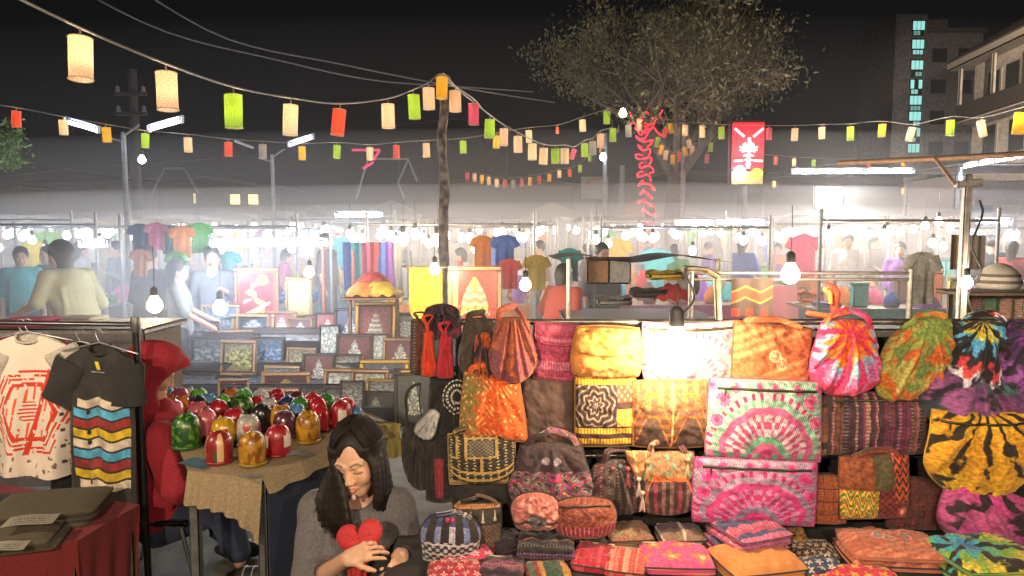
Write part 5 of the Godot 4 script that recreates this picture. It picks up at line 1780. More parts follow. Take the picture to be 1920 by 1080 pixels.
# ---------- table of glossy domed jars ----------
func jar_table() -> void:
	var h := 0.76
	var N := [PH(300, 752, h), PH(640, 752, h), PH(732, 794, h), PH(492, 900, h), PH(352, 884, h)]
	var c := Vector3.ZERO
	for p in N:
		c += p / 5.0
	c.y = 0
	var t := thing("jar_table", "low table under a beige cloth carrying rows of glossy domed jars", "table", c)
	var mb := MB.new()
	mb.sheet(30, 24, func(u: float, v: float):
		var back: Vector3 = (N[0] as Vector3).lerp(N[1], u)
		var r: Vector3 = (N[1] as Vector3).lerp(N[2], v)
		var front: Vector3 = (N[4] as Vector3).lerp(N[3], u / 0.42) if u < 0.42 else (N[3] as Vector3).lerp(N[2], (u - 0.42) / 0.58)
		return back.lerp(front, v) - c + Vector3(0, 0.003 * n2(u * 4, v * 4), 0))
	var tan := M(0.36, 0.27, 0.15, 0.85, {"cloth": true})
	for k in [[4, 3, 0.16], [3, 2, 0.07], [2, 1, 0.12]]:
		var e0: Vector3 = N[k[0]] - c
		var e1: Vector3 = N[k[1]] - c
		mb.sheet(30, 6, func(u: float, v: float):
			var n := Vector3(e0.z - e1.z, 0, e1.x - e0.x).normalized()
			var drop: float = k[2] * (0.75 + 0.9 * u * u * (1.0 if k[0] == 4 else 0.2) + 0.1 * sin(u * 5.0 + 1.0))
			return e0.lerp(e1, u) + Vector3(0, 0.004 - drop * v, 0) + n * (0.002 + 0.03 * v + 0.012 * sin(u * 34.0) * v))
	part("tablecloth", mb.done(), tan, t)
	mb = MB.new()
	for k in [[3, 2]]:
		var e0: Vector3 = (N[k[0]] - c) * 0.98
		var e1: Vector3 = (N[k[1]] - c) * 0.98
		mb.sheet(20, 6, func(u: float, v: float): return e0.lerp(e1, u) + Vector3(0, -0.03 - (h - 0.1) * v - (1.0 - 0.98) * h, 0))
	part("side_cloth", mb.done(), M(0.012, 0.022, 0.06, 0.85, {"cloth": true}), t)
	for k in 5:
		mb = MB.new()
		var e: Vector3 = (N[k] - c) * 0.94
		mb.box(Vector3(e.x, 0.37, e.z), Vector3(0.04, 0.74, 0.04), 0.004)
		part("leg", mb.done(), M(0.12, 0.12, 0.12, 0.5), t)
	# yellow cloth over the right corner
	mb = MB.new()
	var yc := PH(722, 792, h + 0.008)
	mb.slab(16, 20, func(u: float, v: float):
		var x := (u - 0.5) * 0.16
		if v < 0.4:
			return Vector3(x - (0.4 - v) * 0.3, 0.004, (u - 0.5) * 0.05)
		return Vector3(x * (1.0 - 0.15 * v) + 0.02 + 0.012 * sin(v * 9.0), -(v - 0.4) * 0.3, 0.03 + 0.014 * sin(u * 13.0)), 0.002)
	solo("yellow_cloth", "pale yellow cloth hanging over the right corner of the jar table", "cloth", mb.done(), M(0.5, 0.42, 0.13, 0.85, {"cloth": true}), yc)
	# jars: dome body, rim line, eyes and ears as small bumps
	var body := MB.new()
	body.lathe([Vector2(0.0, 0.0), Vector2(0.055, 0.0), Vector2(0.062, 0.006), Vector2(0.066, 0.03), Vector2(0.068, 0.07), Vector2(0.066, 0.1), Vector2(0.06, 0.122), Vector2(0.048, 0.14), Vector2(0.03, 0.151), Vector2(0.012, 0.156), Vector2(0.0, 0.157)], 24)
	var rim := MB.new()
	rim.lathe([Vector2(0.064, 0.0), Vector2(0.071, 0.004), Vector2(0.071, 0.012), Vector2(0.066, 0.016)], 24)
	var ear := MB.new()
	ear.ball(Vector3.ZERO, Vector3(0.014, 0.016, 0.01), 10)
	var slot := MB.new()
	slot.box(Vector3(0, 0.157, 0), Vector3(0.034, 0.003, 0.005), 0.001)
	var ms := [body.done(), rim.done(), ear.done(), slot.done()]
	var hues := {
		"red": Color(0.5, 0.015, 0.03), "yellow": Color(0.6, 0.36, 0.015), "green": Color(0.05, 0.25, 0.03), "orange": Color(0.62, 0.16, 0.02), "pink": Color(0.6, 0.13, 0.17),
		"sky blue": Color(0.1, 0.3, 0.6), "white": Color(0.6, 0.58, 0.55), "black": Color(0.02, 0.02, 0.025), "lime green": Color(0.12, 0.42, 0.05), "teal": Color(0.02, 0.2, 0.18), "dark blue": Color(0.02, 0.04, 0.15), "plum": Color(0.12, 0.03, 0.06),
	}
	var jars := [
		[350, 838, "green", 1.12], [412, 866, "red", 1.0], [420, 835, "yellow", 1.0], [474, 870, "yellow", 1.0], [466, 832, "white", 1.0], [522, 852, "red", 1.0], [578, 828, "yellow", 1.0], [534, 818, "plum", 0.95], [600, 806, "red", 0.9],
		[640, 800, "red", 0.95], [650, 790, "red", 0.9], [385, 822, "pink", 1.0], [440, 812, "red", 0.95], [492, 806, "black", 0.95], [528, 806, "orange", 0.95], [556, 800, "sky blue", 0.9], [562, 792, "green", 0.9], [596, 790, "red", 0.85],
		[372, 802, "pink", 0.95], [410, 796, "red", 0.9], [455, 792, "teal", 1.0], [505, 790, "white", 0.85], [540, 784, "dark blue", 0.85], [586, 780, "red", 0.85], [612, 776, "green", 0.85],
		[325, 800, "pink", 1.0], [340, 790, "orange", 0.9], [372, 786, "black", 0.9], [390, 780, "sky blue", 0.9], [418, 782, "lime green", 0.85], [480, 782, "red", 0.85], [522, 776, "red", 0.85], [556, 772, "plum", 0.85],
		[316, 778, "orange", 0.85], [338, 770, "pink", 0.9], [374, 770, "lime green", 0.9], [312, 764, "sky blue", 0.85], [352, 762, "white", 0.8], [434, 770, "orange", 0.85], [458, 772, "lime green", 0.9], [490, 772, "white", 0.85], [520, 766, "red", 0.8], [428, 764, "dark blue", 0.8],
		[668, 792, "sky blue", 0.6],
	]
	var wraps := []
	for q in [[0, "8a1c20", "c8a070", "3a4a28"], [1, "b8861c", "7a4a14", "5a2a10"], [2, "a8a49c", "a83040", "c8c4bc"], [3, "a01828", "c8c0b0", "2a1a1c"], [4, "1c4a1c", "5a8a2a", "0e2a10"]]:
		var base_c := hx(q[1])
		var c1 := hx(q[2])
		var c2 := hx(q[3])
		wraps.append(T(paint(128, 64, func(u: float, v: float):
			var cc := base_c * (0.92 + 0.2 * n2(u * 3, v * 3))
			match q[0]:
				0: cc = c1 if fposmod(u * 4.0, 1.0) < 0.3 and v > 0.2 else (c2 if fposmod(u * 4.0, 1.0) < 0.5 and v > 0.6 else cc)
				1: cc = cc.lerp(c1, smoothstep(0.05, 0.25, n2(u * 3 + 1.0, v * 2))) if v > 0.15 else cc
				2: cc = c1 if Vector2(fposmod(u * 5.0, 1.0) - 0.5, (v - 0.5) * 2.0).length() < 0.22 + 0.1 * n2(u * 9, v * 9) else cc
				3: cc = c1 if absf(v - 0.55) < 0.1 and fposmod(u * 3.0, 1.0) < 0.4 else cc
				4: cc = cc.lerp(c1, smoothstep(0.0, 0.3, n2(u * 5, v * 4)))
			return cc), 0.3, {"cloth": false, "coat": 0.5}))
	var k := 0
	var count := {}
	var ranks := ["front", "second", "third", "fourth", "back"]
	for j in jars:
		var at := PH(j[0], j[1], h + 0.004)
		var row: String = ranks[clampi(int((-at.z - 3.0) / 0.24), 0, 4)]
		var key: String = j[2] + row
		count[key] = count.get(key, 0) + 1
		var nth: String = "" if count[key] == 1 else ["", "another ", "a third ", "a fourth "][mini(count[key] - 1, 3)]
		var lab: String = "%sglossy %s domed jar, %s in the %s rank of the jar table" % [nth, j[2], "left" if j[0] < 420 else ("middle" if j[0] < 530 else "right"), row]
		var o := thing("domed_jar", lab, "jar", at, "domed jars on the beige table", rr(0, TAU))
		o.scale = Vector3(j[3] * 0.84, j[3] * rr(0.86, 0.96), j[3] * 0.84)
		var cc: Color = hues[j[2]]
		var gl := M(cc.r, cc.g, cc.b, 0.28, {"coat": 0.6, "scale": 6.0})
		var own := {0: 4, 1: 0, 3: 1, 4: 2, 5: 3, 6: 1, 9: 3, 14: 1, 20: 4}
		part("jar_body", ms[0], wraps[own[k]] if own.has(k) else gl, o)
		part("foot_rim", ms[1], M(cc.r * 0.6, cc.g * 0.6, cc.b * 0.6, 0.4), o)
		for sd in [-0.034, 0.034]:
			part("ear", ms[2], gl, o, Vector3(sd, 0.146, 0))
		part("coin_slot", ms[3], M(0.01, 0.01, 0.01, 0.8), o)
		k += 1
	# papers on the table
	for pp in [[562, 850, 0.12, 0.08, 0.4, "white paper sheet by the yellow jar on the jar table"], [370, 868, 0.13, 0.09, -0.3, "blue and white leaflet beside the green jar"], [470, 892, 0.08, 0.05, 0.9, "small white tag at the front of the jar table"]]:
		mb = MB.new()
		mb.slab(8, 6, func(u: float, v: float): return Vector3((u - 0.5) * pp[2], 0.006 * sin(u * 4.0 + 1.0), (v - 0.5) * pp[3]), 0.0012)
		solo("paper_sheet", pp[5], "paper", mb.done(), M(0.55, 0.55, 0.55, 0.8) if pp[0] != 370 else M(0.2, 0.4, 0.55, 0.7), PH(pp[0], pp[1], h + 0.012), "", Basis(Vector3(0, 1, 0), pp[4]))


# ---------- the stall of framed pictures ----------
func frame_mesh(w: float, h: float, bar: float, deep: float) -> ArrayMesh:
	var mb := MB.new()
	mb.box(Vector3(0, h - bar / 2, 0), Vector3(w, bar, deep), 0.006)
	mb.box(Vector3(0, bar / 2, 0), Vector3(w, bar, deep), 0.006)
	mb.box(Vector3(-w / 2 + bar / 2, h / 2, 0), Vector3(bar, h - bar * 2, deep - 0.002), 0.006)
	mb.box(Vector3(w / 2 - bar / 2, h / 2, 0), Vector3(bar, h - bar * 2, deep - 0.002), 0.006)
	mb.box(Vector3(0, h / 2, -deep * 0.3), Vector3(w - bar, h - bar, 0.01), 0.0)
	return mb.done()


func picture(label: String, at: Vector3, w: float, h: float, frame_mat: Material, tex: Texture2D, lean := 0.15, turn := 0.0, mat_w := 0.0, group := "framed pictures on the stepped stand") -> Node3D:
	var t := thing("framed_picture", label, "picture", at, group, turn)
	var bs := Basis(Vector3(1, 0, 0), -lean)
	var bar := maxf(0.018, w * 0.09)
	part("frame", frame_mesh(w, h, bar, 0.03), frame_mat, t, Vector3.ZERO, bs)
	var iw := w - bar * 1.9
	var ih := h - bar * 1.9
	var mb := MB.new()
	mb.face(Vector3(-iw / 2, ih / 2, 0), Vector3(iw / 2, ih / 2, 0), Vector3(iw / 2, -ih / 2, 0), Vector3(-iw / 2, -ih / 2, 0))
	part("print", mb.done(), T(tex, 0.35, {"cloth": false, "coat": 0.5}), t, bs * Vector3(0, h / 2, 0.004), bs)
	if mat_w > 0.0:
		mb = MB.new()
		mb.box(Vector3(0, h / 2 + ih / 2 - mat_w / 2, 0.006), Vector3(iw, mat_w, 0.004), 0.001)
		mb.box(Vector3(0, h / 2 - ih / 2 + mat_w / 2, 0.006), Vector3(iw, mat_w, 0.004), 0.001)
		mb.box(Vector3(-iw / 2 + mat_w / 2, h / 2, 0.006), Vector3(mat_w, ih - mat_w * 2, 0.004), 0.001)
		mb.box(Vector3(iw / 2 - mat_w / 2, h / 2, 0.006), Vector3(mat_w, ih - mat_w * 2, 0.004), 0.001)
		part("mount", mb.done(), M(0.12, 0.02, 0.025, 0.8), t, Vector3.ZERO, bs)
	return t


func frame_stall() -> void:
	var pagoda := func(bg: Color, fg: Color): return paint(64, 72, func(u: float, v: float):
		var x := absf(u - 0.5)
		var y := v
		var c: Color = bg * (0.85 + 0.4 * n2(u * 4, v * 4))
		var half := 0.02 + 0.24 * pow(maxf(0.0, (y - 0.18) / 0.62), 0.9) + 0.03 * sin(y * 50.0)
		if y > 0.18 and y < 0.82 and x < half:
			c = fg * (0.7 + 0.4 * sin(y * 46.0) * 0.5 + 0.5 * n2(u * 9, v * 9))
		return c)
	var seated := func(bg: Color, fg: Color): return paint(64, 72, func(u: float, v: float):
		var c: Color = bg * (0.85 + 0.4 * n2(u * 4, v * 4))
		var x := u - 0.5
		var k := Vector2(x / 0.11, (v - 0.34) / 0.13).length() < 1.0 or Vector2(x / 0.2, (v - 0.58) / 0.17).length() < 1.0 or Vector2(x / 0.3, (v - 0.75) / 0.08).length() < 1.0 or (absf(x) < 0.03 and v > 0.14 and v < 0.3)
		if k:
			c = fg * (0.75 + 0.9 * n2(u * 6, v * 6))
		return c)
	var disc := func(bg: Color, fg: Color): return paint(64, 64, func(u: float, v: float):
		var c: Color = bg * (0.9 + 0.3 * n2(u * 4, v * 4))
		var r := Vector2(u - 0.5, v - 0.5).length()
		if r < 0.3 and (sin(r * 60.0) > 0.1 or sin(atan2(v - 0.5, u - 0.5) * 10.0) > 0.6):
			c = fg
		return c)
	var scene_tex := func(bg: Color, fg: Color, sd: float): return paint(72, 56, func(u: float, v: float):
		var c: Color = bg * (0.8 + 0.5 * n2(u * 3 + sd, v * 3))
		if n2(u * 3 + sd * 2.0, v * 4) > 0.1 and absf(v - 0.55) < 0.28:
			c = c.lerp(fg, 0.8)
		if v > 0.8 and sin(u * 40.0) > 0.3:
			c = fg.darkened(0.4)
		return c)
	var PT := [
		["red ground with a pale pagoda", pagoda.call(hx("7a1c24"), hx("b8ac98"))], ["blue ground with a pale seated figure", seated.call(hx("203048"), hx("a8b0b4"))], ["silver medallion", disc.call(hx("787c78"), hx("b8beba"))],
		["wine ground with a silver seated figure", seated.call(hx("5a1820"), hx("b0b0a4"))], ["grey landscape", scene_tex.call(hx("62666a"), hx("9aa09c"), 2.0)], ["olive landscape", scene_tex.call(hx("7a7448"), hx("b0a868"), 4.0)],
		["dark ground with a silver figure", seated.call(hx("26302e"), hx("a0a8a0"))], ["pale print", scene_tex.call(hx("98a098"), hx("c0c4ba"), 7.0)], ["wine ground with a gold pagoda", pagoda.call(hx("4a141a"), hx("c0a048"))], ["slate blue print", scene_tex.call(hx("4a6078"), hx("8098a8"), 9.0)],
	]
	var gold := M(0.55, 0.36, 0.07, 0.35, {"metal": 0.55, "scale": 8.0})
	var wood := M(0.38, 0.22, 0.09, 0.55, {"scale": 8.0})
	var dark := M(0.045, 0.026, 0.02, 0.5, {"scale": 8.0})
	var FM := {"gold": gold, "wooden": wood, "dark": dark}
	# stepped stand: tread k at height, from front to back
	var stand := thing("stepped_stand", "stepped stand draped in dark cloth that carries the framed pictures", "stand", Vector3(P(590, 700, 6.6).x, 0, -6.6))
	var sc := stand.position
	var steps := [[6.25, 0.0], [6.4, 0.16], [6.6, 0.34], [6.85, 0.5], [7.05, 0.68], [7.3, 0.9]]
	for k in range(1, 6):
		var mb := MB.new()
		var z0: float = steps[k][0] - 0.1
		mb.box(Vector3(0, float(steps[k][1]) / 2.0, 6.6 - (z0 + 0.16)), Vector3(2.6, float(steps[k][1]) - 0.004 * k, 0.32 - 0.01 * k), 0.008)
		part("step", mb.done(), M(0.03, 0.028, 0.03, 0.9, {"cloth": true}), stand)
	# each: px centre, py bottom, z, width px, height px, frame, picture, mount
	var L := [
		[776, 806, 6.2, 56, 76, "dark", 6, 0.0], [703, 790, 6.35, 62, 42, "dark", 6, 0.0], [640, 778, 6.4, 50, 40, "dark", 4, 0.0],
		[438, 752, 6.5, 46, 32, "wooden", 3, 0.0], [522, 762, 6.4, 60, 26, "wooden", 8, 0.0], [536, 742, 6.55, 70, 34, "wooden", 8, 0.0], [645, 744, 6.5, 62, 40, "wooden", 7, 0.014], [692, 746, 6.48, 56, 40, "wooden", 7, 0.014], [716, 750, 6.42, 46, 30, "gold", 4, 0.0], [720, 730, 6.62, 72, 42, "gold", 1, 0.0], [790, 735, 6.5, 60, 32, "gold", 7, 0.014], [770, 745, 6.55, 52, 40, "dark", 9, 0.0],
		[596, 724, 6.7, 48, 46, "dark", 3, 0.0], [650, 704, 6.75, 42, 30, "dark", 4, 0.0], [562, 716, 6.75, 44, 48, "wooden", 5, 0.0], [528, 714, 6.72, 54, 22, "wooden", 4, 0.0], [446, 704, 6.75, 54, 50, "wooden", 5, 0.014], [394, 706, 6.85, 66, 56, "dark", 4, 0.0], [500, 702, 6.9, 52, 52, "dark", 9, 0.0],
		[664, 690, 6.9, 54, 48, "dark", 3, 0.0], [707, 682, 6.9, 30, 42, "dark", 7, 0.0], [750, 690, 6.85, 52, 42, "wooden", 3, 0.0], [618, 676, 6.95, 30, 50, "dark", 7, 0.0], [546, 668, 7.0, 110, 40, "dark", 4, 0.0], [440, 668, 7.05, 92, 34, "dark", 9, 0.0],
		[655, 642, 7.1, 46, 48, "dark", 1, 0.0], [703, 644, 7.08, 60, 58, "gold", 0, 0.016], [760, 648, 7.1, 54, 46, "dark", 2, 0.0], [614, 632, 7.15, 38, 34, "dark", 0, 0.0],
		[412, 624, 7.2, 54, 40, "wooden", 9, 0.0], [474, 625, 7.2, 64, 28, "wooden", 1, 0.0], [528, 626, 7.2, 42, 32, "wooden", 0, 0.0], [563, 628, 7.18, 36, 24, "wooden", 3, 0.0], [590, 630, 7.2, 32, 30, "dark", 0, 0.0], [376, 650, 7.15, 50, 36, "dark", 4, 0.0], [350, 690, 7.0, 44, 52, "dark", 9, 0.0], [370, 742, 6.7, 62, 34, "dark", 4, 0.0], [480, 742, 6.6, 44, 30, "dark", 9, 0.0], [590, 770, 6.4, 40, 30, "dark", 8, 0.0], [660, 772, 6.3, 36, 44, "dark", 4, 0.0],
	]
	var seen_ := {}
	for q in L:
		var at := P(q[0], q[1], q[2])
		var w: float = q[3] / FOCAL * q[2] * 1.32
		var h: float = q[4] / FOCAL * q[2] * 1.36
		var side: String = "far left" if q[0] < 420 else ("left" if q[0] < 520 else ("middle" if q[0] < 610 else ("right" if q[0] < 700 else "far right")))
		var level: String = "bottom" if q[1] > 756 else ("lower" if q[1] > 726 else ("middle" if q[1] > 696 else ("upper" if q[1] > 660 else "top")))
		var lab := "%s framed picture, %s, %s step at the %s" % [q[5], PT[q[6]][0], level, side]
		if seen_.has(lab):
			lab = "%s framed picture of %s, beside its twin, %s step" % ["small " + q[5], PT[q[6]][0], level]
		seen_[lab] = true
		picture(lab, Vector3(at.x, maxf(at.y, 0.012), at.z), w, h, FM[q[5]], PT[q[6]][1], rr(0.12, 0.22), rr(-0.12, 0.12), q[7])
	# the tall ones at the back
	var dragon := paint(120, 160, func(u: float, v: float):
		var c: Color = hx("8a1626") * (0.9 + 0.3 * n2(u * 4, v * 4))
		var x := u - 0.5 - 0.16 * sin(v * 9.5 + 0.6)
		var wd := 0.1 + 0.05 * sin(v * 30.0)
		if v > 0.08 and v < 0.93 and absf(x) < wd:
			c = hx("c8a468") if sin(v * 70.0 + u * 30.0) > -0.2 else hx("8a5a34")
		if Vector2((u - 0.66) / 0.16, (v - 0.2) / 0.1).length() < 1.0:
			c = hx("c89a2c")
		var y := fposmod(v * 3.4 + u * 1.4, 1.0)
		if v > 0.6 and absf(y - 0.5) < 0.12 and absf(u - 0.5) < 0.36:
			c = hx("c8b088")
		if u < 0.05 or u > 0.95 or v < 0.04 or v > 0.96:
			c = hx("8a4a24")
		return c)
	var at := P(482, 602, 7.35)
	picture("tall red panel with a winding gold design at the back of the frame stall", at, 0.48, 0.57, M(0.3, 0.1, 0.04, 0.5), dragon, 0.04, 0.0, 0.0, "")
	var scroll := paint(80, 120, func(u: float, v: float):
		var c: Color = hx("a08c44") * (0.9 + 0.3 * n2(u * 4, v * 4))
		if v > 0.18 and v < 0.85 and fposmod(v * 11.0, 1.0) < 0.34 and absf(u - 0.5) < 0.32 + 0.1 * n2(floor(v * 11.0), 3.0) and n2(u * 14, floor(v * 11.0)) > -0.2:
			c = hx("c0a83c")
		if u < 0.07 or u > 0.93 or v < 0.05 or v > 0.95:
			c = hx("6a5a30")
		return c)
	at = P(561, 600, 7.4)
	picture("narrow ochre panel with lines of raised lettering beside the red panel", at, 0.29, 0.46, M(0.35, 0.24, 0.08, 0.5), scroll, 0.04, 0.0, 0.0, "")
	var elder := paint(120, 144, func(u: float, v: float):
		var c: Color = hx("8a2018") * (0.9 + 0.3 * n2(u * 4, v * 4))
		var x := absf(u - 0.5)
		var k := v
		var half := 0.3 * sin(clampf((k - 0.1) / 0.85, 0, 1) * PI * 0.62)
		if k > 0.14 and k < 0.9 and x < half:
			c = hx("8a8a78") if sin(k * 38.0 + cos(u * 25.0)) > 0.0 else hx("6a6a4c")
			if x < 0.05 and k < 0.42:
				c = hx("c89428")
		if k > 0.72 and k < 0.93 and x < 0.34 and sin(u * 40.0 + k * 20.0) > 0.1:
			c = hx("c0b038")
		if u < 0.13:
			c = hx("a87a50")
		return c)
	at = P(890, 606, 6.4)
	picture("large red panel with a grey and gold seated relief behind the bag rack", at, 0.5, 0.53, M(0.36, 0.2, 0.1, 0.5), elder, 0.03, 0.0, 0.0, "")
	# pennant: a shield of yellow cloth
	var pen := paint(80, 120, func(u: float, v: float):
		var c: Color = hx("b09c2c") * (0.92 + 0.25 * n2(u * 4, v * 4))
		if absf(v - 0.32) < 0.012 or absf(v - 0.2) < 0.05 and absf(u - 0.5) < 0.2 and sin(u * 60.0) > 0:
			c = hx("8a7a24")
		if Vector2(u - 0.5, (v - 0.6) * 1.4).length() < 0.2 and sin(Vector2(u - 0.5, (v - 0.6) * 1.4).length() * 90.0) > 0.3:
			c = hx("98882a")
		return c)
	var mb := MB.new()
	mb.slab(14, 20, func(u: float, v: float):
		var half := 0.5 if v < 0.7 else 0.5 * sqrt(maxf(0.02, 1.0 - pow((v - 0.7) / 0.3, 2.0)))
		return Vector3((u - 0.5) * 2.0 * half * 0.31, -v * 0.53, 0.012 * sin(u * 9.0 + v * 3.0)), 0.004)
	var pn := thing("pennant", "yellow shield shaped cloth pennant hanging left of the red relief panel", "pennant", P(798, 502, 6.5))
	part("cloth", mb.done(), T(pen), pn)
	mb = MB.new()
	mb.tube([Vector3(-0.2, 0.004, 0), Vector3(0.2, 0.004, 0)], 0.009, 8)
	part("rod", mb.done(), M(0.25, 0.15, 0.06, 0.5), pn)
	# the stall's posts, shelf lamp
	for q in [[605, 460, 7.45, "red metal post of the frame stall between the panels"], [662, 470, 7.6, "thin red metal post right of the frame stall"], [352, 500, 7.6, "pale post at the left of the frame stall"]]:
		var a := P(q[0], q[1], q[2])
		mb = MB.new()
		mb.tube([Vector3.ZERO, Vector3(0, a.y, 0)], 0.02, 8)
		solo("stall_post", q[3], "post", mb.done(), M(0.35, 0.1, 0.06, 0.5) if q[0] > 400 else M(0.4, 0.4, 0.42, 0.5), Vector3(a.x, 0, a.z))


# ---------- strings of paper lanterns ----------
var lantern_mesh: Array = []
var lantern_hue := {}


func lantern_parts() -> Array:
	if lantern_mesh.is_empty():
		var s := MB.new()
		s.sheet(24, 10, func(u: float, v: float):
			var a := -u * TAU
			var r := 0.062 * (1.0 + 0.045 * sin(a * 9.0) + 0.03 * sin(a * 2.0 + 1.0 + v))
			return Vector3(cos(a) * r, -0.03 - v * 0.24, sin(a) * r))
		var rim := MB.new()
		var ring := []
		for k in 25:
			ring.append(Vector3(cos(TAU * k / 24.0) * 0.064, 0, sin(TAU * k / 24.0) * 0.064))
		rim.tube(ring, 0.003, 5)
		var hook := MB.new()
		hook.tube([Vector3(0, 0.03, 0), Vector3(0.004, 0.0, 0), Vector3(0, -0.05, 0)], 0.006, 6)
		var b := MB.new()
		b.ball(Vector3(0, -0.085, 0), Vector3(0.017, 0.03, 0.017), 10)
		lantern_mesh = [s.done(), rim.done(), hook.done(), b.done()]
	return lantern_mesh


func paper(hue: String) -> StandardMaterial3D:
	if lantern_hue.has(hue):
		return lantern_hue[hue]
	var cs := {"peach": Color(0.88, 0.62, 0.46), "cream": Color(0.88, 0.72, 0.5), "green": Color(0.36, 0.6, 0.06), "red": Color(0.75, 0.1, 0.06), "pink": Color(0.62, 0.1, 0.2), "yellow": Color(0.85, 0.5, 0.05), "white": Color(0.6, 0.58, 0.52)}
	var m := StandardMaterial3D.new()
	m.albedo_color = (cs[hue] as Color).linear_to_srgb()
	m.albedo_texture = speck
	m.uv1_triplanar = true
	m.uv1_scale = Vector3.ONE * 5.0
	m.roughness = 0.9
	m.backlight_enabled = true
	m.backlight = Color(1, 1, 1)
	lantern_hue[hue] = m
	return m


func lantern(hue: String, label: String, at: Vector3, group: String, size := 1.0, power := 0.035, tilt := 0.0, glow := 14.0) -> Node3D:
	var ms := lantern_parts()
	var t := thing("paper_lantern", label, "lantern", at, group, rr(0, TAU))
	t.scale = Vector3.ONE * size * Vector3(rr(0.92, 1.06), rr(0.92, 1.05), rr(0.92, 1.06))
	t.rotation.z = tilt + rr(-0.07, 0.07)
	part("paper_shade", ms[0], paper(hue), t)
	part("rim_wire", ms[1], M(0.25, 0.18, 0.1, 0.6, {"grain": false}), t, Vector3(0, -0.03, 0))
	part("rim_wire", ms[1], M(0.25, 0.18, 0.1, 0.6, {"grain": false}), t, Vector3(0, -0.27, 0))
	part("hook", ms[2], M(0.12, 0.12, 0.12, 0.5, {"grain": false}), t)
	if power > 0.0:
		part("glass_bulb", ms[3], E(1.0, 0.72, 0.38, glow), t)
		lit(t, Vector3(0, -0.085, 0), power, Color(1.0, 0.74, 0.42), 0.018 * size)
	return t


func cable(called: String, label: String, pts: Array, r: float, m: Material, group := "") -> void:
	# smooth curve through the points
	var cv := Curve3D.new()
	for k in pts.size():
		var a: Vector3 = pts[maxi(k - 1, 0)]
		var b: Vector3 = pts[mini(k + 1, pts.size() - 1)]
		var tn := (b - a) / 6.0
		cv.add_point(pts[k] - pts[0], -tn, tn)
	var out := []
	var n := pts.size() * 5
	for k in n + 1:
		out.append(cv.sample_baked(cv.get_baked_length() * k / n, true))
	var mb := MB.new()
	mb.tube(out, r, 6)
	solo(called, label, "cable", mb.done(), m, pts[0], group)


# each entry: px, py of the lantern's top, distance, hue, tilt
func lantern_line(name_: String, list: Array, size: float, power: float, ends: Array, r: float, label: String) -> void:
	var ord := ["first", "second", "third", "fourth", "fifth", "sixth", "seventh", "eighth", "ninth", "tenth", "eleventh", "twelfth", "thirteenth", "fourteenth", "fifteenth", "sixteenth", "seventeenth", "eighteenth", "nineteenth", "twentieth", "twenty-first", "twenty-second"]
	var pts: Array = [ends[0]]
	for k in list.size():
		var q = list[k]
		var at := P(q[0], q[1], q[2])
		pts.append(at + Vector3(0, 0.03, 0))
		var s: float = size * (q[5] if q.size() > 5 else 1.0)
		lantern(q[3], "%s paper lantern, %s from the left on %s" % [q[3], ord[k], name_], at, "lanterns on " + name_, s, power if q[3] != "white" else 0.004, q[4])
	pts.append(ends[1])
	cable("lantern_cable", label, pts, r, M(0.16, 0.15, 0.13, 0.6))


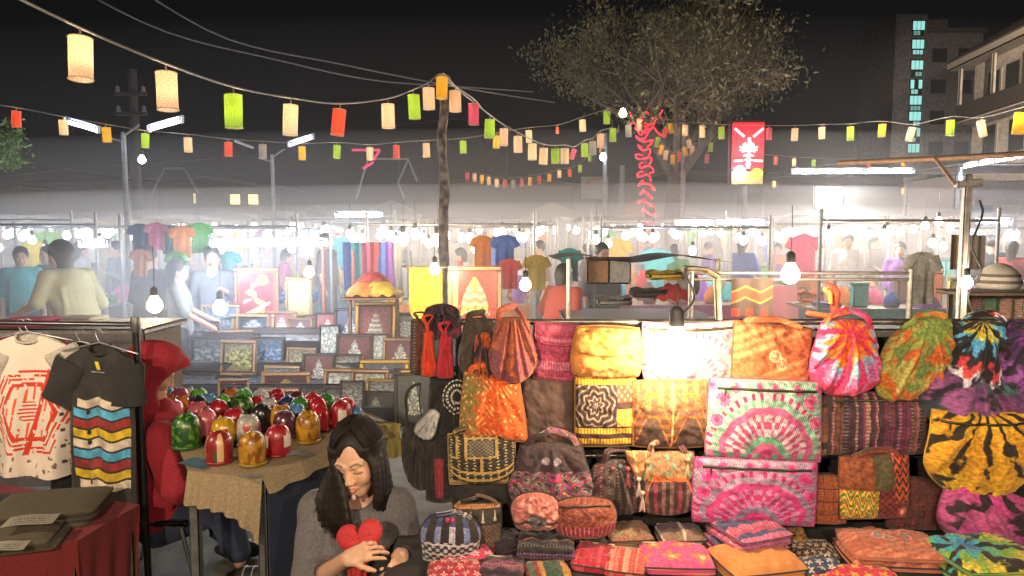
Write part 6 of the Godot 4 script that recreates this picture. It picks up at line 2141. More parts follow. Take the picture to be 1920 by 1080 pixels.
func strings() -> void:
	var near := [[150, 62, 4.1, "peach", 0.14], [311, 128, 4.7, "peach", 0.0], [437, 170, 5.5, "green", 0.02], [545, 190, 6.0, "peach", 0.02], [637, 200, 6.5, "red", -0.05], [727, 190, 7.0, "peach", 0.0], [775, 173, 7.3, "green", 0.0], [803, 160, 7.6, "peach", 0.0], [829, 142, 7.8, "yellow", -0.16], [853, 166, 8.0, "peach", -0.05], [888, 190, 8.6, "pink", 0.0]]
	lantern_line("the near cable", near, 1.0, 0.2, [P(-60, -50, 3.3), P(905, 205, 9.0)], 0.009, "thick sagging cable that carries the nearest big lanterns to the wooden pole")
	var mid := [[919, 220, 9.4, "green", 0.0], [945, 238, 10.2, "peach", 0.06], [971, 252, 10.6, "peach", 0.0], [998, 266, 11.0, "cream", 0.0], [1020, 274, 11.3, "peach", 0.0], [1041, 276, 11.6, "green", 0.0], [1059, 275, 11.9, "cream", 0.0], [1077, 278, 12.4, "pink", 0.3, 0.7], [1096, 266, 12.8, "green", 0.0], [1111, 262, 13.2, "white", 0.0], [1126, 248, 13.5, "peach", 0.0], [1149, 238, 13.9, "green", 0.05], [1138, 206, 14.4, "green", 0.0], [1178, 232, 15.0, "white", 0.1], [1200, 222, 15.4, "peach", 0.0]]
	lantern_line("the cable behind the wooden pole", mid, 1.05, 0.2, [P(836, 150, 8.1), P(1235, 205, 16.0)], 0.009, "cable with lanterns sagging from the wooden pole towards the tree")
	var left := [[30, 205, 11.0, "red", 0.0], [118, 222, 11.2, "cream", 0.0], [198, 236, 11.4, "yellow", 0.0], [272, 248, 11.6, "green", 0.0], [352, 255, 11.8, "cream", 0.0], [428, 264, 12.0, "red", 0.0], [492, 268, 12.2, "white", 0.0], [566, 272, 12.4, "yellow", 0.0], [632, 270, 12.6, "green", 0.06], [693, 274, 12.8, "cream", 0.0], [743, 270, 13.0, "red", 0.0], [799, 266, 13.2, "peach", 0.0], [868, 262, 13.4, "green", 0.0], [931, 252, 13.6, "yellow", 0.0], [991, 242, 13.8, "cream", 0.0], [1045, 237, 14.0, "red", 0.0, 0.5], [1092, 222, 14.2, "cream", 0.0]]
	lantern_line("the long cable across the left", left, 1.0, 0.2, [P(-60, 190, 10.8), P(1150, 200, 14.6)], 0.008, "long thin cable of small lanterns crossing behind the wooden pole")
	var right := [[1285, 232, 15.5, "peach", 0.0], [1317, 233, 15.2, "cream", 0.0], [1353, 236, 15.0, "green", 0.0], [1442, 238, 14.6, "pink", 0.0], [1491, 238, 14.2, "cream", 0.0], [1541, 236, 13.8, "peach", 0.0], [1595, 235, 13.4, "green", 0.0], [1655, 230, 12.8, "yellow", 0.0], [1712, 236, 12.4, "peach", 0.25], [1783, 222, 11.8, "green", 0.0], [1838, 224, 11.2, "peach", 0.45], [1914, 206, 9.6, "yellow", 0.0, 1.15]]
	lantern_line("the cable on the right", right, 1.0, 0.2, [P(1240, 220, 16.0), P(1990, 180, 9.0)], 0.008, "thin cable of lanterns running to the right past the tower")
	var low := [[876, 322, 22.0, "pink", 0.0], [890, 324, 22.2, "cream", 0.0], [903, 327, 22.4, "yellow", 0.0], [916, 330, 22.6, "peach", 0.0], [932, 334, 22.8, "cream", 0.0], [947, 336, 23.0, "red", 0.0], [962, 336, 23.2, "white", 0.0], [978, 334, 23.4, "pink", 0.0], [994, 331, 23.6, "yellow", 0.0], [1011, 328, 23.8, "red", 0.0], [1030, 325, 24.0, "yellow", 0.0], [1049, 318, 24.2, "cream", 0.0], [1068, 316, 24.4, "red", 0.0], [1088, 308, 24.6, "green", 0.0], [1107, 288, 24.8, "green", 0.0], [1128, 272, 25.0, "yellow", 0.0]]
	lantern_line("the far low string", low, 1.1, 0.14, [P(868, 316, 21.8), P(1150, 250, 25.4)], 0.01, "far low string of small lanterns in front of the stall roofs")
	var fest := [[1256, 230, 17.0, "yellow", 0.1], [1250, 240, 17.0, "red", 0.3], [1235, 256, 17.0, "green", 0.2], [1242, 270, 17.0, "yellow", 0.2], [1250, 280, 17.0, "cream", 0.1], [1262, 288, 17.0, "yellow", 0.0], [1274, 284, 17.0, "red", -0.2], [1283, 274, 17.0, "yellow", -0.2], [1291, 260, 17.0, "cream", -0.2], [1298, 272, 17.2, "peach", 0.0], [1333, 266, 17.4, "green", 0.0], [1326, 288, 17.4, "pink", 0.0]]
	lantern_line("the short festoon beside the tree", fest, 0.9, 0.14, [P(1256, 222, 17.0), P(1345, 255, 17.5)], 0.008, "short hanging festoon of lanterns beside the tree")
	var deep := [[1455, 293, 20.0, "red", 0.0], [1489, 296, 20.4, "cream", 0.0], [1526, 298, 20.8, "green", 0.0], [1630, 300, 21.0, "red", 0.0], [1694, 298, 21.0, "yellow", 0.0], [1452, 338, 24.0, "cream", 0.0], [1712, 350, 23.0, "red", 0.0], [1694, 352, 23.0, "yellow", 0.0]]
	lantern_line("the low string above the right stalls", deep, 0.9, 0.12, [P(1430, 290, 19.8), P(1740, 350, 22.5)], 0.008, "low lantern string above the stalls on the right")
	# wires in the sky
	var wire := M(0.05, 0.05, 0.052, 0.6)
	cable("power_wire", "upper thin black wire crossing the night sky to the right", [P(200, -60, 9.0), P(420, 70, 10.0), P(640, 120, 11.0), P(830, 158, 12.0), P(960, 180, 14.0), P(1040, 192, 16.0)], 0.012, wire)
	cable("power_wire", "lower thin black wire below the first one", [P(60, -70, 9.0), P(300, 55, 10.0), P(520, 112, 11.0), P(700, 150, 12.0), P(860, 162, 13.0), P(1000, 172, 16.0)], 0.012, wire)
	cable("power_wire", "thin wire low over the dark roofs on the left", [P(-40, 285, 24.0), P(120, 312, 25.0), P(300, 305, 27.0), P(480, 290, 30.0)], 0.015, wire)


# ---------- poles ----------
func poles() -> void:
	# mottled wooden pole in the middle
	var a := P(830, 150, 8.0)
	var t := thing("wooden_pole", "mottled wooden pole with the yellow lantern at its top", "pole", Vector3(a.x, 0, a.z))
	var mb := MB.new()
	var pts := []
	for k in 25:
		var y := a.y * k / 24.0
		pts.append(Vector3(0.012 * sin(k * 0.9), y, 0.01 * cos(k * 1.3)))
	mb.tube(pts, 0.062, 14, 0.048)
	for i in mb.v.size():
		mb.v[i] += Vector3(n2(mb.v[i].y * 1.5, mb.uv[i].x) * 0.02, 0, n2(mb.uv[i].x + 3, mb.v[i].y * 1.5) * 0.02)
	part("trunk", mb.done(), T(paint(64, 256, func(u: float, v: float): return hx("6a5c4c").lerp(hx("262019"), clampf(0.5 + 1.3 * n2(u * 1.5, v * 12), 0, 1))), 0.9), t)
	mb = MB.new()
	mb.box(Vector3(0, a.y + 0.02, 0), Vector3(0.17, 0.06, 0.15), 0.015)
	part("cap", mb.done(), M(0.06, 0.045, 0.03, 0.8), t)
	var grey := M(0.22, 0.22, 0.22, 0.6, {"metal": 0.3})
	var P_ := [["grey metal lamp post with a tilted tube lamp bracket, left", 231, 248, 12.0, 0.05], ["dark power pole with insulators behind the left lamp post", 247, 130, 20.0, 0.16], ["thin post with crossed arms left of the wooden pole", 510, 290, 16.0, 0.06], ["post with a small white lamp at the cream umbrella", 1135, 250, 19.0, 0.07], ["short post with a spot lamp beside the umbrella", 1167, 310, 20.0, 0.09], ["tall pole carrying the cables at the tree", 1283, 225, 17.5, 0.07]]
	for q in P_:
		var p := P(q[1], q[2], q[3])
		var o := thing("utility_pole", q[0], "pole", Vector3(p.x, 0, p.z))
		mb = MB.new()
		mb.tube([Vector3.ZERO, Vector3(0, p.y, 0)], q[4], 10, q[4] * 0.75)
		part("shaft", mb.done(), grey if q[1] != 247 else M(0.07, 0.07, 0.07, 0.9), o)
		if q[1] == 247:
			for k in 2:
				mb = MB.new()
				mb.box(Vector3(0, p.y - 0.7 - k * 0.55, 0.12), Vector3(0.9, 0.1, 0.1), 0.01)
				var arm := part("cross_arm", mb.done(), M(0.06, 0.06, 0.06, 0.8), o)
				for s in [-0.36, 0.36]:
					mb = MB.new()
					mb.lathe([Vector2(0.0, 0.0), Vector2(0.05, 0.0), Vector2(0.07, 0.05), Vector2(0.04, 0.09), Vector2(0.06, 0.13), Vector2(0.0, 0.2)], 10, Vector3(s, p.y - 0.66 - k * 0.55, 0.12))
					part("insulator", mb.done(), M(0.3, 0.3, 0.32, 0.3), arm)
		elif q[1] in [231, 510]:
			for k in 2:
				mb = MB.new()
				mb.beam(Vector3(0, p.y - 0.06 - 0.1 * k, 0), Vector3(0.3 * (1 - 2 * k), p.y + 0.12 - 0.2 * k, 0.05), 0.03, 0.03)
				part("arm", mb.done(), grey, o)
	# steel post and canopy beam on the right
	var b := P(1814, 345, 4.3)
	var st := thing("steel_post", "pale square steel post of the stall on the right with a bulb at its side", "post", Vector3(b.x, 0, b.z))
	var steel := M(0.5, 0.47, 0.45, 0.4, {"metal": 0.2})
	mb = MB.new()
	mb.beam(Vector3.ZERO, Vector3(0, b.y + 0.06, 0), 0.048, 0.046, 0.008)
	part("shaft", mb.done(), steel, st)
	mb = MB.new()
	mb.beam(P(1792, 346, 4.3) - st.position, P(1840, 342, 4.3) - st.position, 0.045, 0.045)
	part("bracket", mb.done(), steel, st)
	mb = MB.new()
	mb.beam(P(1792, 346, 4.3) - st.position, P(1750, 293, 4.3) - st.position, 0.02, 0.02)
	part("brace", mb.done(), M(0.3, 0.2, 0.14, 0.5), st)
	mb = MB.new()
	var wpts := []
	for k in 22:
		wpts.append(Vector3(0.05 + 0.035 * sin(k * 1.1), b.y - 0.1 - k * 0.06, 0.035 + 0.01 * cos(k * 1.7)))
	mb.tube(wpts, 0.007, 5)
	part("wire", mb.done(), M(0.03, 0.03, 0.03, 0.6), st)
	mb = MB.new()
	var ba := P(1572, 306, 5.2)
	mb.tube([Vector3.ZERO, P(1760, 297, 4.6) - ba, P(2000, 284, 4.0) - ba], 0.018, 8)
	solo("canopy_beam", "thin rusty pipe of a canopy frame running to the right edge", "pipe", mb.done(), M(0.3, 0.18, 0.12, 0.6), ba)


# ---------- the big tree ----------
func big_tree() -> void:
	var z := 18.0
	var foot := P(1268, 430, z)
	foot.y = 0
	var t := thing("tree", "big spreading tree with thin olive leaves, lit from below by the market", "tree", foot)
	var rnd := RandomNumberGenerator.new()
	rnd.seed = 5
	var wood := MB.new()
	var tips := []
	var base := Vector3(0, 3.0, 0)
	var k0 := []
	for i in 9:
		k0.append(Vector3(0.1 * sin(i * 0.8), 3.2 * i / 8.0, 0.08 * cos(i)))
	wood.tube(k0, 0.3, 14, 0.22)
	part("trunk", wood.done(), M(0.1, 0.085, 0.065, 0.95, {"scale": 1.0}), t)
	wood = MB.new()
	var todo := []
	for k in 11:
		var a := TAU * k / 11.0 + rnd.randf_range(-0.3, 0.3)
		var up := rnd.randf_range(0.45, 1.9)
		todo.append([Vector3(0, 3.1, 0), Vector3(cos(a), up, sin(a) * 0.8).normalized(), rnd.randf_range(1.5, 2.0), 0.11, 0])
	while todo.size() > 0:
		var q = todo.pop_back()
		var p: Vector3 = q[0]
		var d: Vector3 = q[1]
		var pts := [p]
		for s in 4:
			d = (d + Vector3(rnd.randf_range(-0.2, 0.2), rnd.randf_range(-0.1, 0.14), rnd.randf_range(-0.2, 0.2))).normalized()
			p += d * q[2] / 4.0
			pts.append(p)
		wood.tube(pts, q[3], 7 if q[4] < 2 else 4, q[3] * 0.55)
		if q[4] >= 2:
			tips.append(pts[2])
			tips.append(p)
		if q[4] < 4:
			for k in (3 if q[4] < 3 else 2):
				var nd := (d + Vector3(rnd.randf_range(-0.9, 0.9), rnd.randf_range(-0.45, 0.6), rnd.randf_range(-0.9, 0.9))).normalized()
				todo.append([pts[3] if k == 1 else p, nd, q[2] * rnd.randf_range(0.62, 0.8), q[3] * 0.52, q[4] + 1])
	part("limbs", wood.done(), M(0.09, 0.078, 0.06, 0.95, {"scale": 1.0}), t)
	var leaf := MB.new()
	leaf.col = Color.WHITE
	var a0 := leaf.vert(Vector3(0, 0, 0))
	var a1 := leaf.vert(Vector3(0.028, 0.05, 0.008))
	var a2 := leaf.vert(Vector3(0, 0.13, -0.012))
	var a3 := leaf.vert(Vector3(-0.028, 0.05, 0.008))
	leaf.tri(a0, a2, a1)
	leaf.tri(a0, a3, a2)
	var mm := MultiMesh.new()
	mm.transform_format = MultiMesh.TRANSFORM_3D
	mm.use_colors = true
	mm.mesh = leaf.done()
	var each := 12
	mm.instance_count = tips.size() * each
	var n := 0
	for p in tips:
		var bare := 0.35 if rnd.randf() < 0.35 else 1.0
		for k in each:
			var o: Vector3 = p + Vector3(rnd.randfn(0, 0.2), rnd.randfn(0, 0.15), rnd.randfn(0, 0.2))
			var bs := Basis(Vector3(rnd.randf_range(-1, 1), rnd.randf_range(-1, 1), rnd.randf_range(-1, 1)).normalized(), rnd.randf_range(0, TAU))
			var sc := rnd.randf_range(0.45, 1.25) * (1.0 if rnd.randf() < bare else 0.3)
			mm.set_instance_transform(n, Transform3D(bs.scaled(Vector3.ONE * sc), o))
			var g := rnd.randf_range(0.6, 1.2)
			mm.set_instance_color(n, Color(0.115 * g, 0.105 * g, 0.048 * g))
			n += 1
	var mi := MultiMeshInstance3D.new()
	mi.name = "crown"
	mi.multimesh = mm
	var lm := M(1, 1, 1, 0.7, {"vc": true, "grain": false, "back": Color(0.3, 0.3, 0.1)})
	mi.material_override = lm
	mi.set_meta("kind", "stuff")
	t.add_child(mi)
	# small tree at the left edge
	var f2 := P(-20, 440, 12.0)
	f2.y = 0
	var t2 := thing("tree", "leafy green tree whose branch reaches in at the left edge", "tree", f2)
	wood = MB.new()
	wood.tube([Vector3.ZERO, Vector3(-0.1, 1.6, 0), Vector3(0.0, 2.9, 0)], 0.1, 10, 0.07)
	part("trunk", wood.done(), M(0.1, 0.085, 0.065, 0.95), t2)
	wood = MB.new()
	var mm2 := MultiMesh.new()
	mm2.transform_format = MultiMesh.TRANSFORM_3D
	mm2.use_colors = true
	mm2.mesh = mm.mesh
	mm2.instance_count = 3600
	n = 0
	for k in 30:
		var end := Vector3(rnd.randf_range(-1.0, 0.7), 2.9 + rnd.randf_range(0.1, 0.75), rnd.randf_range(-0.8, 0.8))
		var pts := [Vector3(0, 2.6, 0), end * Vector3(0.5, 0, 0.5) + Vector3(0, (2.7 + end.y) / 2.0 + 0.1, 0), end]
		wood.tube(pts, 0.03, 5, 0.008)
		for j in 120:
			var o := end.lerp(pts[1], rnd.randf() * 0.7) + Vector3(rnd.randfn(0, 0.1), rnd.randfn(0, 0.06), rnd.randfn(0, 0.1))
			var bs := Basis(Vector3(rnd.randf_range(-1, 1), rnd.randf_range(-1, 1), rnd.randf_range(-1, 1)).normalized(), rnd.randf_range(0, TAU))
			mm2.set_instance_transform(n, Transform3D(bs.scaled(Vector3.ONE * rnd.randf_range(0.5, 1.1)), o))
			var g := rnd.randf_range(0.6, 1.3)
			mm2.set_instance_color(n, Color(0.07 * g, 0.13 * g, 0.03 * g))
			n += 1
	part("limbs", wood.done(), M(0.09, 0.078, 0.06, 0.95), t2)
	mi = MultiMeshInstance3D.new()
	mi.name = "crown"
	mi.multimesh = mm2
	mi.material_override = lm
	mi.set_meta("kind", "stuff")
	t2.add_child(mi)
	# trunk wound with a red rope light
	var r0 := P(1222, 440, 17.0)
	r0.y = 0
	var top := P(1205, 222, 17.0) - r0
	var foot2 := P(1224, 440, 17.0) - r0
	foot2.y = 0
	var t3 := thing("rope_light_trunk", "slim leaning trunk wound with a glowing red rope light", "rope light", r0)
	wood = MB.new()
	wood.tube([foot2, foot2.lerp(top, 0.6) + Vector3(0.04, 0, 0), top], 0.11, 10, 0.06)
	part("trunk", wood.done(), M(0.07, 0.055, 0.045, 0.95), t3)
	var rope := MB.new()
	var pts := []
	for k in 150:
		var w := 0.3 + 0.7 * k / 149.0
		var a := k * 0.62
		pts.append(foot2.lerp(top, w) + Vector3(cos(a) * (0.17 + 0.05 * sin(k * 0.37)), 0.05 * sin(k * 1.3), sin(a) * 0.17))
	rope.tube(pts, 0.02, 6)
	part("rope_light", rope.done(), E(1.0, 0.02, 0.05, 1.6), t3)
	for k in 5:
		rope = MB.new()
		var o: Vector3 = top + Vector3(0, -0.1 * k, 0)
		pts = []
		for j in 16:
			var w := j / 15.0
			pts.append(o + Vector3((w * 0.5 - 0.05) * (1.0 if k % 2 == 0 else -0.8), 0.12 * sin(w * 7.0 + k) + 0.1 * w, 0.1 + 0.05 * sin(j)))
		rope.tube(pts, 0.018, 6)
		part("rope_curl", rope.done(), E(1.0, 0.02, 0.05, 1.4), t3)
	for k in 4:
		lit(t3, foot2.lerp(top, 0.4 + 0.18 * k) + Vector3(0, 0, 0.25), 0.12, Color(1, 0.05, 0.08), 0.05)


# ---------- buildings round the market ----------
func block(parent: Node, called: String, ctr: Vector3, size: Vector3, m: Material, ch := 0.02) -> MeshInstance3D:
	var mb := MB.new()
	mb.box(ctr, size, ch)
	return part(called, mb.done(), m, parent)


func town() -> void:
	# dark tower with a lit stairwell
	var z := 62.0
	var c := P(1705, 430, z)
	var grey := M(0.3, 0.28, 0.28, 0.9, {"scale": 0.3})
	var t := thing("tower_block", "dark concrete tower with a column of lit greenish stairwell windows", "building", Vector3(c.x, 0, c.z))
	var W := func(px: float) -> float: return (px - 1705.0) / FOCAL * z
	var top: float = P(1705, 26, z).y
	var top2: float = P(1785, 56, z).y
	var x0: float = W.call(1664)
	var x1: float = W.call(1722)
	var x2: float = W.call(1836)
	block(t, "stair_shaft", Vector3((x0 + x1) / 2, top / 2, -3), Vector3(x1 - x0, top, 6), grey)
	block(t, "wing", Vector3((x1 + x2) / 2, top2 / 2, -3.5), Vector3(x2 - x1 - 0.05, top2, 5.6), M(0.26, 0.25, 0.25, 0.9, {"scale": 0.3}))
	block(t, "roof_house", Vector3(W.call(1762), top2 + 0.75, -3.5), Vector3(2.2, 1.5, 3), grey)
	block(t, "roof_ledge", Vector3((x1 + x2) / 2, top2 + 0.1, -0.55), Vector3(x2 - x1 + 0.2, 0.35, 0.5), M(0.14, 0.13, 0.13, 0.9))
	var wx: float = W.call(1706)
	var i := 0
	for py in [48, 62, 83, 98, 122, 139, 158, 172, 188, 203, 218, 232, 248, 262, 278]:
		var y: float = P(1706, py, z).y
		var big := i % 2 == 0
		var w := 1.05 if big else 0.9
		var h := 0.78 if big else 0.4
		var win := block(t, "window", Vector3(wx, y, 0.02), Vector3(w + 0.12, h + 0.12, 0.06), M(0.05, 0.05, 0.05, 0.7), 0.01)
		for k in 3:
			if (k * 7 + i * 5) % 6 == 1 and i > 0:
				continue
			var g := MB.new()
			g.box(Vector3(wx + (k - 1) * w / 3.0, y, 0.055), Vector3(w / 3.0 - 0.05, h - 0.04, 0.02), 0.0)
			part("lit_window_pane", g.done(), E(0.35, 0.85, 0.8, [0.75, 0.2, 0.55][0 if big else (1 if i % 4 == 1 else 2)] * (0.6 if i > 10 else 1.0)), win)
		i += 1
	for k in 6:
		for j in 2:
			var y := top2 - 2.0 - k * 2.7
			block(t, "dark_window", Vector3(x1 + 1.6 + j * 2.3, y, -0.7), Vector3(1.3, 1.2, 0.08), M(0.03, 0.03, 0.035, 0.3), 0.01)
	# white house on the right: its front runs away from us along the street
	var white := M(0.42, 0.39, 0.36, 0.85, {"scale": 0.5})
	var h := thing("white_house", "white two storey house with a wide eave and a dark balcony", "building", Vector3(17.6, 0, -27.0), "", deg_to_rad(-97.5))
	block(h, "wall", Vector3(5.0, 4.1, -2.5), Vector3(10.0, 8.2, 5.0), white)
	block(h, "roof", Vector3(4.7, 8.28, -2.3), Vector3(11.0, 0.3, 5.9), M(0.38, 0.35, 0.32, 0.8), 0.04)
	var rf0 := MB.new()
	rf0.beam(Vector3(4.7, 8.46, 0.6), Vector3(4.7, 10.2, -2.3), 11.1, 0.1, 0.02)
	part("roof_tiles", rf0.done(), M(0.07, 0.055, 0.05, 0.8), h)
	for q in [[1.5, 7.1, 0.75, 1.0], [2.7, 7.15, 0.75, 1.0], [3.7, 7.2, 0.9, 1.3], [5.2, 7.1, 0.9, 1.0], [1.4, 5.15, 0.75, 1.1], [3.1, 5.15, 0.85, 1.1], [4.6, 5.15, 0.85, 1.1]]:
		var fr := block(h, "window", Vector3(q[0], q[1], 0.03), Vector3(q[2] + 0.14, q[3] + 0.14, 0.07), M(0.32, 0.3, 0.27, 0.8), 0.01)
		block(fr, "pane", Vector3(q[0], q[1], 0.075), Vector3(q[2], q[3], 0.02), M(0.03, 0.032, 0.035, 0.15), 0.0)
	block(h, "balcony_wall", Vector3(5.0, 6.35, 0.55), Vector3(10.0, 0.6, 0.1), M(0.035, 0.03, 0.028, 0.8))
	block(h, "balcony_floor", Vector3(5.0, 6.0, 0.3), Vector3(10.0, 0.1, 0.6), white)
	for k in 5:
		block(h, "balcony_post", Vector3(0.1 + k * 2.3, 7.35, 0.53), Vector3(0.14, 1.4, 0.12), white)
	# shop below with a row of white lamps along its awning
	var shop := thing("shop_front", "bright shop with an awning edged in white tube lamps under the white house", "shop", Vector3(P(1870, 430, 17.0).x, 0, -17.0))
	var so := shop.position
	var S := func(px: float, py: float, zz: float) -> Vector3: return P(px, py, zz) - so
	var sa: Vector3 = S.call(1798, 400, 17.0)
	block(shop, "back_wall", Vector3(sa.x + 2.0, 1.6, -2.0), Vector3(4.4, 3.2, 0.15), M(0.5, 0.42, 0.4, 0.8))
	block(shop, "side_wall", Vector3(sa.x - 0.05, 1.6, -1.0), Vector3(0.15, 3.2, 2.0), M(0.45, 0.4, 0.4, 0.8))
	block(shop, "awning", Vector3(sa.x + 2.0, 3.42, -0.9), Vector3(4.4, 0.08, 2.2), M(0.5, 0.48, 0.5, 0.8))
	var pc := pals("c84a3a 3a6ab0 d8c8b0 c89a3c 4a8a9a b05a7a")
	for k in 9:
		var cc: Color = (pc[k % 6] as Color).srgb_to_linear()
		block(shop, "poster", Vector3(sa.x + 0.35 + (k % 5) * 0.75, 1.5 + 0.75 * (k / 5), -1.9), Vector3(0.55, 0.6, 0.03), M(cc.r, cc.g, cc.b, 0.6), 0.005)
	for k in 5:
		var a := P(1806 + k * 30, 313 - k * 5.5, 15.6)
		var bb := P(1830 + k * 30, 308.5 - k * 5.5, 15.6)
		tube_lamp("white tube lamp %s along the shop awning" % ["first from the left", "second from the left", "third from the left", "fourth from the left", "at the right end"][k], a, bb, 0.03, 0.5, Color(0.82, 0.88, 1.0), "awning tube lamps", 5.0)
	tube_lamp("bluish upright tube lamp at the corner of the shop awning", P(1801, 352, 15.6), P(1801, 320, 15.6), 0.03, 0.3, Color(0.45, 0.8, 1.0), "", 3.0)
	# low dark houses on the left
	var dk := M(0.09, 0.09, 0.095, 0.9, {"scale": 0.4})
	for q in [[150, 340, 36.0, 300, 3.4, "low dark house with a tin roof behind the left lamp post"], [400, 352, 40.0, 250, 3.6, "dark house with two lit yellow windows behind the stalls"], [-30, 352, 34.0, 140, 3.2, "pale low building at the left edge beyond the stalls"], [850, 240, 55.0, 200, 8.0, "dark tall building behind the wooden pole"], [960, 348, 45.0, 230, 4.0, "long low hall with a grey roof behind the far lantern string"], [1560, 330, 34.0, 260, 4.6, "market hall with a pale wall behind the floodlight"], [1290, 340, 40.0, 220, 4.4, "dark shop row behind the tree"]]:
		var p := P(q[0], 430, q[2])
		var hh: float = P(q[0], q[1], q[2]).y
		var ww: float = q[3] / FOCAL * q[2]
		var bl := thing("low_house", q[5], "building", Vector3(p.x, 0, p.z))
		block(bl, "wall", Vector3(0, hh / 2, -2), Vector3(ww, hh, 4), dk if q[0] != 1560 and q[0] != -30 else M(0.12, 0.115, 0.11, 0.9))
		var rf := MB.new()
		rf.beam(Vector3(-ww / 2 - 0.3, hh + 0.02, -1.6), Vector3(0, hh + 0.55, -1.6), 0.08, 4.8)
		rf.beam(Vector3(0, hh + 0.55, -1.6), Vector3(ww / 2 + 0.3, hh + 0.02, -1.6), 0.08, 4.8)
		part("roof", rf.done(), M(0.1, 0.1, 0.11, 0.7), bl)
		for k in 3:
			block(bl, "window", Vector3(-ww * 0.3 + k * ww * 0.3, hh * 0.45, 0.03), Vector3(0.9, 1.0, 0.06), M(0.04, 0.04, 0.05, 0.3), 0.01)
		block(bl, "door", Vector3(ww * 0.42, 1.0, 0.03), Vector3(0.9, 2.0, 0.06), M(0.06, 0.04, 0.03, 0.6), 0.01)
		if q[0] == 400:
			for w in [[326, 372, 20, 18], [358, 372, 20, 18], [442, 374, 18, 18], [476, 374, 18, 18]]:
				var wp: Vector3 = P(w[0], w[1], q[2]) - bl.position
				var fr := block(bl, "window", Vector3(wp.x, wp.y, 0.05), Vector3(w[2] / FOCAL * q[2] + 0.1, w[3] / FOCAL * q[2] + 0.1, 0.08), M(0.05, 0.05, 0.05, 0.6), 0.01)
				block(fr, "lit_window_pane", Vector3(wp.x, wp.y, 0.1), Vector3(w[2] / FOCAL * q[2], w[3] / FOCAL * q[2], 0.02), E(1.0, 0.72, 0.3, 0.9), 0.0)
				lit(bl, Vector3(wp.x, wp.y, 0.4), 0.4, Color(1, 0.75, 0.4), 0.2)
	# tall neon sign
	z = 15.0
	var sp := P(1402, 286, z)
	var sg := thing("neon_sign", "tall red neon sign with a white and pink rayed figure over green bars", "sign", sp)
	var sw := 64.0 / FOCAL * z
	var sh := 118.0 / FOCAL * z
	block(sg, "sign_box", Vector3(0, 0, -0.1), Vector3(sw, sh, 0.18), M(0.1, 0.015, 0.02, 0.5), 0.02)
	block(sg, "lit_sign_face", Vector3(0, 0.14, 0.0), Vector3(sw - 0.06, sh * 0.72, 0.02), E(0.9, 0.03, 0.05, 0.55), 0.005)
	block(sg, "lower_panel", Vector3(0, -sh * 0.39, 0.005), Vector3(sw - 0.06, sh * 0.2, 0.02), M(0.5, 0.4, 0.1, 0.5), 0.005)
	var ne := MB.new()
	for s in [-1.0, 1.0]:
		ne = MB.new()
		ne.tube([Vector3(s * 0.3, 0.5, 0.05), Vector3(s * 0.1, 0.33, 0.05)], 0.025, 8)
		part("neon_ray", ne.done(), E(1.0, 0.55, 0.55, 2.2), sg)
	for k in 9:
		var a := PI * (0.1 + 0.8 * k / 8.0)
		ne = MB.new()
		ne.tube([Vector3(cos(a) * 0.06, 0.02 + sin(a) * 0.06, 0.05), Vector3(cos(a) * (0.2 + 0.04 * (k % 2)), -0.02 + sin(a) * 0.24, 0.05)], 0.016, 6)
		part("neon_spark", ne.done(), E(1.0, 0.5, 0.42, 3.0), sg)
	for k in 5:
		var w := 0.17 - 0.03 * k
		ne = MB.new()
		ne.tube([Vector3(-w, 0.1 - k * 0.09, 0.06), Vector3(0, 0.14 - k * 0.09, 0.07), Vector3(w, 0.1 - k * 0.09, 0.06)], 0.018, 6)
		part("neon_figure", ne.done(), E(1.0, 0.5, 0.42, 3.0), sg)
	ne = MB.new()
	ne.tube([Vector3(0, 0.3, 0.08), Vector3(0.015, 0.1, 0.09), Vector3(-0.01, -0.1, 0.09), Vector3(0, -0.34, 0.08)], 0.03, 8)
	part("neon_core", ne.done(), E(1.0, 0.85, 0.75, 3.5), sg)
	for s in [-1.0, 1.0]:
		ne = MB.new()
		ne.tube([Vector3(s * 0.3, -0.18, 0.05), Vector3(s * 0.12, -0.17, 0.05)], 0.024, 8)
		part("neon_green_bar", ne.done(), E(0.1, 1.0, 0.5, 0.9), sg)
	ne = MB.new()
	ne.ball(Vector3(-0.17, -0.44, 0.03), Vector3(0.14, 0.17, 0.04), 14)
	part("lit_lamp_disc", ne.done(), E(0.55, 0.8, 1.0, 4.5), sg)
	ne = MB.new()
	ne.ball(Vector3(0.2, -0.43, 0.03), Vector3(0.13, 0.1, 0.03), 14)
	part("yellow_disc", ne.done(), E(0.9, 0.55, 0.02, 1.0), sg)
	lit(sg, Vector3(0, 0.1, 0.35), 0.8, Color(1, 0.15, 0.15), 0.15)
	lit(sg, Vector3(-0.17, -0.44, 0.25), 0.5, Color(0.6, 0.8, 1.0), 0.12)
	var m := MB.new()
	m.tube([Vector3(0, -sh / 2, -0.12), Vector3(0, -sp.y, -0.12)], 0.06, 8)
	part("sign_post", m.done(), M(0.1, 0.1, 0.1, 0.6), sg)
	# small grey board sign
	var bp := P(1115, 352, 24.0)
	var bd := thing("board_sign", "grey board sign with an orange mark behind the small lamp post", "sign", bp)
	block(bd, "board", Vector3.ZERO, Vector3(0.92, 0.75, 0.06), M(0.36, 0.33, 0.28, 0.7), 0.01)
	m = MB.new()
	m.tube([Vector3(-0.3, 0.15, 0.04), Vector3(-0.1, 0.25, 0.04), Vector3(0.25, 0.3, 0.04)], 0.03, 6)
	part("orange_mark", m.done(), M(0.5, 0.15, 0.05, 0.6), bd)
	m = MB.new()
	m.tube([Vector3(0, -0.37, 0), Vector3(0, -bp.y, 0)], 0.04, 6)
	part("post", m.done(), M(0.2, 0.2, 0.2, 0.6), bd)
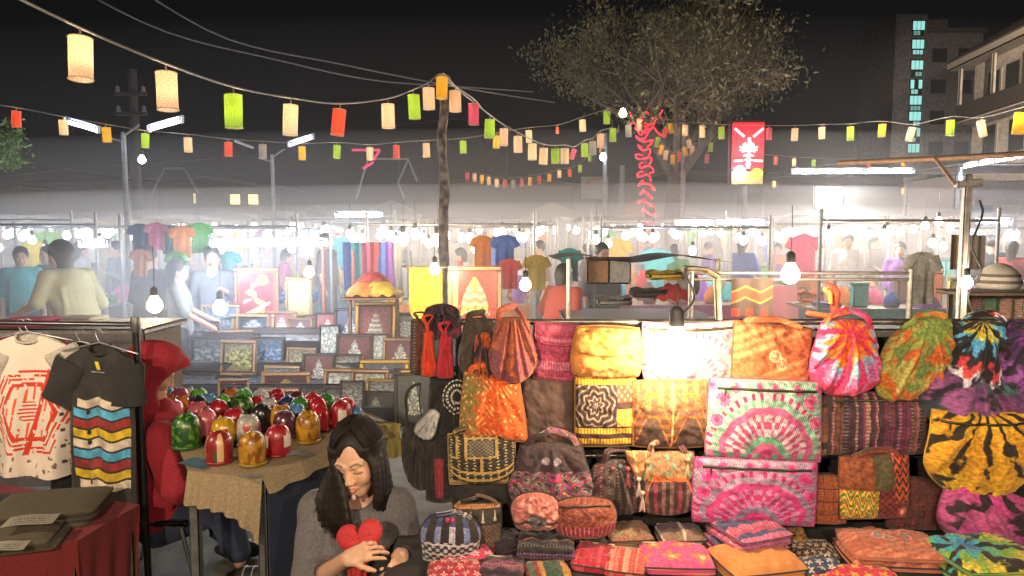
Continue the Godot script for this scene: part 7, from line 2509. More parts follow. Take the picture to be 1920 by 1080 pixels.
	# white A-frame of pipes and a pink arrow light
	var ap := P(752, 330, 26.0)
	var af := thing("pipe_frame", "open white pipe frame of a gable left of the wooden pole", "frame", ap)
	m = MB.new()
	for q in [[690, 298, 765, 298], [765, 298, 782, 340], [765, 300, 746, 342], [746, 342, 758, 372], [690, 298, 668, 372]]:
		m.tube([P(q[0], q[1], 26.0) - ap, P(q[2], q[3], 26.0) - ap], 0.035, 6)
	part("pipe", m.done(), M(0.4, 0.42, 0.45, 0.5), af)
	var pk := thing("arrow_light", "pink arrow shaped neon light on the dark roof left of the pole", "neon light", P(690, 295, 25.8))
	m = MB.new()
	for q in [[660, 281, 712, 281], [712, 281, 700, 300], [700, 304, 680, 316]]:
		m.tube([P(q[0], q[1], 25.8) - pk.position, P(q[2], q[3], 25.8) - pk.position], 0.045, 6)
	part("neon_tube", m.done(), E(1.0, 0.05, 0.2, 0.55), pk)
	# dark gable outline on the left
	var gp := thing("roof_frame", "pale pipe gable above the dark roofs on the left", "frame", P(340, 340, 30.0))
	m = MB.new()
	for q in [[308, 316, 345, 316], [345, 316, 372, 362], [308, 316, 285, 362]]:
		m.tube([P(q[0], q[1], 30.0) - gp.position, P(q[2], q[3], 30.0) - gp.position], 0.04, 6)
	part("pipe", m.done(), M(0.3, 0.31, 0.33, 0.5), gp)


# ---------- stalls of the market ----------
var tee_mesh: Array = []


func small_shirt(label: String, at: Vector3, w: float, m: Material, turn := 0.0, group := "shirts hung over the far stalls") -> Node3D:
	if tee_mesh.is_empty():
		var a := shirt_sheet(0.5, 0.66, 0.0, true, 1.0)
		var b := shirt_sheet(0.5, 0.66, 0.0, false, 1.0)
		tee_mesh = [a.done(), b.done(), sleeve_mesh(0.5, 0.66, -1.0), sleeve_mesh(0.5, 0.66, 1.0)]
	var t := thing("hanging_shirt", label, "shirt", at, group, turn)
	t.scale = Vector3.ONE * w / 0.5
	part("shirt_front", tee_mesh[0], m, t)
	part("shirt_back", tee_mesh[1], m, t)
	part("sleeve", tee_mesh[2], m, t)
	part("sleeve", tee_mesh[3], m, t)
	return t


var ordinal := ["first", "second", "third", "fourth", "fifth", "sixth", "seventh", "eighth", "ninth", "tenth", "eleventh", "twelfth", "thirteenth", "fourteenth", "fifteenth", "sixteenth", "seventeenth", "eighteenth", "nineteenth", "twentieth", "twenty-first", "twenty-second", "twenty-third"]
var goods_mesh: Array = []


func make_goods() -> void:
	for k in 4:
		var mb := MB.new()
		match k:
			0:
				mb.sheet(12, 10, func(u: float, v: float): return Vector3((u - 0.5) * 0.3, 0.07 + 0.02 * sin(u * 8.0) * sin(v * 7.0), (v - 0.5) * 0.24))
				mb.box(Vector3(0, 0.035, 0), Vector3(0.3, 0.068, 0.24), 0.02)
			1:
				mb.lathe([Vector2(0.0, 0.0), Vector2(0.08, 0.0), Vector2(0.1, 0.05), Vector2(0.1, 0.13), Vector2(0.07, 0.19), Vector2(0.04, 0.21), Vector2(0.045, 0.24), Vector2(0.0, 0.24)], 14)
			2:
				mb.sheet(16, 12, func(u: float, v: float): return Vector3((u - 0.5) * 0.36, 0.13 * pow(maxf(0.0, sin(u * PI) * sin(v * PI)), 0.6) + 0.015 * sin(u * 21.0 + v * 13.0), (v - 0.5) * 0.3))
			3:
				mb.box(Vector3(0, 0.11, 0), Vector3(0.2, 0.22, 0.12), 0.015)
				mb.box(Vector3(0, 0.225, 0), Vector3(0.21, 0.02, 0.13), 0.006)
		goods_mesh.append(mb.done())


var hue_words := ["red", "orange", "blue", "green", "white", "pink", "yellow", "violet", "turquoise", "brown", "grey", "black"]
var hue_cols := [Color(0.45, 0.03, 0.03), Color(0.6, 0.17, 0.02), Color(0.05, 0.12, 0.45), Color(0.07, 0.3, 0.06), Color(0.6, 0.6, 0.58), Color(0.55, 0.1, 0.22), Color(0.6, 0.42, 0.04), Color(0.2, 0.06, 0.35), Color(0.04, 0.35, 0.38), Color(0.16, 0.08, 0.04), Color(0.2, 0.2, 0.21), Color(0.025, 0.025, 0.03)]


func cloth_of(k: int) -> StandardMaterial3D:
	var c: Color = hue_cols[k % hue_cols.size()]
	return M(c.r, c.g, c.b, 0.85, {"scale": 3.0})


func stall(where: String, at: Vector3, w: float, d: float, hgt: float, hue: int, bulbs: int, tone: Color, power: float, seed_: int, goods := true, roofed := true) -> void:
	var r := RandomNumberGenerator.new()
	r.seed = seed_
	var t := thing("market_stall", "market stall with a %s counter cloth, %s" % [hue_words[hue % 12], where], "stall", at, "stalls of the night market")
	var mb := MB.new()
	var steel := M(0.35, 0.34, 0.33, 0.45, {"metal": 0.4})
	for sx in [-1, 1]:
		for sz in [-1, 1]:
			mb = MB.new()
			mb.tube([Vector3(sx * w / 2, 0, sz * d / 2), Vector3(sx * w / 2, hgt + (0.08 if sz > 0 else 0.0), sz * d / 2)], 0.022, 6)
			part("post", mb.done(), steel, t)
	mb = MB.new()
	mb.tube([Vector3(-w / 2, hgt - 0.08, d / 2), Vector3(w / 2, hgt - 0.08, d / 2)], 0.016, 6)
	part("front_rail", mb.done(), steel, t)
	mb = MB.new()
	mb.tube([Vector3(-w / 2, hgt - 0.1, -d * 0.4), Vector3(w / 2, hgt - 0.1, -d * 0.4)], 0.014, 6)
	part("back_rail", mb.done(), steel, t)
	if roofed:
		mb = MB.new()
		mb.slab(14, 8, func(u: float, v: float): return Vector3((u - 0.5) * (w + 0.3), hgt + 0.02 + 0.08 * v - 0.09 * sin(u * PI) * sin(v * PI) + 0.025 * sin(u * 17.0 + seed_) + (u - 0.5) * 0.16 * sin(seed_ * 1.7), (v - 0.5) * (d + 0.3)), 0.01)
		for i in mb.v.size():
			mb.v[i].z = clampf(mb.v[i].z, -d, d)
		part("tarp_roof", mb.done(), [M(0.02, 0.022, 0.03, 0.9), M(0.012, 0.018, 0.05, 0.9), M(0.03, 0.025, 0.022, 0.9), M(0.015, 0.018, 0.018, 0.9)][seed_ % 4], t)
	mb = MB.new()
	mb.box(Vector3(0, 0.78, 0.1), Vector3(w - 0.12, 0.04, d * 0.6), 0.008)
	part("counter_top", mb.done(), M(0.25, 0.18, 0.12, 0.7), t)
	mb = MB.new()
	mb.sheet(24, 3, func(u: float, v: float): return Vector3((u - 0.5) * (w - 0.1), 0.8 - v * 0.76, 0.1 + d * 0.31 + 0.02 * sin(u * 37.0) * v))
	part("counter_skirt", mb.done(), cloth_of(hue), t)
	# goods heaped on the counter: each a thing
	var n := int(w / 0.42) if goods else 0
	for k in n:
		for row in 2:
			var g := r.randi() % 4
			var hu := r.randi() % 11
			var o := thing("market_goods", "%s, %s on counter, %s" % [["folded %s cloth", "rounded %s pot", "heap of %s cloth", "%s box"][g] % hue_words[hu], (ordinal[k] + " from left, " + ["front", "back"][row]), where], "goods", at + Vector3(-w / 2 + 0.3 + k * (w - 0.5) / maxf(1, n - 1), 0.803, 0.1 + d * 0.17 - row * d * 0.32), "goods on the market counters", r.randf_range(-0.3, 0.3))
			o.scale = Vector3(1, r.randf_range(0.8, 1.7) + row * 0.7, 1)
			part("wares", goods_mesh[g], cloth_of(hu), o)
	# shirts and cloths along the back
	var m := int(w / 0.62)
	for k in m:
		if r.randf() < 0.36:
			var hu := r.randi() % 12
			small_shirt("%s shirt, %s from left at the back, %s" % [hue_words[hu], ordinal[k], where], at + Vector3(-w / 2 + 0.4 + k * 0.62, hgt - 0.15 - r.randf() * 0.25, -d * 0.4), 0.48, cloth_of(hu), r.randf_range(-0.3, 0.3))
	for k in bulbs:
		var bt := tone.lerp(Color(0.75, 0.85, 1.0), 0.8 if r.randf() < 0.3 else 0.0)
		bulb("bare bulb, %s, hanging over the %s" % [ordinal[k] + " from left", where], at + Vector3(-w / 2 + (k + 0.5) * w / bulbs + r.randf_range(-0.15, 0.15), hgt - 0.2 - r.randf() * 0.22, d * r.randf_range(-0.1, 0.45)), clampf(-at.z * 0.0052, 0.05, 0.11), power / bulbs * 3.0 * r.randf_range(0.5, 1.6), bt, "bulbs over the market stalls", 0.12, 30.0)


func market() -> void:
	make_goods()
	var warm := Color(1.0, 0.78, 0.52)
	var cool := Color(0.72, 0.84, 1.0)
	# rows of stalls: distance, first x, count, step, height
	var idx := 0
	var rows := [[9.6, -6.4, 5, 2.7, 1.95, "of the near row"], [13.0, -9.0, 7, 2.9, 2.0, "of the second row"], [17.5, -12.2, 9, 3.0, 2.05, "of the third row"], [23.0, -16.0, 11, 3.2, 2.15, "of the fourth row"], [30.0, -20.0, 10, 4.2, 2.3, "of the far row"]]
	for r in rows:
		for k in r[2]:
			idx += 1
			var x: float = r[1] + k * r[3] + rr(-0.2, 0.2)
			if r[0] < 10.0 and k > 2:
				x += 0.6
			var px := int(960 + x / r[0] * FOCAL)
			var place := "%s stall %s" % [ordinal[k], r[5]]
			var far: bool = r[0] > 20.0
			stall(place, Vector3(x, 0, -r[0] + rr(-0.4, 0.4)), r[3] - 0.5, 1.6, r[4] + rr(-0.08, 0.12), rng.randi() % 11, 7 if far else (6 if r[0] > 15.0 else 4), warm if (px > 760 or rng.randf() < 0.4) else cool, 0.9 if far else 0.7, 100 + idx, r[0] < 15.0, r[0] > 15.0)
	# the big floodlight
	var fl := thing("floodlight", "blazing white floodlight on a stand above the right stalls", "floodlight", P(1555, 371, 12.0))
	var mb := MB.new()
	mb.box(Vector3(0, 0, -0.06), Vector3(0.5, 0.4, 0.1), 0.02)
	part("housing", mb.done(), M(0.05, 0.05, 0.05, 0.5), fl)
	mb = MB.new()
	mb.box(Vector3(0, 0, 0.0), Vector3(0.44, 0.34, 0.03), 0.01)
	part("glass_lamp", mb.done(), E(1.0, 0.93, 0.85, 60.0), fl)
	mb = MB.new()
	mb.tube([Vector3(0, -0.1, -0.08), Vector3(0, -fl.position.y, -0.1)], 0.02, 6)
	part("stand", mb.done(), M(0.1, 0.1, 0.1, 0.5), fl)
	lit(fl, Vector3(0, 0, 0.12), 20.0, Color(1.0, 0.92, 0.84), 0.1)
	# fluorescent tubes
	var blue := Color(0.75, 0.84, 1.0)
	tube_lamp("long bright fluorescent tube over the frame stall", P(398, 458, 7.0), P(612, 457, 7.0), 0.022, 2.0, Color(0.86, 0.92, 1.0), "", 16.0)
	for q in [[125, 228, 183, 245, 11.8, "slanting white tube on the left lamp post, sloping down to the right"], [280, 243, 340, 226, 12.0, "slanting white tube right of the left lamp post, sloping up"], [542, 272, 586, 258, 15.5, "short slanting white tube above the thin post"]]:
		tube_lamp(q[5], P(q[0], q[1], q[4]), P(q[2], q[3], q[4]), 0.03, 0.6, Color(0.68, 0.74, 1.0), "", 7.0)
	mb = MB.new()
	mb.tube([P(440, 264, 15.5) - P(457, 270, 15.5), P(475, 277, 15.5) - P(457, 270, 15.5)], 0.03, 8)
	solo("tube_lamp", "unlit grey tube on the thin post left of the wooden pole", "tube lamp", mb.done(), M(0.4, 0.4, 0.42, 0.5), P(457, 270, 15.5))
	for k in 5:
		tube_lamp("white tube lamp in the long row above the floodlight, %s" % ["at the left end", "second", "third", "fourth", "at the right end"][k], P(1487 + k * 46, 323 - k * 0.3, 14.0), P(1528 + k * 46, 323 - k * 0.3, 14.0), 0.028, 0.5, blue, "tube lamps in the row above the floodlight", 5.0)
	for q in [[1268, 1336, 419, 12.5, "white tube under the right stalls' roofs, left of two"], [1344, 1432, 418, 12.5, "white tube under the right stalls' roofs, right of two"], [1835, 1895, 416, 11.0, "white tube under the roof at the right edge"], [630, 716, 404, 11.0, "bluish tube along the striped scarf stall's roof"], [152, 202, 459, 8.0, "short bright white tube behind the person in pale yellow"]]:
		tube_lamp(q[4], P(q[0], q[2], q[3]), P(q[1], q[2], q[3]), 0.024, 0.8, blue, "", 9.0)
	# bare bulbs that stand out
	var B := [[290, 573, 5.2, 0.055, 0.8, warm, "glaring bare bulb above the red hooded person"], [413, 578, 6.2, 0.06, 1.0, Color(0.62, 0.76, 1.0), "bluish bulb in front of the blue shelf of the frame stall"], [580, 511, 6.6, 0.045, 1.0, Color(0.6, 0.72, 1.0), "small bluish bulb above the ochre panel"], [815, 506, 6.0, 0.045, 1.5, warm, "warm bulb in front of the yellow pennant"], [985, 535, 5.4, 0.045, 1.2, warm, "warm bulb right of the red relief panel"], [1482, 515, 4.6, 0.06, 1.8, warm, "bare bulb with rays above the orange cloth on the right"], [1812, 531, 4.15, 0.035, 0.35, warm, "bulb clipped to the steel post on the right"], [396, 511, 7.0, 0.04, 0.4, cool, "small bulb above the capped person's head"], [820, 452, 8.5, 0.07, 0.7, warm, "lower bulb of the cluster at the foot of the wooden pole"], [756, 450, 8.7, 0.07, 0.7, warm, "bulb left in the cluster at the foot of the wooden pole"], [778, 440, 9.0, 0.06, 0.6, warm, "upper bulb in the cluster at the foot of the wooden pole"], [266, 300, 14.0, 0.07, 0.9, cool, "white bulb hanging beside the left lamp post"], [1168, 213, 15.2, 0.08, 1.3, Color(1.0, 0.88, 0.7), "white spot bulb at the tree's cable"], [1131, 295, 18.8, 0.09, 0.8, cool, "white bulb on the small post at the cream umbrella"], [1118, 450, 9.2, 0.05, 0.4, Color(0.5, 0.65, 1.0), "blue bulb right of the cream umbrella"], [1224, 447, 9.0, 0.05, 0.4, Color(0.5, 0.65, 1.0), "second blue bulb below the orange umbrella"], [656, 440, 9.5, 0.05, 0.4, cool, "bluish bulb over the striped scarves, left"], [733, 442, 9.5, 0.05, 0.4, cool, "bluish bulb over the striped scarves, right"], [1760, 416, 9.5, 0.05, 0.4, Color(1.0, 0.6, 0.3), "orange bulb left of the steel post"], [1735, 424, 9.3, 0.05, 0.4, Color(1.0, 0.6, 0.3), "second orange bulb left of the steel post"]]
	for q in B:
		bulb(q[6], P(q[0], q[1], q[2]), q[3], q[4], q[5], "", 0.3, 34.0)
	# umbrellas over the far stalls
	for q in [[735, 404, 376, 58, 20.0, Color(0.45, 0.5, 0.5), "pale peaked umbrella left of the wooden pole"], [1036, 408, 380, 58, 22.0, Color(0.5, 0.48, 0.36), "cream peaked umbrella right of the wooden pole"], [1196, 404, 374, 42, 21.0, Color(0.5, 0.17, 0.03), "orange parasol below the rope light"], [595, 408, 384, 40, 24.0, Color(0.4, 0.46, 0.5), "grey peaked umbrella left of the pale one"]]:
		var a := P(q[0], q[1], q[4])
		var hh: float = P(q[0], q[2], q[4]).y - a.y
		var w: float = q[3] / FOCAL * q[4]
		var u := thing("umbrella", q[6], "umbrella", Vector3(a.x, 0, a.z))
		mb = MB.new()
		mb.lathe([Vector2(w, a.y - 0.02), Vector2(w * 0.98, a.y + 0.03), Vector2(w * 0.5, a.y + hh * 0.62), Vector2(w * 0.1, a.y + hh * 0.97), Vector2(0.0, a.y + hh)], 8)
		var uc: Color = q[5]
		part("canopy", mb.done(), M(uc.r, uc.g, uc.b, 0.85, {"back": Color(0.5, 0.5, 0.5)}), u)
		mb = MB.new()
		mb.tube([Vector3.ZERO, Vector3(0, a.y + hh, 0)], 0.03, 6)
		part("pole", mb.done(), M(0.3, 0.3, 0.3, 0.5), u)
		for k in 8:
			mb = MB.new()
			var an := TAU * k / 8.0
			mb.tube([Vector3(0, a.y + hh * 0.9, 0), Vector3(cos(an) * w * 0.96, a.y, sin(an) * w * 0.96)], 0.012, 4)
			part("rib", mb.done(), M(0.2, 0.2, 0.2, 0.5), u)
	# coloured shirts hung out in the middle distance
	var S := [[262, 418, 7.8, 2, "blue shirt left of the row of bright shirts", 44], [292, 416, 7.6, 5, "crimson shirt in the row of bright shirts", 40], [318, 420, 7.7, 8, "turquoise shirt in the row of bright shirts", 42], [340, 422, 7.5, 1, "orange shirt in the row of bright shirts", 46], [374, 416, 7.6, 3, "pale green shirt at the end of the row of bright shirts", 44], [262, 466, 7.0, 1, "orange shirt below the white fluffy cloth", 40], [330, 470, 7.2, 3, "green shirt on the lower rail", 44], [905, 440, 7.8, 1, "orange shirt hanging above the red relief panel", 46], [946, 438, 7.6, 2, "blue printed shirt beside the orange one", 52], [956, 484, 7.2, 0, "red shirt below the blue one", 44], [1068, 464, 7.4, 8, "mint shirt in the middle of the market", 48], [1730, 470, 5.6, 4, "pale grey shirt on a stand at the right", 76], [430, 470, 8.0, 8, "turquoise shirt behind the red panel", 44], [1006, 476, 7.8, 6, "ochre shirt behind the warm bulb", 52]]
	for q in S:
		small_shirt(q[4], P(q[0], q[1], q[2]), q[5] / FOCAL * q[2], cloth_of(q[3]), rr(-0.3, 0.3), "bright shirts hung in the middle distance")
	# striped scarves
	var k2 := 0
	for x in [652, 668, 684, 700, 716, 732, 746]:
		mb = MB.new()
		mb.slab(6, 10, func(u: float, v: float): return Vector3((u - 0.5) * 0.13 * (1.0 - 0.15 * v), -v * 0.62, 0.02 * sin(u * 8.0 + k2) + 0.02 * sin(v * 4.0 + k2)), 0.004)
		solo("hanging_scarf", "%s scarf, %s from the left in the row under the bluish tube" % [["blue", "turquoise", "pink", "crimson", "royal blue", "lilac", "grey"][k2], ["first", "second", "third", "fourth", "fifth", "sixth", "seventh"][k2]], "scarf", mb.done(), cloth_of([2, 8, 5, 0, 2, 7, 10][k2]), P(x, 454, 9.0), "scarves under the bluish tube")
		k2 += 1
	# mid stall behind the bags: dark tables, goods, rails
	var steel := M(0.35, 0.32, 0.3, 0.4, {"metal": 0.5})
	var mt := thing("dark_stall", "dark stall table behind the bag rack in the middle", "stall", Vector3(P(1190, 500, 6.2).x, 0, -6.2))
	mb = MB.new()
	mb.box(Vector3(0, 1.02, 0), Vector3(1.3, 0.05, 0.9), 0.01)
	part("counter_top", mb.done(), M(0.08, 0.07, 0.065, 0.7), mt)
	mb = MB.new()
	mb.sheet(24, 4, func(u: float, v: float): return Vector3((u - 0.5) * 1.3, 1.02 - v, 0.46 + 0.03 * sin(u * 30.0) * v))
	part("skirt", mb.done(), M(0.05, 0.045, 0.045, 0.9, {"cloth": true}), mt)
	mb = MB.new()
	mb.slab(14, 6, func(u: float, v: float): return Vector3((u - 0.5) * 1.5, 1.55 + 0.03 * sin(u * 11.0), (v - 0.5) * 1.0), 0.012)
	part("canopy", mb.done(), M(0.1, 0.085, 0.08, 0.85), mt)
	for s in [-0.62, 0.62]:
		mb = MB.new()
		mb.tube([Vector3(s, 0, 0.4), Vector3(s, 1.55, 0.4)], 0.02, 8)
		part("post", mb.done(), steel, mt)
	var gk := 0
	for q in [[1120, 520, 9, 3], [1160, 520, 10, 3], [1215, 545, 11, 0], [1260, 548, 0, 2], [1245, 512, 6, 0], [1290, 540, 10, 1], [1150, 560, 10, 0]]:
		var o := thing("market_goods", "%s %s on the dark stall behind the bag rack, %s" % [hue_words[q[2]], ["folded cloth", "pot", "heap of cloth", "box"][q[3]], ["at the left", "left of the middle", "in the middle", "right of the middle", "high at the back", "at the right end", "low at the front"][gk]], "goods", P(q[0], q[1] + 12, 6.1))
		part("wares", goods_mesh[q[3]], cloth_of(q[2]), o)
		gk += 1
	# stall on the right: rail, posts, orange cloths, cap, striped cloth
	var rs := thing("rail_stall", "pipe rail stall behind the tie dyed bags on the right", "stall", Vector3(P(1510, 500, 5.0).x, 0, -5.0))
	var ro := rs.position
	for q in [[1290, 512, 1712, 512], [1300, 524, 1712, 524]]:
		mb = MB.new()
		mb.tube([P(q[0], q[1], 5.0) - ro, P(q[2], q[3], 5.0) - ro], 0.012, 8)
		part("rail", mb.done(), steel, rs)
	for x in [1296, 1708]:
		mb = MB.new()
		var p := P(x, 505, 5.0) - ro
		mb.tube([p, Vector3(p.x, 0, 0)], 0.02, 8)
		part("post", mb.done(), steel, rs)
	mb = MB.new()
	mb.box(Vector3(0, 1.05, -0.3), Vector3(1.6, 0.04, 0.6), 0.01)
	part("counter_top", mb.done(), M(0.12, 0.1, 0.09, 0.7), rs)
	mb = MB.new()
	mb.sheet(30, 4, func(u: float, v: float): return Vector3((u - 0.5) * 1.6, 1.05 - v, 0.02 + 0.03 * sin(u * 33.0) * v))
	part("skirt", mb.done(), M(0.06, 0.05, 0.05, 0.9, {"cloth": true}), rs)
	var zz := paint(96, 80, func(u: float, v: float):
		var d := absf(v - 0.35 - 0.16 * absf(fposmod(u * 3.0, 2.0) - 1.0))
		return hx("c8321c") if d < 0.12 else (hx("c86a2c") if d < 0.17 else (hx("a82a1c") if v > 0.8 and sin(u * 18.0) > 0 else hx("3a2c28"))))
	mb = MB.new()
	mb.slab(12, 10, func(u: float, v: float): return Vector3((u - 0.5) * 0.3, -v * 0.27, 0.015 * sin(u * 11.0)), 0.004)
	var zc := thing("printed_cloth", "dark cloth with an orange red zigzag hanging from the rail", "cloth", P(1412, 522, 4.95))
	part("cloth", mb.done(), T(zz), zc)
	# orange curl on a foot
	var cu := thing("toy_stand", "bright orange and red curled ornament standing on the rail stall", "ornament", P(1556, 592, 4.9))
	mb = MB.new()
	var cpts := []
	for q in [[1548, 538], [1562, 540], [1568, 552], [1565, 568], [1566, 590]]:
		cpts.append(P(q[0], q[1], 4.9) - cu.position)
	mb.tube(cpts, 0.035, 10, 0.028)
	part("curl", mb.done(), M(0.65, 0.06, 0.03, 0.5), cu)
	mb = MB.new()
	mb.tube([P(1544, 541, 4.9) - cu.position, P(1556, 549, 4.88) - cu.position, P(1558, 570, 4.87) - cu.position], 0.018, 8)
	part("orange_edge", mb.done(), M(0.7, 0.28, 0.04, 0.5), cu)
	mb = MB.new()
	mb.tube([P(1512, 588, 4.9) - cu.position, P(1556, 594, 4.9) - cu.position, P(1606, 582, 4.9) - cu.position], 0.024, 8, 0.02)
	part("foot", mb.done(), M(0.62, 0.1, 0.03, 0.5), cu)
	# striped cap and striped cloth by the steel post
	var cp := thing("knitted_cap", "grey knitted cap with dark bands on the stand by the steel post", "cap", P(1872, 541, 4.5))
	mb = MB.new()
	mb.lathe([Vector2(0.0, 0.0), Vector2(0.11, 0.0), Vector2(0.128, 0.03), Vector2(0.122, 0.07), Vector2(0.1, 0.115), Vector2(0.06, 0.15), Vector2(0.02, 0.165), Vector2(0.0, 0.167)], 20)
	part("crown", mb.done(), M(0.4, 0.37, 0.34, 0.95, {"cloth": true}), cp)
	for y in [0.045, 0.085]:
		mb = MB.new()
		var r0: float = 0.129 if y < 0.05 else 0.118
		mb.lathe([Vector2(r0 - 0.004, y - 0.012), Vector2(r0, y - 0.008), Vector2(r0, y + 0.008), Vector2(r0 - 0.006, y + 0.012)], 20)
		part("band", mb.done(), M(0.1, 0.09, 0.085, 0.95), cp)
	var sc := stripes(pals("3a5a48 8a5a50 4a6a50 9a7a6a 5a4a40"), 9, true, 77)
	mb = MB.new()
	mb.slab(30, 12, func(u: float, v: float): return Vector3((u - 0.5) * 0.5, -v * 0.3, 0.02 * sin(u * 30.0)), 0.004)
	var sp := thing("striped_cloth", "green and rose striped cloth hanging under the knitted cap", "cloth", P(1868, 543, 4.6))
	part("cloth", mb.done(), T(sc), sp)
	mb = MB.new()
	mb.box(Vector3(0, -0.02, -0.02), Vector3(0.6, 0.03, 0.3), 0.005)
	part("shelf", mb.done(), M(0.15, 0.11, 0.08, 0.7), sp)
	for s in [-0.27, 0.27]:
		mb = MB.new()
		mb.box(Vector3(s, -sp.position.y / 2.0 - 0.02, -0.05), Vector3(0.03, sp.position.y, 0.03), 0.004)
		part("leg", mb.done(), M(0.15, 0.11, 0.08, 0.7), sp)
	for q in [[1800, 440, 5.6, 9, "brown striped towel hanging by the steel post"], [1832, 440, 5.6, 10, "pale towel hanging right of the steel post"]]:
		mb = MB.new()
		mb.slab(8, 8, func(u: float, v: float): return Vector3((u - 0.5) * 0.13, -v * 0.28, 0.012 * sin(u * 14.0)), 0.004)
		solo("towel", q[4], "towel", mb.done(), T(stripes(pals("5a3a28 a08a70 4a3020 c0a888"), 6, true, 31)) if q[3] == 9 else M(0.35, 0.3, 0.28, 0.9, {"cloth": true}), P(q[0], q[1], q[2]))
	# orange heap on the table by the red post
	for q in [[685, 552, 6.9, 1, "heap of orange cloth on the table right of the red post"], [712, 552, 6.9, 6, "heap of yellow cloth beside the orange heap"], [700, 535, 7.1, 0, "heap of red cloth behind the orange heap"]]:
		var o := thing("market_goods", q[4], "goods", P(q[0], q[1], q[2]))
		part("wares", goods_mesh[2], cloth_of(q[3]), o)
	var ot := thing("side_table", "small table under the orange and yellow cloth heaps", "table", Vector3(P(700, 560, 7.0).x, 0, -7.0))
	mb = MB.new()
	mb.box(Vector3(0, P(700, 556, 7.0).y, 0), Vector3(0.55, 0.03, 0.5), 0.006)
	part("table_top", mb.done(), M(0.3, 0.12, 0.05, 0.7), ot)
	for s in [-0.24, 0.24]:
		mb = MB.new()
		mb.box(Vector3(s, 0.55, 0), Vector3(0.035, 1.1, 0.035), 0.004)
		part("leg", mb.done(), M(0.2, 0.1, 0.06, 0.7), ot)
	# people
	var dark := M(0.03, 0.03, 0.04, 0.9)
	var P0 := [
		["person in a pale yellow shirt bending over the counter at the left", 138, 6.0, -2.0, 1.74, 3, Color(0.5, 0.48, 0.26), 0.012], ["person in a turquoise top at the left edge", 36, 8.5, 0.6, 1.6, 0, Color(0.03, 0.4, 0.42), 0.02], ["person with dark green top behind the turquoise one", 88, 8.8, -0.4, 1.62, 1, Color(0.02, 0.12, 0.12), 0.02],
		["dark haired person in black below the bright shirts", 277, 7.6, 2.9, 1.62, 0, Color(0.03, 0.03, 0.04), 0.02], ["person in a black cap and grey shirt in front of the blue shelf", 396, 7.4, 0.4, 1.62, 2, Color(0.12, 0.13, 0.16), 0.02], ["person in a pale grey shirt behind the glaring bulb", 330, 7.0, 1.9, 1.5, 1, Color(0.32, 0.34, 0.32), 0.014],
		["person in a red shirt with a grey scarf behind the bag rack", 1046, 6.6, 2.5, 1.5, 3, Color(0.4, 0.06, 0.04), 0.014], ["person in grey standing at the dark stall", 1130, 8.2, 0.3, 1.65, 0, Color(0.1, 0.1, 0.11), 0.02],
	]
	for q in P0:
		var a := P(q[1], 430, q[2])
		var cc: Color = q[6]
		person(q[0], Vector3(a.x, 0, a.z), q[3], q[4], q[5], M(cc.r, cc.g, cc.b, 0.9, {"cloth": true}), dark, q[7])
	var crowd := [[215, 10.8], [520, 11.2], [612, 11.4], [880, 11.2], [1010, 10.9], [1100, 11.8], [1265, 11.0], [1330, 14.6], [1395, 11.4], [1460, 15.0], [1520, 11.2], [1590, 11.6], [1640, 14.8], [1690, 11.3], [1752, 14.6], [1860, 11.2], [1900, 10.8], [1215, 15.2], [760, 15.4], [660, 14.9], [150, 11.0], [60, 14.6]]
	crowd.sort_custom(func(a, b): return a[0] < b[0])
	var ck := 0
	for q in crowd:
		var a := P(q[0], 430, q[1])
		var hu := rng.randi() % 12
		var where: String = "far left" if q[0] < 300 else ("left" if q[0] < 700 else ("middle" if q[0] < 1120 else ("right" if q[0] < 1560 else "far right")))
		person("passer-by in a %s top among the stalls, %s from the left" % [hue_words[hu], ordinal[ck]], Vector3(a.x, 0, a.z), rr(0, TAU), rr(1.55, 1.78), ck % 4, cloth_of(hu), dark if ck % 3 else M(0.06, 0.08, 0.14, 0.9), 0.03, "passers-by in the market aisles")
		ck += 1


# ---------- the scene ----------
func _ready() -> void:
	rng.seed = 7
	var cam := Camera3D.new()
	cam.name = "camera"
	add_child(cam)
	cam.position = Vector3(0, EYE, 0)
	cam.rotation.x = -PITCH
	cam.fov = 45.0
	cam.near = 0.05
	cam.far = 400.0
	cam.current = true
	var env := Environment.new()
	env.background_mode = Environment.BG_SKY
	var sky := Sky.new()
	var sm := ProceduralSkyMaterial.new()
	sm.sky_top_color = Color(0.03, 0.033, 0.04)
	sm.sky_horizon_color = Color(0.06, 0.06, 0.065)
	sm.ground_bottom_color = Color(0.02, 0.02, 0.02)
	sm.ground_horizon_color = Color(0.04, 0.04, 0.04)
	sky.sky_material = sm
	env.sky = sky
	env.tonemap_mode = Environment.TONE_MAPPER_LINEAR
	env.tonemap_exposure = 1.12
	env.volumetric_fog_enabled = true
	env.volumetric_fog_density = 0.0
	env.sdfgi_enabled = true
	env.ssao_enabled = true
	env.ssil_enabled = true
	var we := WorldEnvironment.new()
	we.name = "surroundings"
	we.environment = env
	add_child(we)
	make_textures()
	var g := MB.new()
	g.face(Vector3(-160, 0, -200), Vector3(160, 0, -200), Vector3(160, 0, 20), Vector3(-160, 0, 20))
	struct("ground", g.done(), M(0.12, 0.12, 0.11, 0.9, {"scale": 0.6}))
	town()
	big_tree()
	poles()
	strings()
	market()
	frame_stall()
	jar_table()
	left_stall()
	bag_stall()
	hooded()
	woman()
	near_lamps()
	smoke()


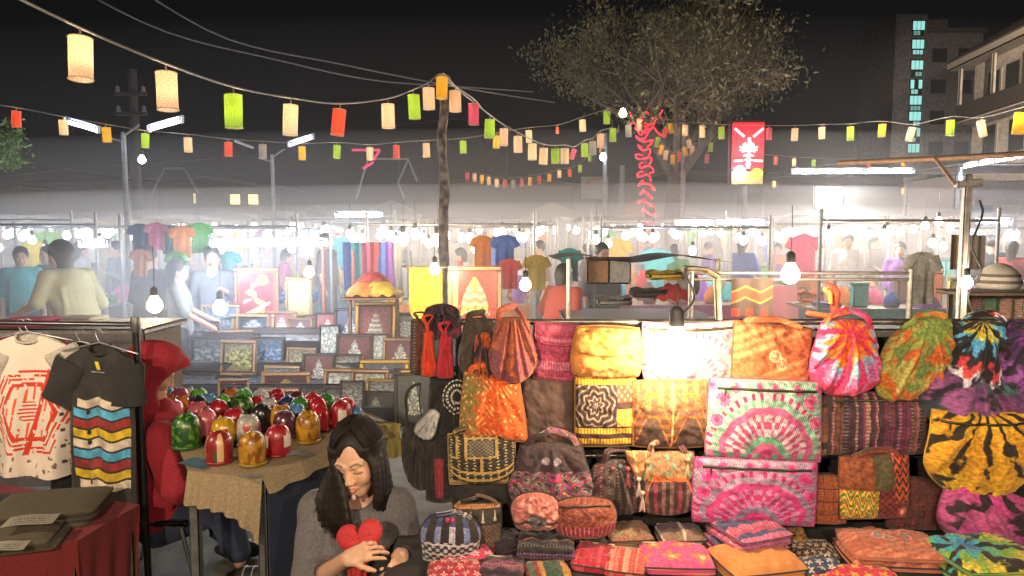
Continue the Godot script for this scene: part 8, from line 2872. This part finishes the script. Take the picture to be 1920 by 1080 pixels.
# haze of the grills and the crowd lying over the market
func smoke() -> void:
	# nested puffs, each thinner outside, so that the bank has no edge
	var puffs := []
	for k in 5:
		var w := k / 4.0
		puffs.append([Vector3(1.0, 0.8 + 0.4 * w, -21), Vector3(46 + 34 * w, 3.6 + 9.0 * w * w, 30 + 9 * w), [0.03, 0.018, 0.0062, 0.0014, 0.0004][k], Color(0.92, 0.92, 0.93), "market_haze"])
	for k in 3:
		var w := k / 2.0
		puffs.append([Vector3(-3.3, 1.35, -5.7), Vector3(1.4 + 2.4 * w, 0.6 + 0.9 * w, 1.4 + 1.2 * w), lerpf(0.09, 0.06, w), Color(0.85, 0.9, 0.96), "grill_smoke"])
	for q in puffs:
		var f := FogVolume.new()
		f.name = fresh(q[4], self)
		f.shape = RenderingServer.FOG_VOLUME_SHAPE_ELLIPSOID
		f.size = q[1]
		f.position = q[0]
		var m := FogMaterial.new()
		m.density = q[2]
		m.albedo = q[3]
		f.material = m
		f.set_meta("kind", "stuff")
		f.set_meta("label", "thin haze over the market stalls" if q[4] == "market_haze" else "pale smoke drifting past the counter on the left")
		add_child(f)


# the stalls on the camera's own side of the aisle hang their bulbs above and behind it
func near_lamps() -> void:
	var warm := Color(1.0, 0.78, 0.55)
	var sl := thing("street_lamp", "street lamp beyond the right edge that lights the white house", "street lamp", Vector3(10.6, 0, -13.0))
	var mb := MB.new()
	mb.tube([Vector3.ZERO, Vector3(0, 6.6, 0), Vector3(0.2, 6.8, -0.3)], 0.06, 8)
	part("pole", mb.done(), M(0.2, 0.2, 0.2, 0.5), sl)
	mb = MB.new()
	mb.lathe([Vector2(0.0, -0.12), Vector2(0.09, -0.12), Vector2(0.16, 0.12), Vector2(0.15, 0.125), Vector2(0.08, -0.1)], 14, Vector3(0.25, 6.8, -0.4), Basis(Quaternion(Vector3.UP, Vector3(0.5, 0.0, -0.85).normalized())))
	part("shade", mb.done(), M(0.1, 0.1, 0.1, 0.5), sl)
	mb = MB.new()
	mb.ball(Vector3(0.27, 6.8, -0.43), Vector3.ONE * 0.07, 10)
	part("lamp_glass", mb.done(), E(1.0, 0.85, 0.65, 20.0), sl)
	var sp := SpotLight3D.new()
	sp.name = "lamp_light"
	sp.light_color = Color(1.0, 0.88, 0.74)
	sp.light_energy = 300.0
	sp.light_size = 0.08
	sp.spot_angle = 19.0
	sp.spot_angle_attenuation = 0.35
	sp.spot_range = 60.0
	sp.spot_attenuation = 2.0
	sp.shadow_enabled = true
	sl.add_child(sp)
	sp.position = Vector3(0.36, 6.8, -0.58)
	sp.basis = Basis.looking_at(Vector3(6.6, 0.1, -8.4), Vector3.UP)
	var tl := thing("street_lamp", "street lamp at the foot of the tower block", "street lamp", Vector3(36.0, 0, -55.0))
	mb = MB.new()
	mb.tube([Vector3.ZERO, Vector3(0, 5.0, 0)], 0.07, 8)
	part("pole", mb.done(), M(0.2, 0.2, 0.2, 0.5), tl)
	mb = MB.new()
	mb.ball(Vector3(0, 5.1, 0), Vector3.ONE * 0.16, 12)
	part("lamp_glass", mb.done(), E(1.0, 0.85, 0.7, 12.0), tl)
	lit(tl, Vector3(0, 5.1, 0), 28.0, Color(1.0, 0.87, 0.75), 0.16)
	for q in [[-2.75, 1.85, -2.1, 2.0, "bare bulb above the red cloth table, outside the frame"], [-1.0, 2.25, 0.7, 9.0, "bare bulb of the near side stall, left of the camera"], [0.9, 2.3, 0.9, 5.0, "bare bulb of the near side stall, right of the camera"], [2.3, 2.3, 0.3, 3.0, "bare bulb of the near side stall, far to the right"]]:
		bulb(q[4], Vector3(q[0], q[1], q[2]), 0.05, q[3], warm, "", 0.3, 30.0)
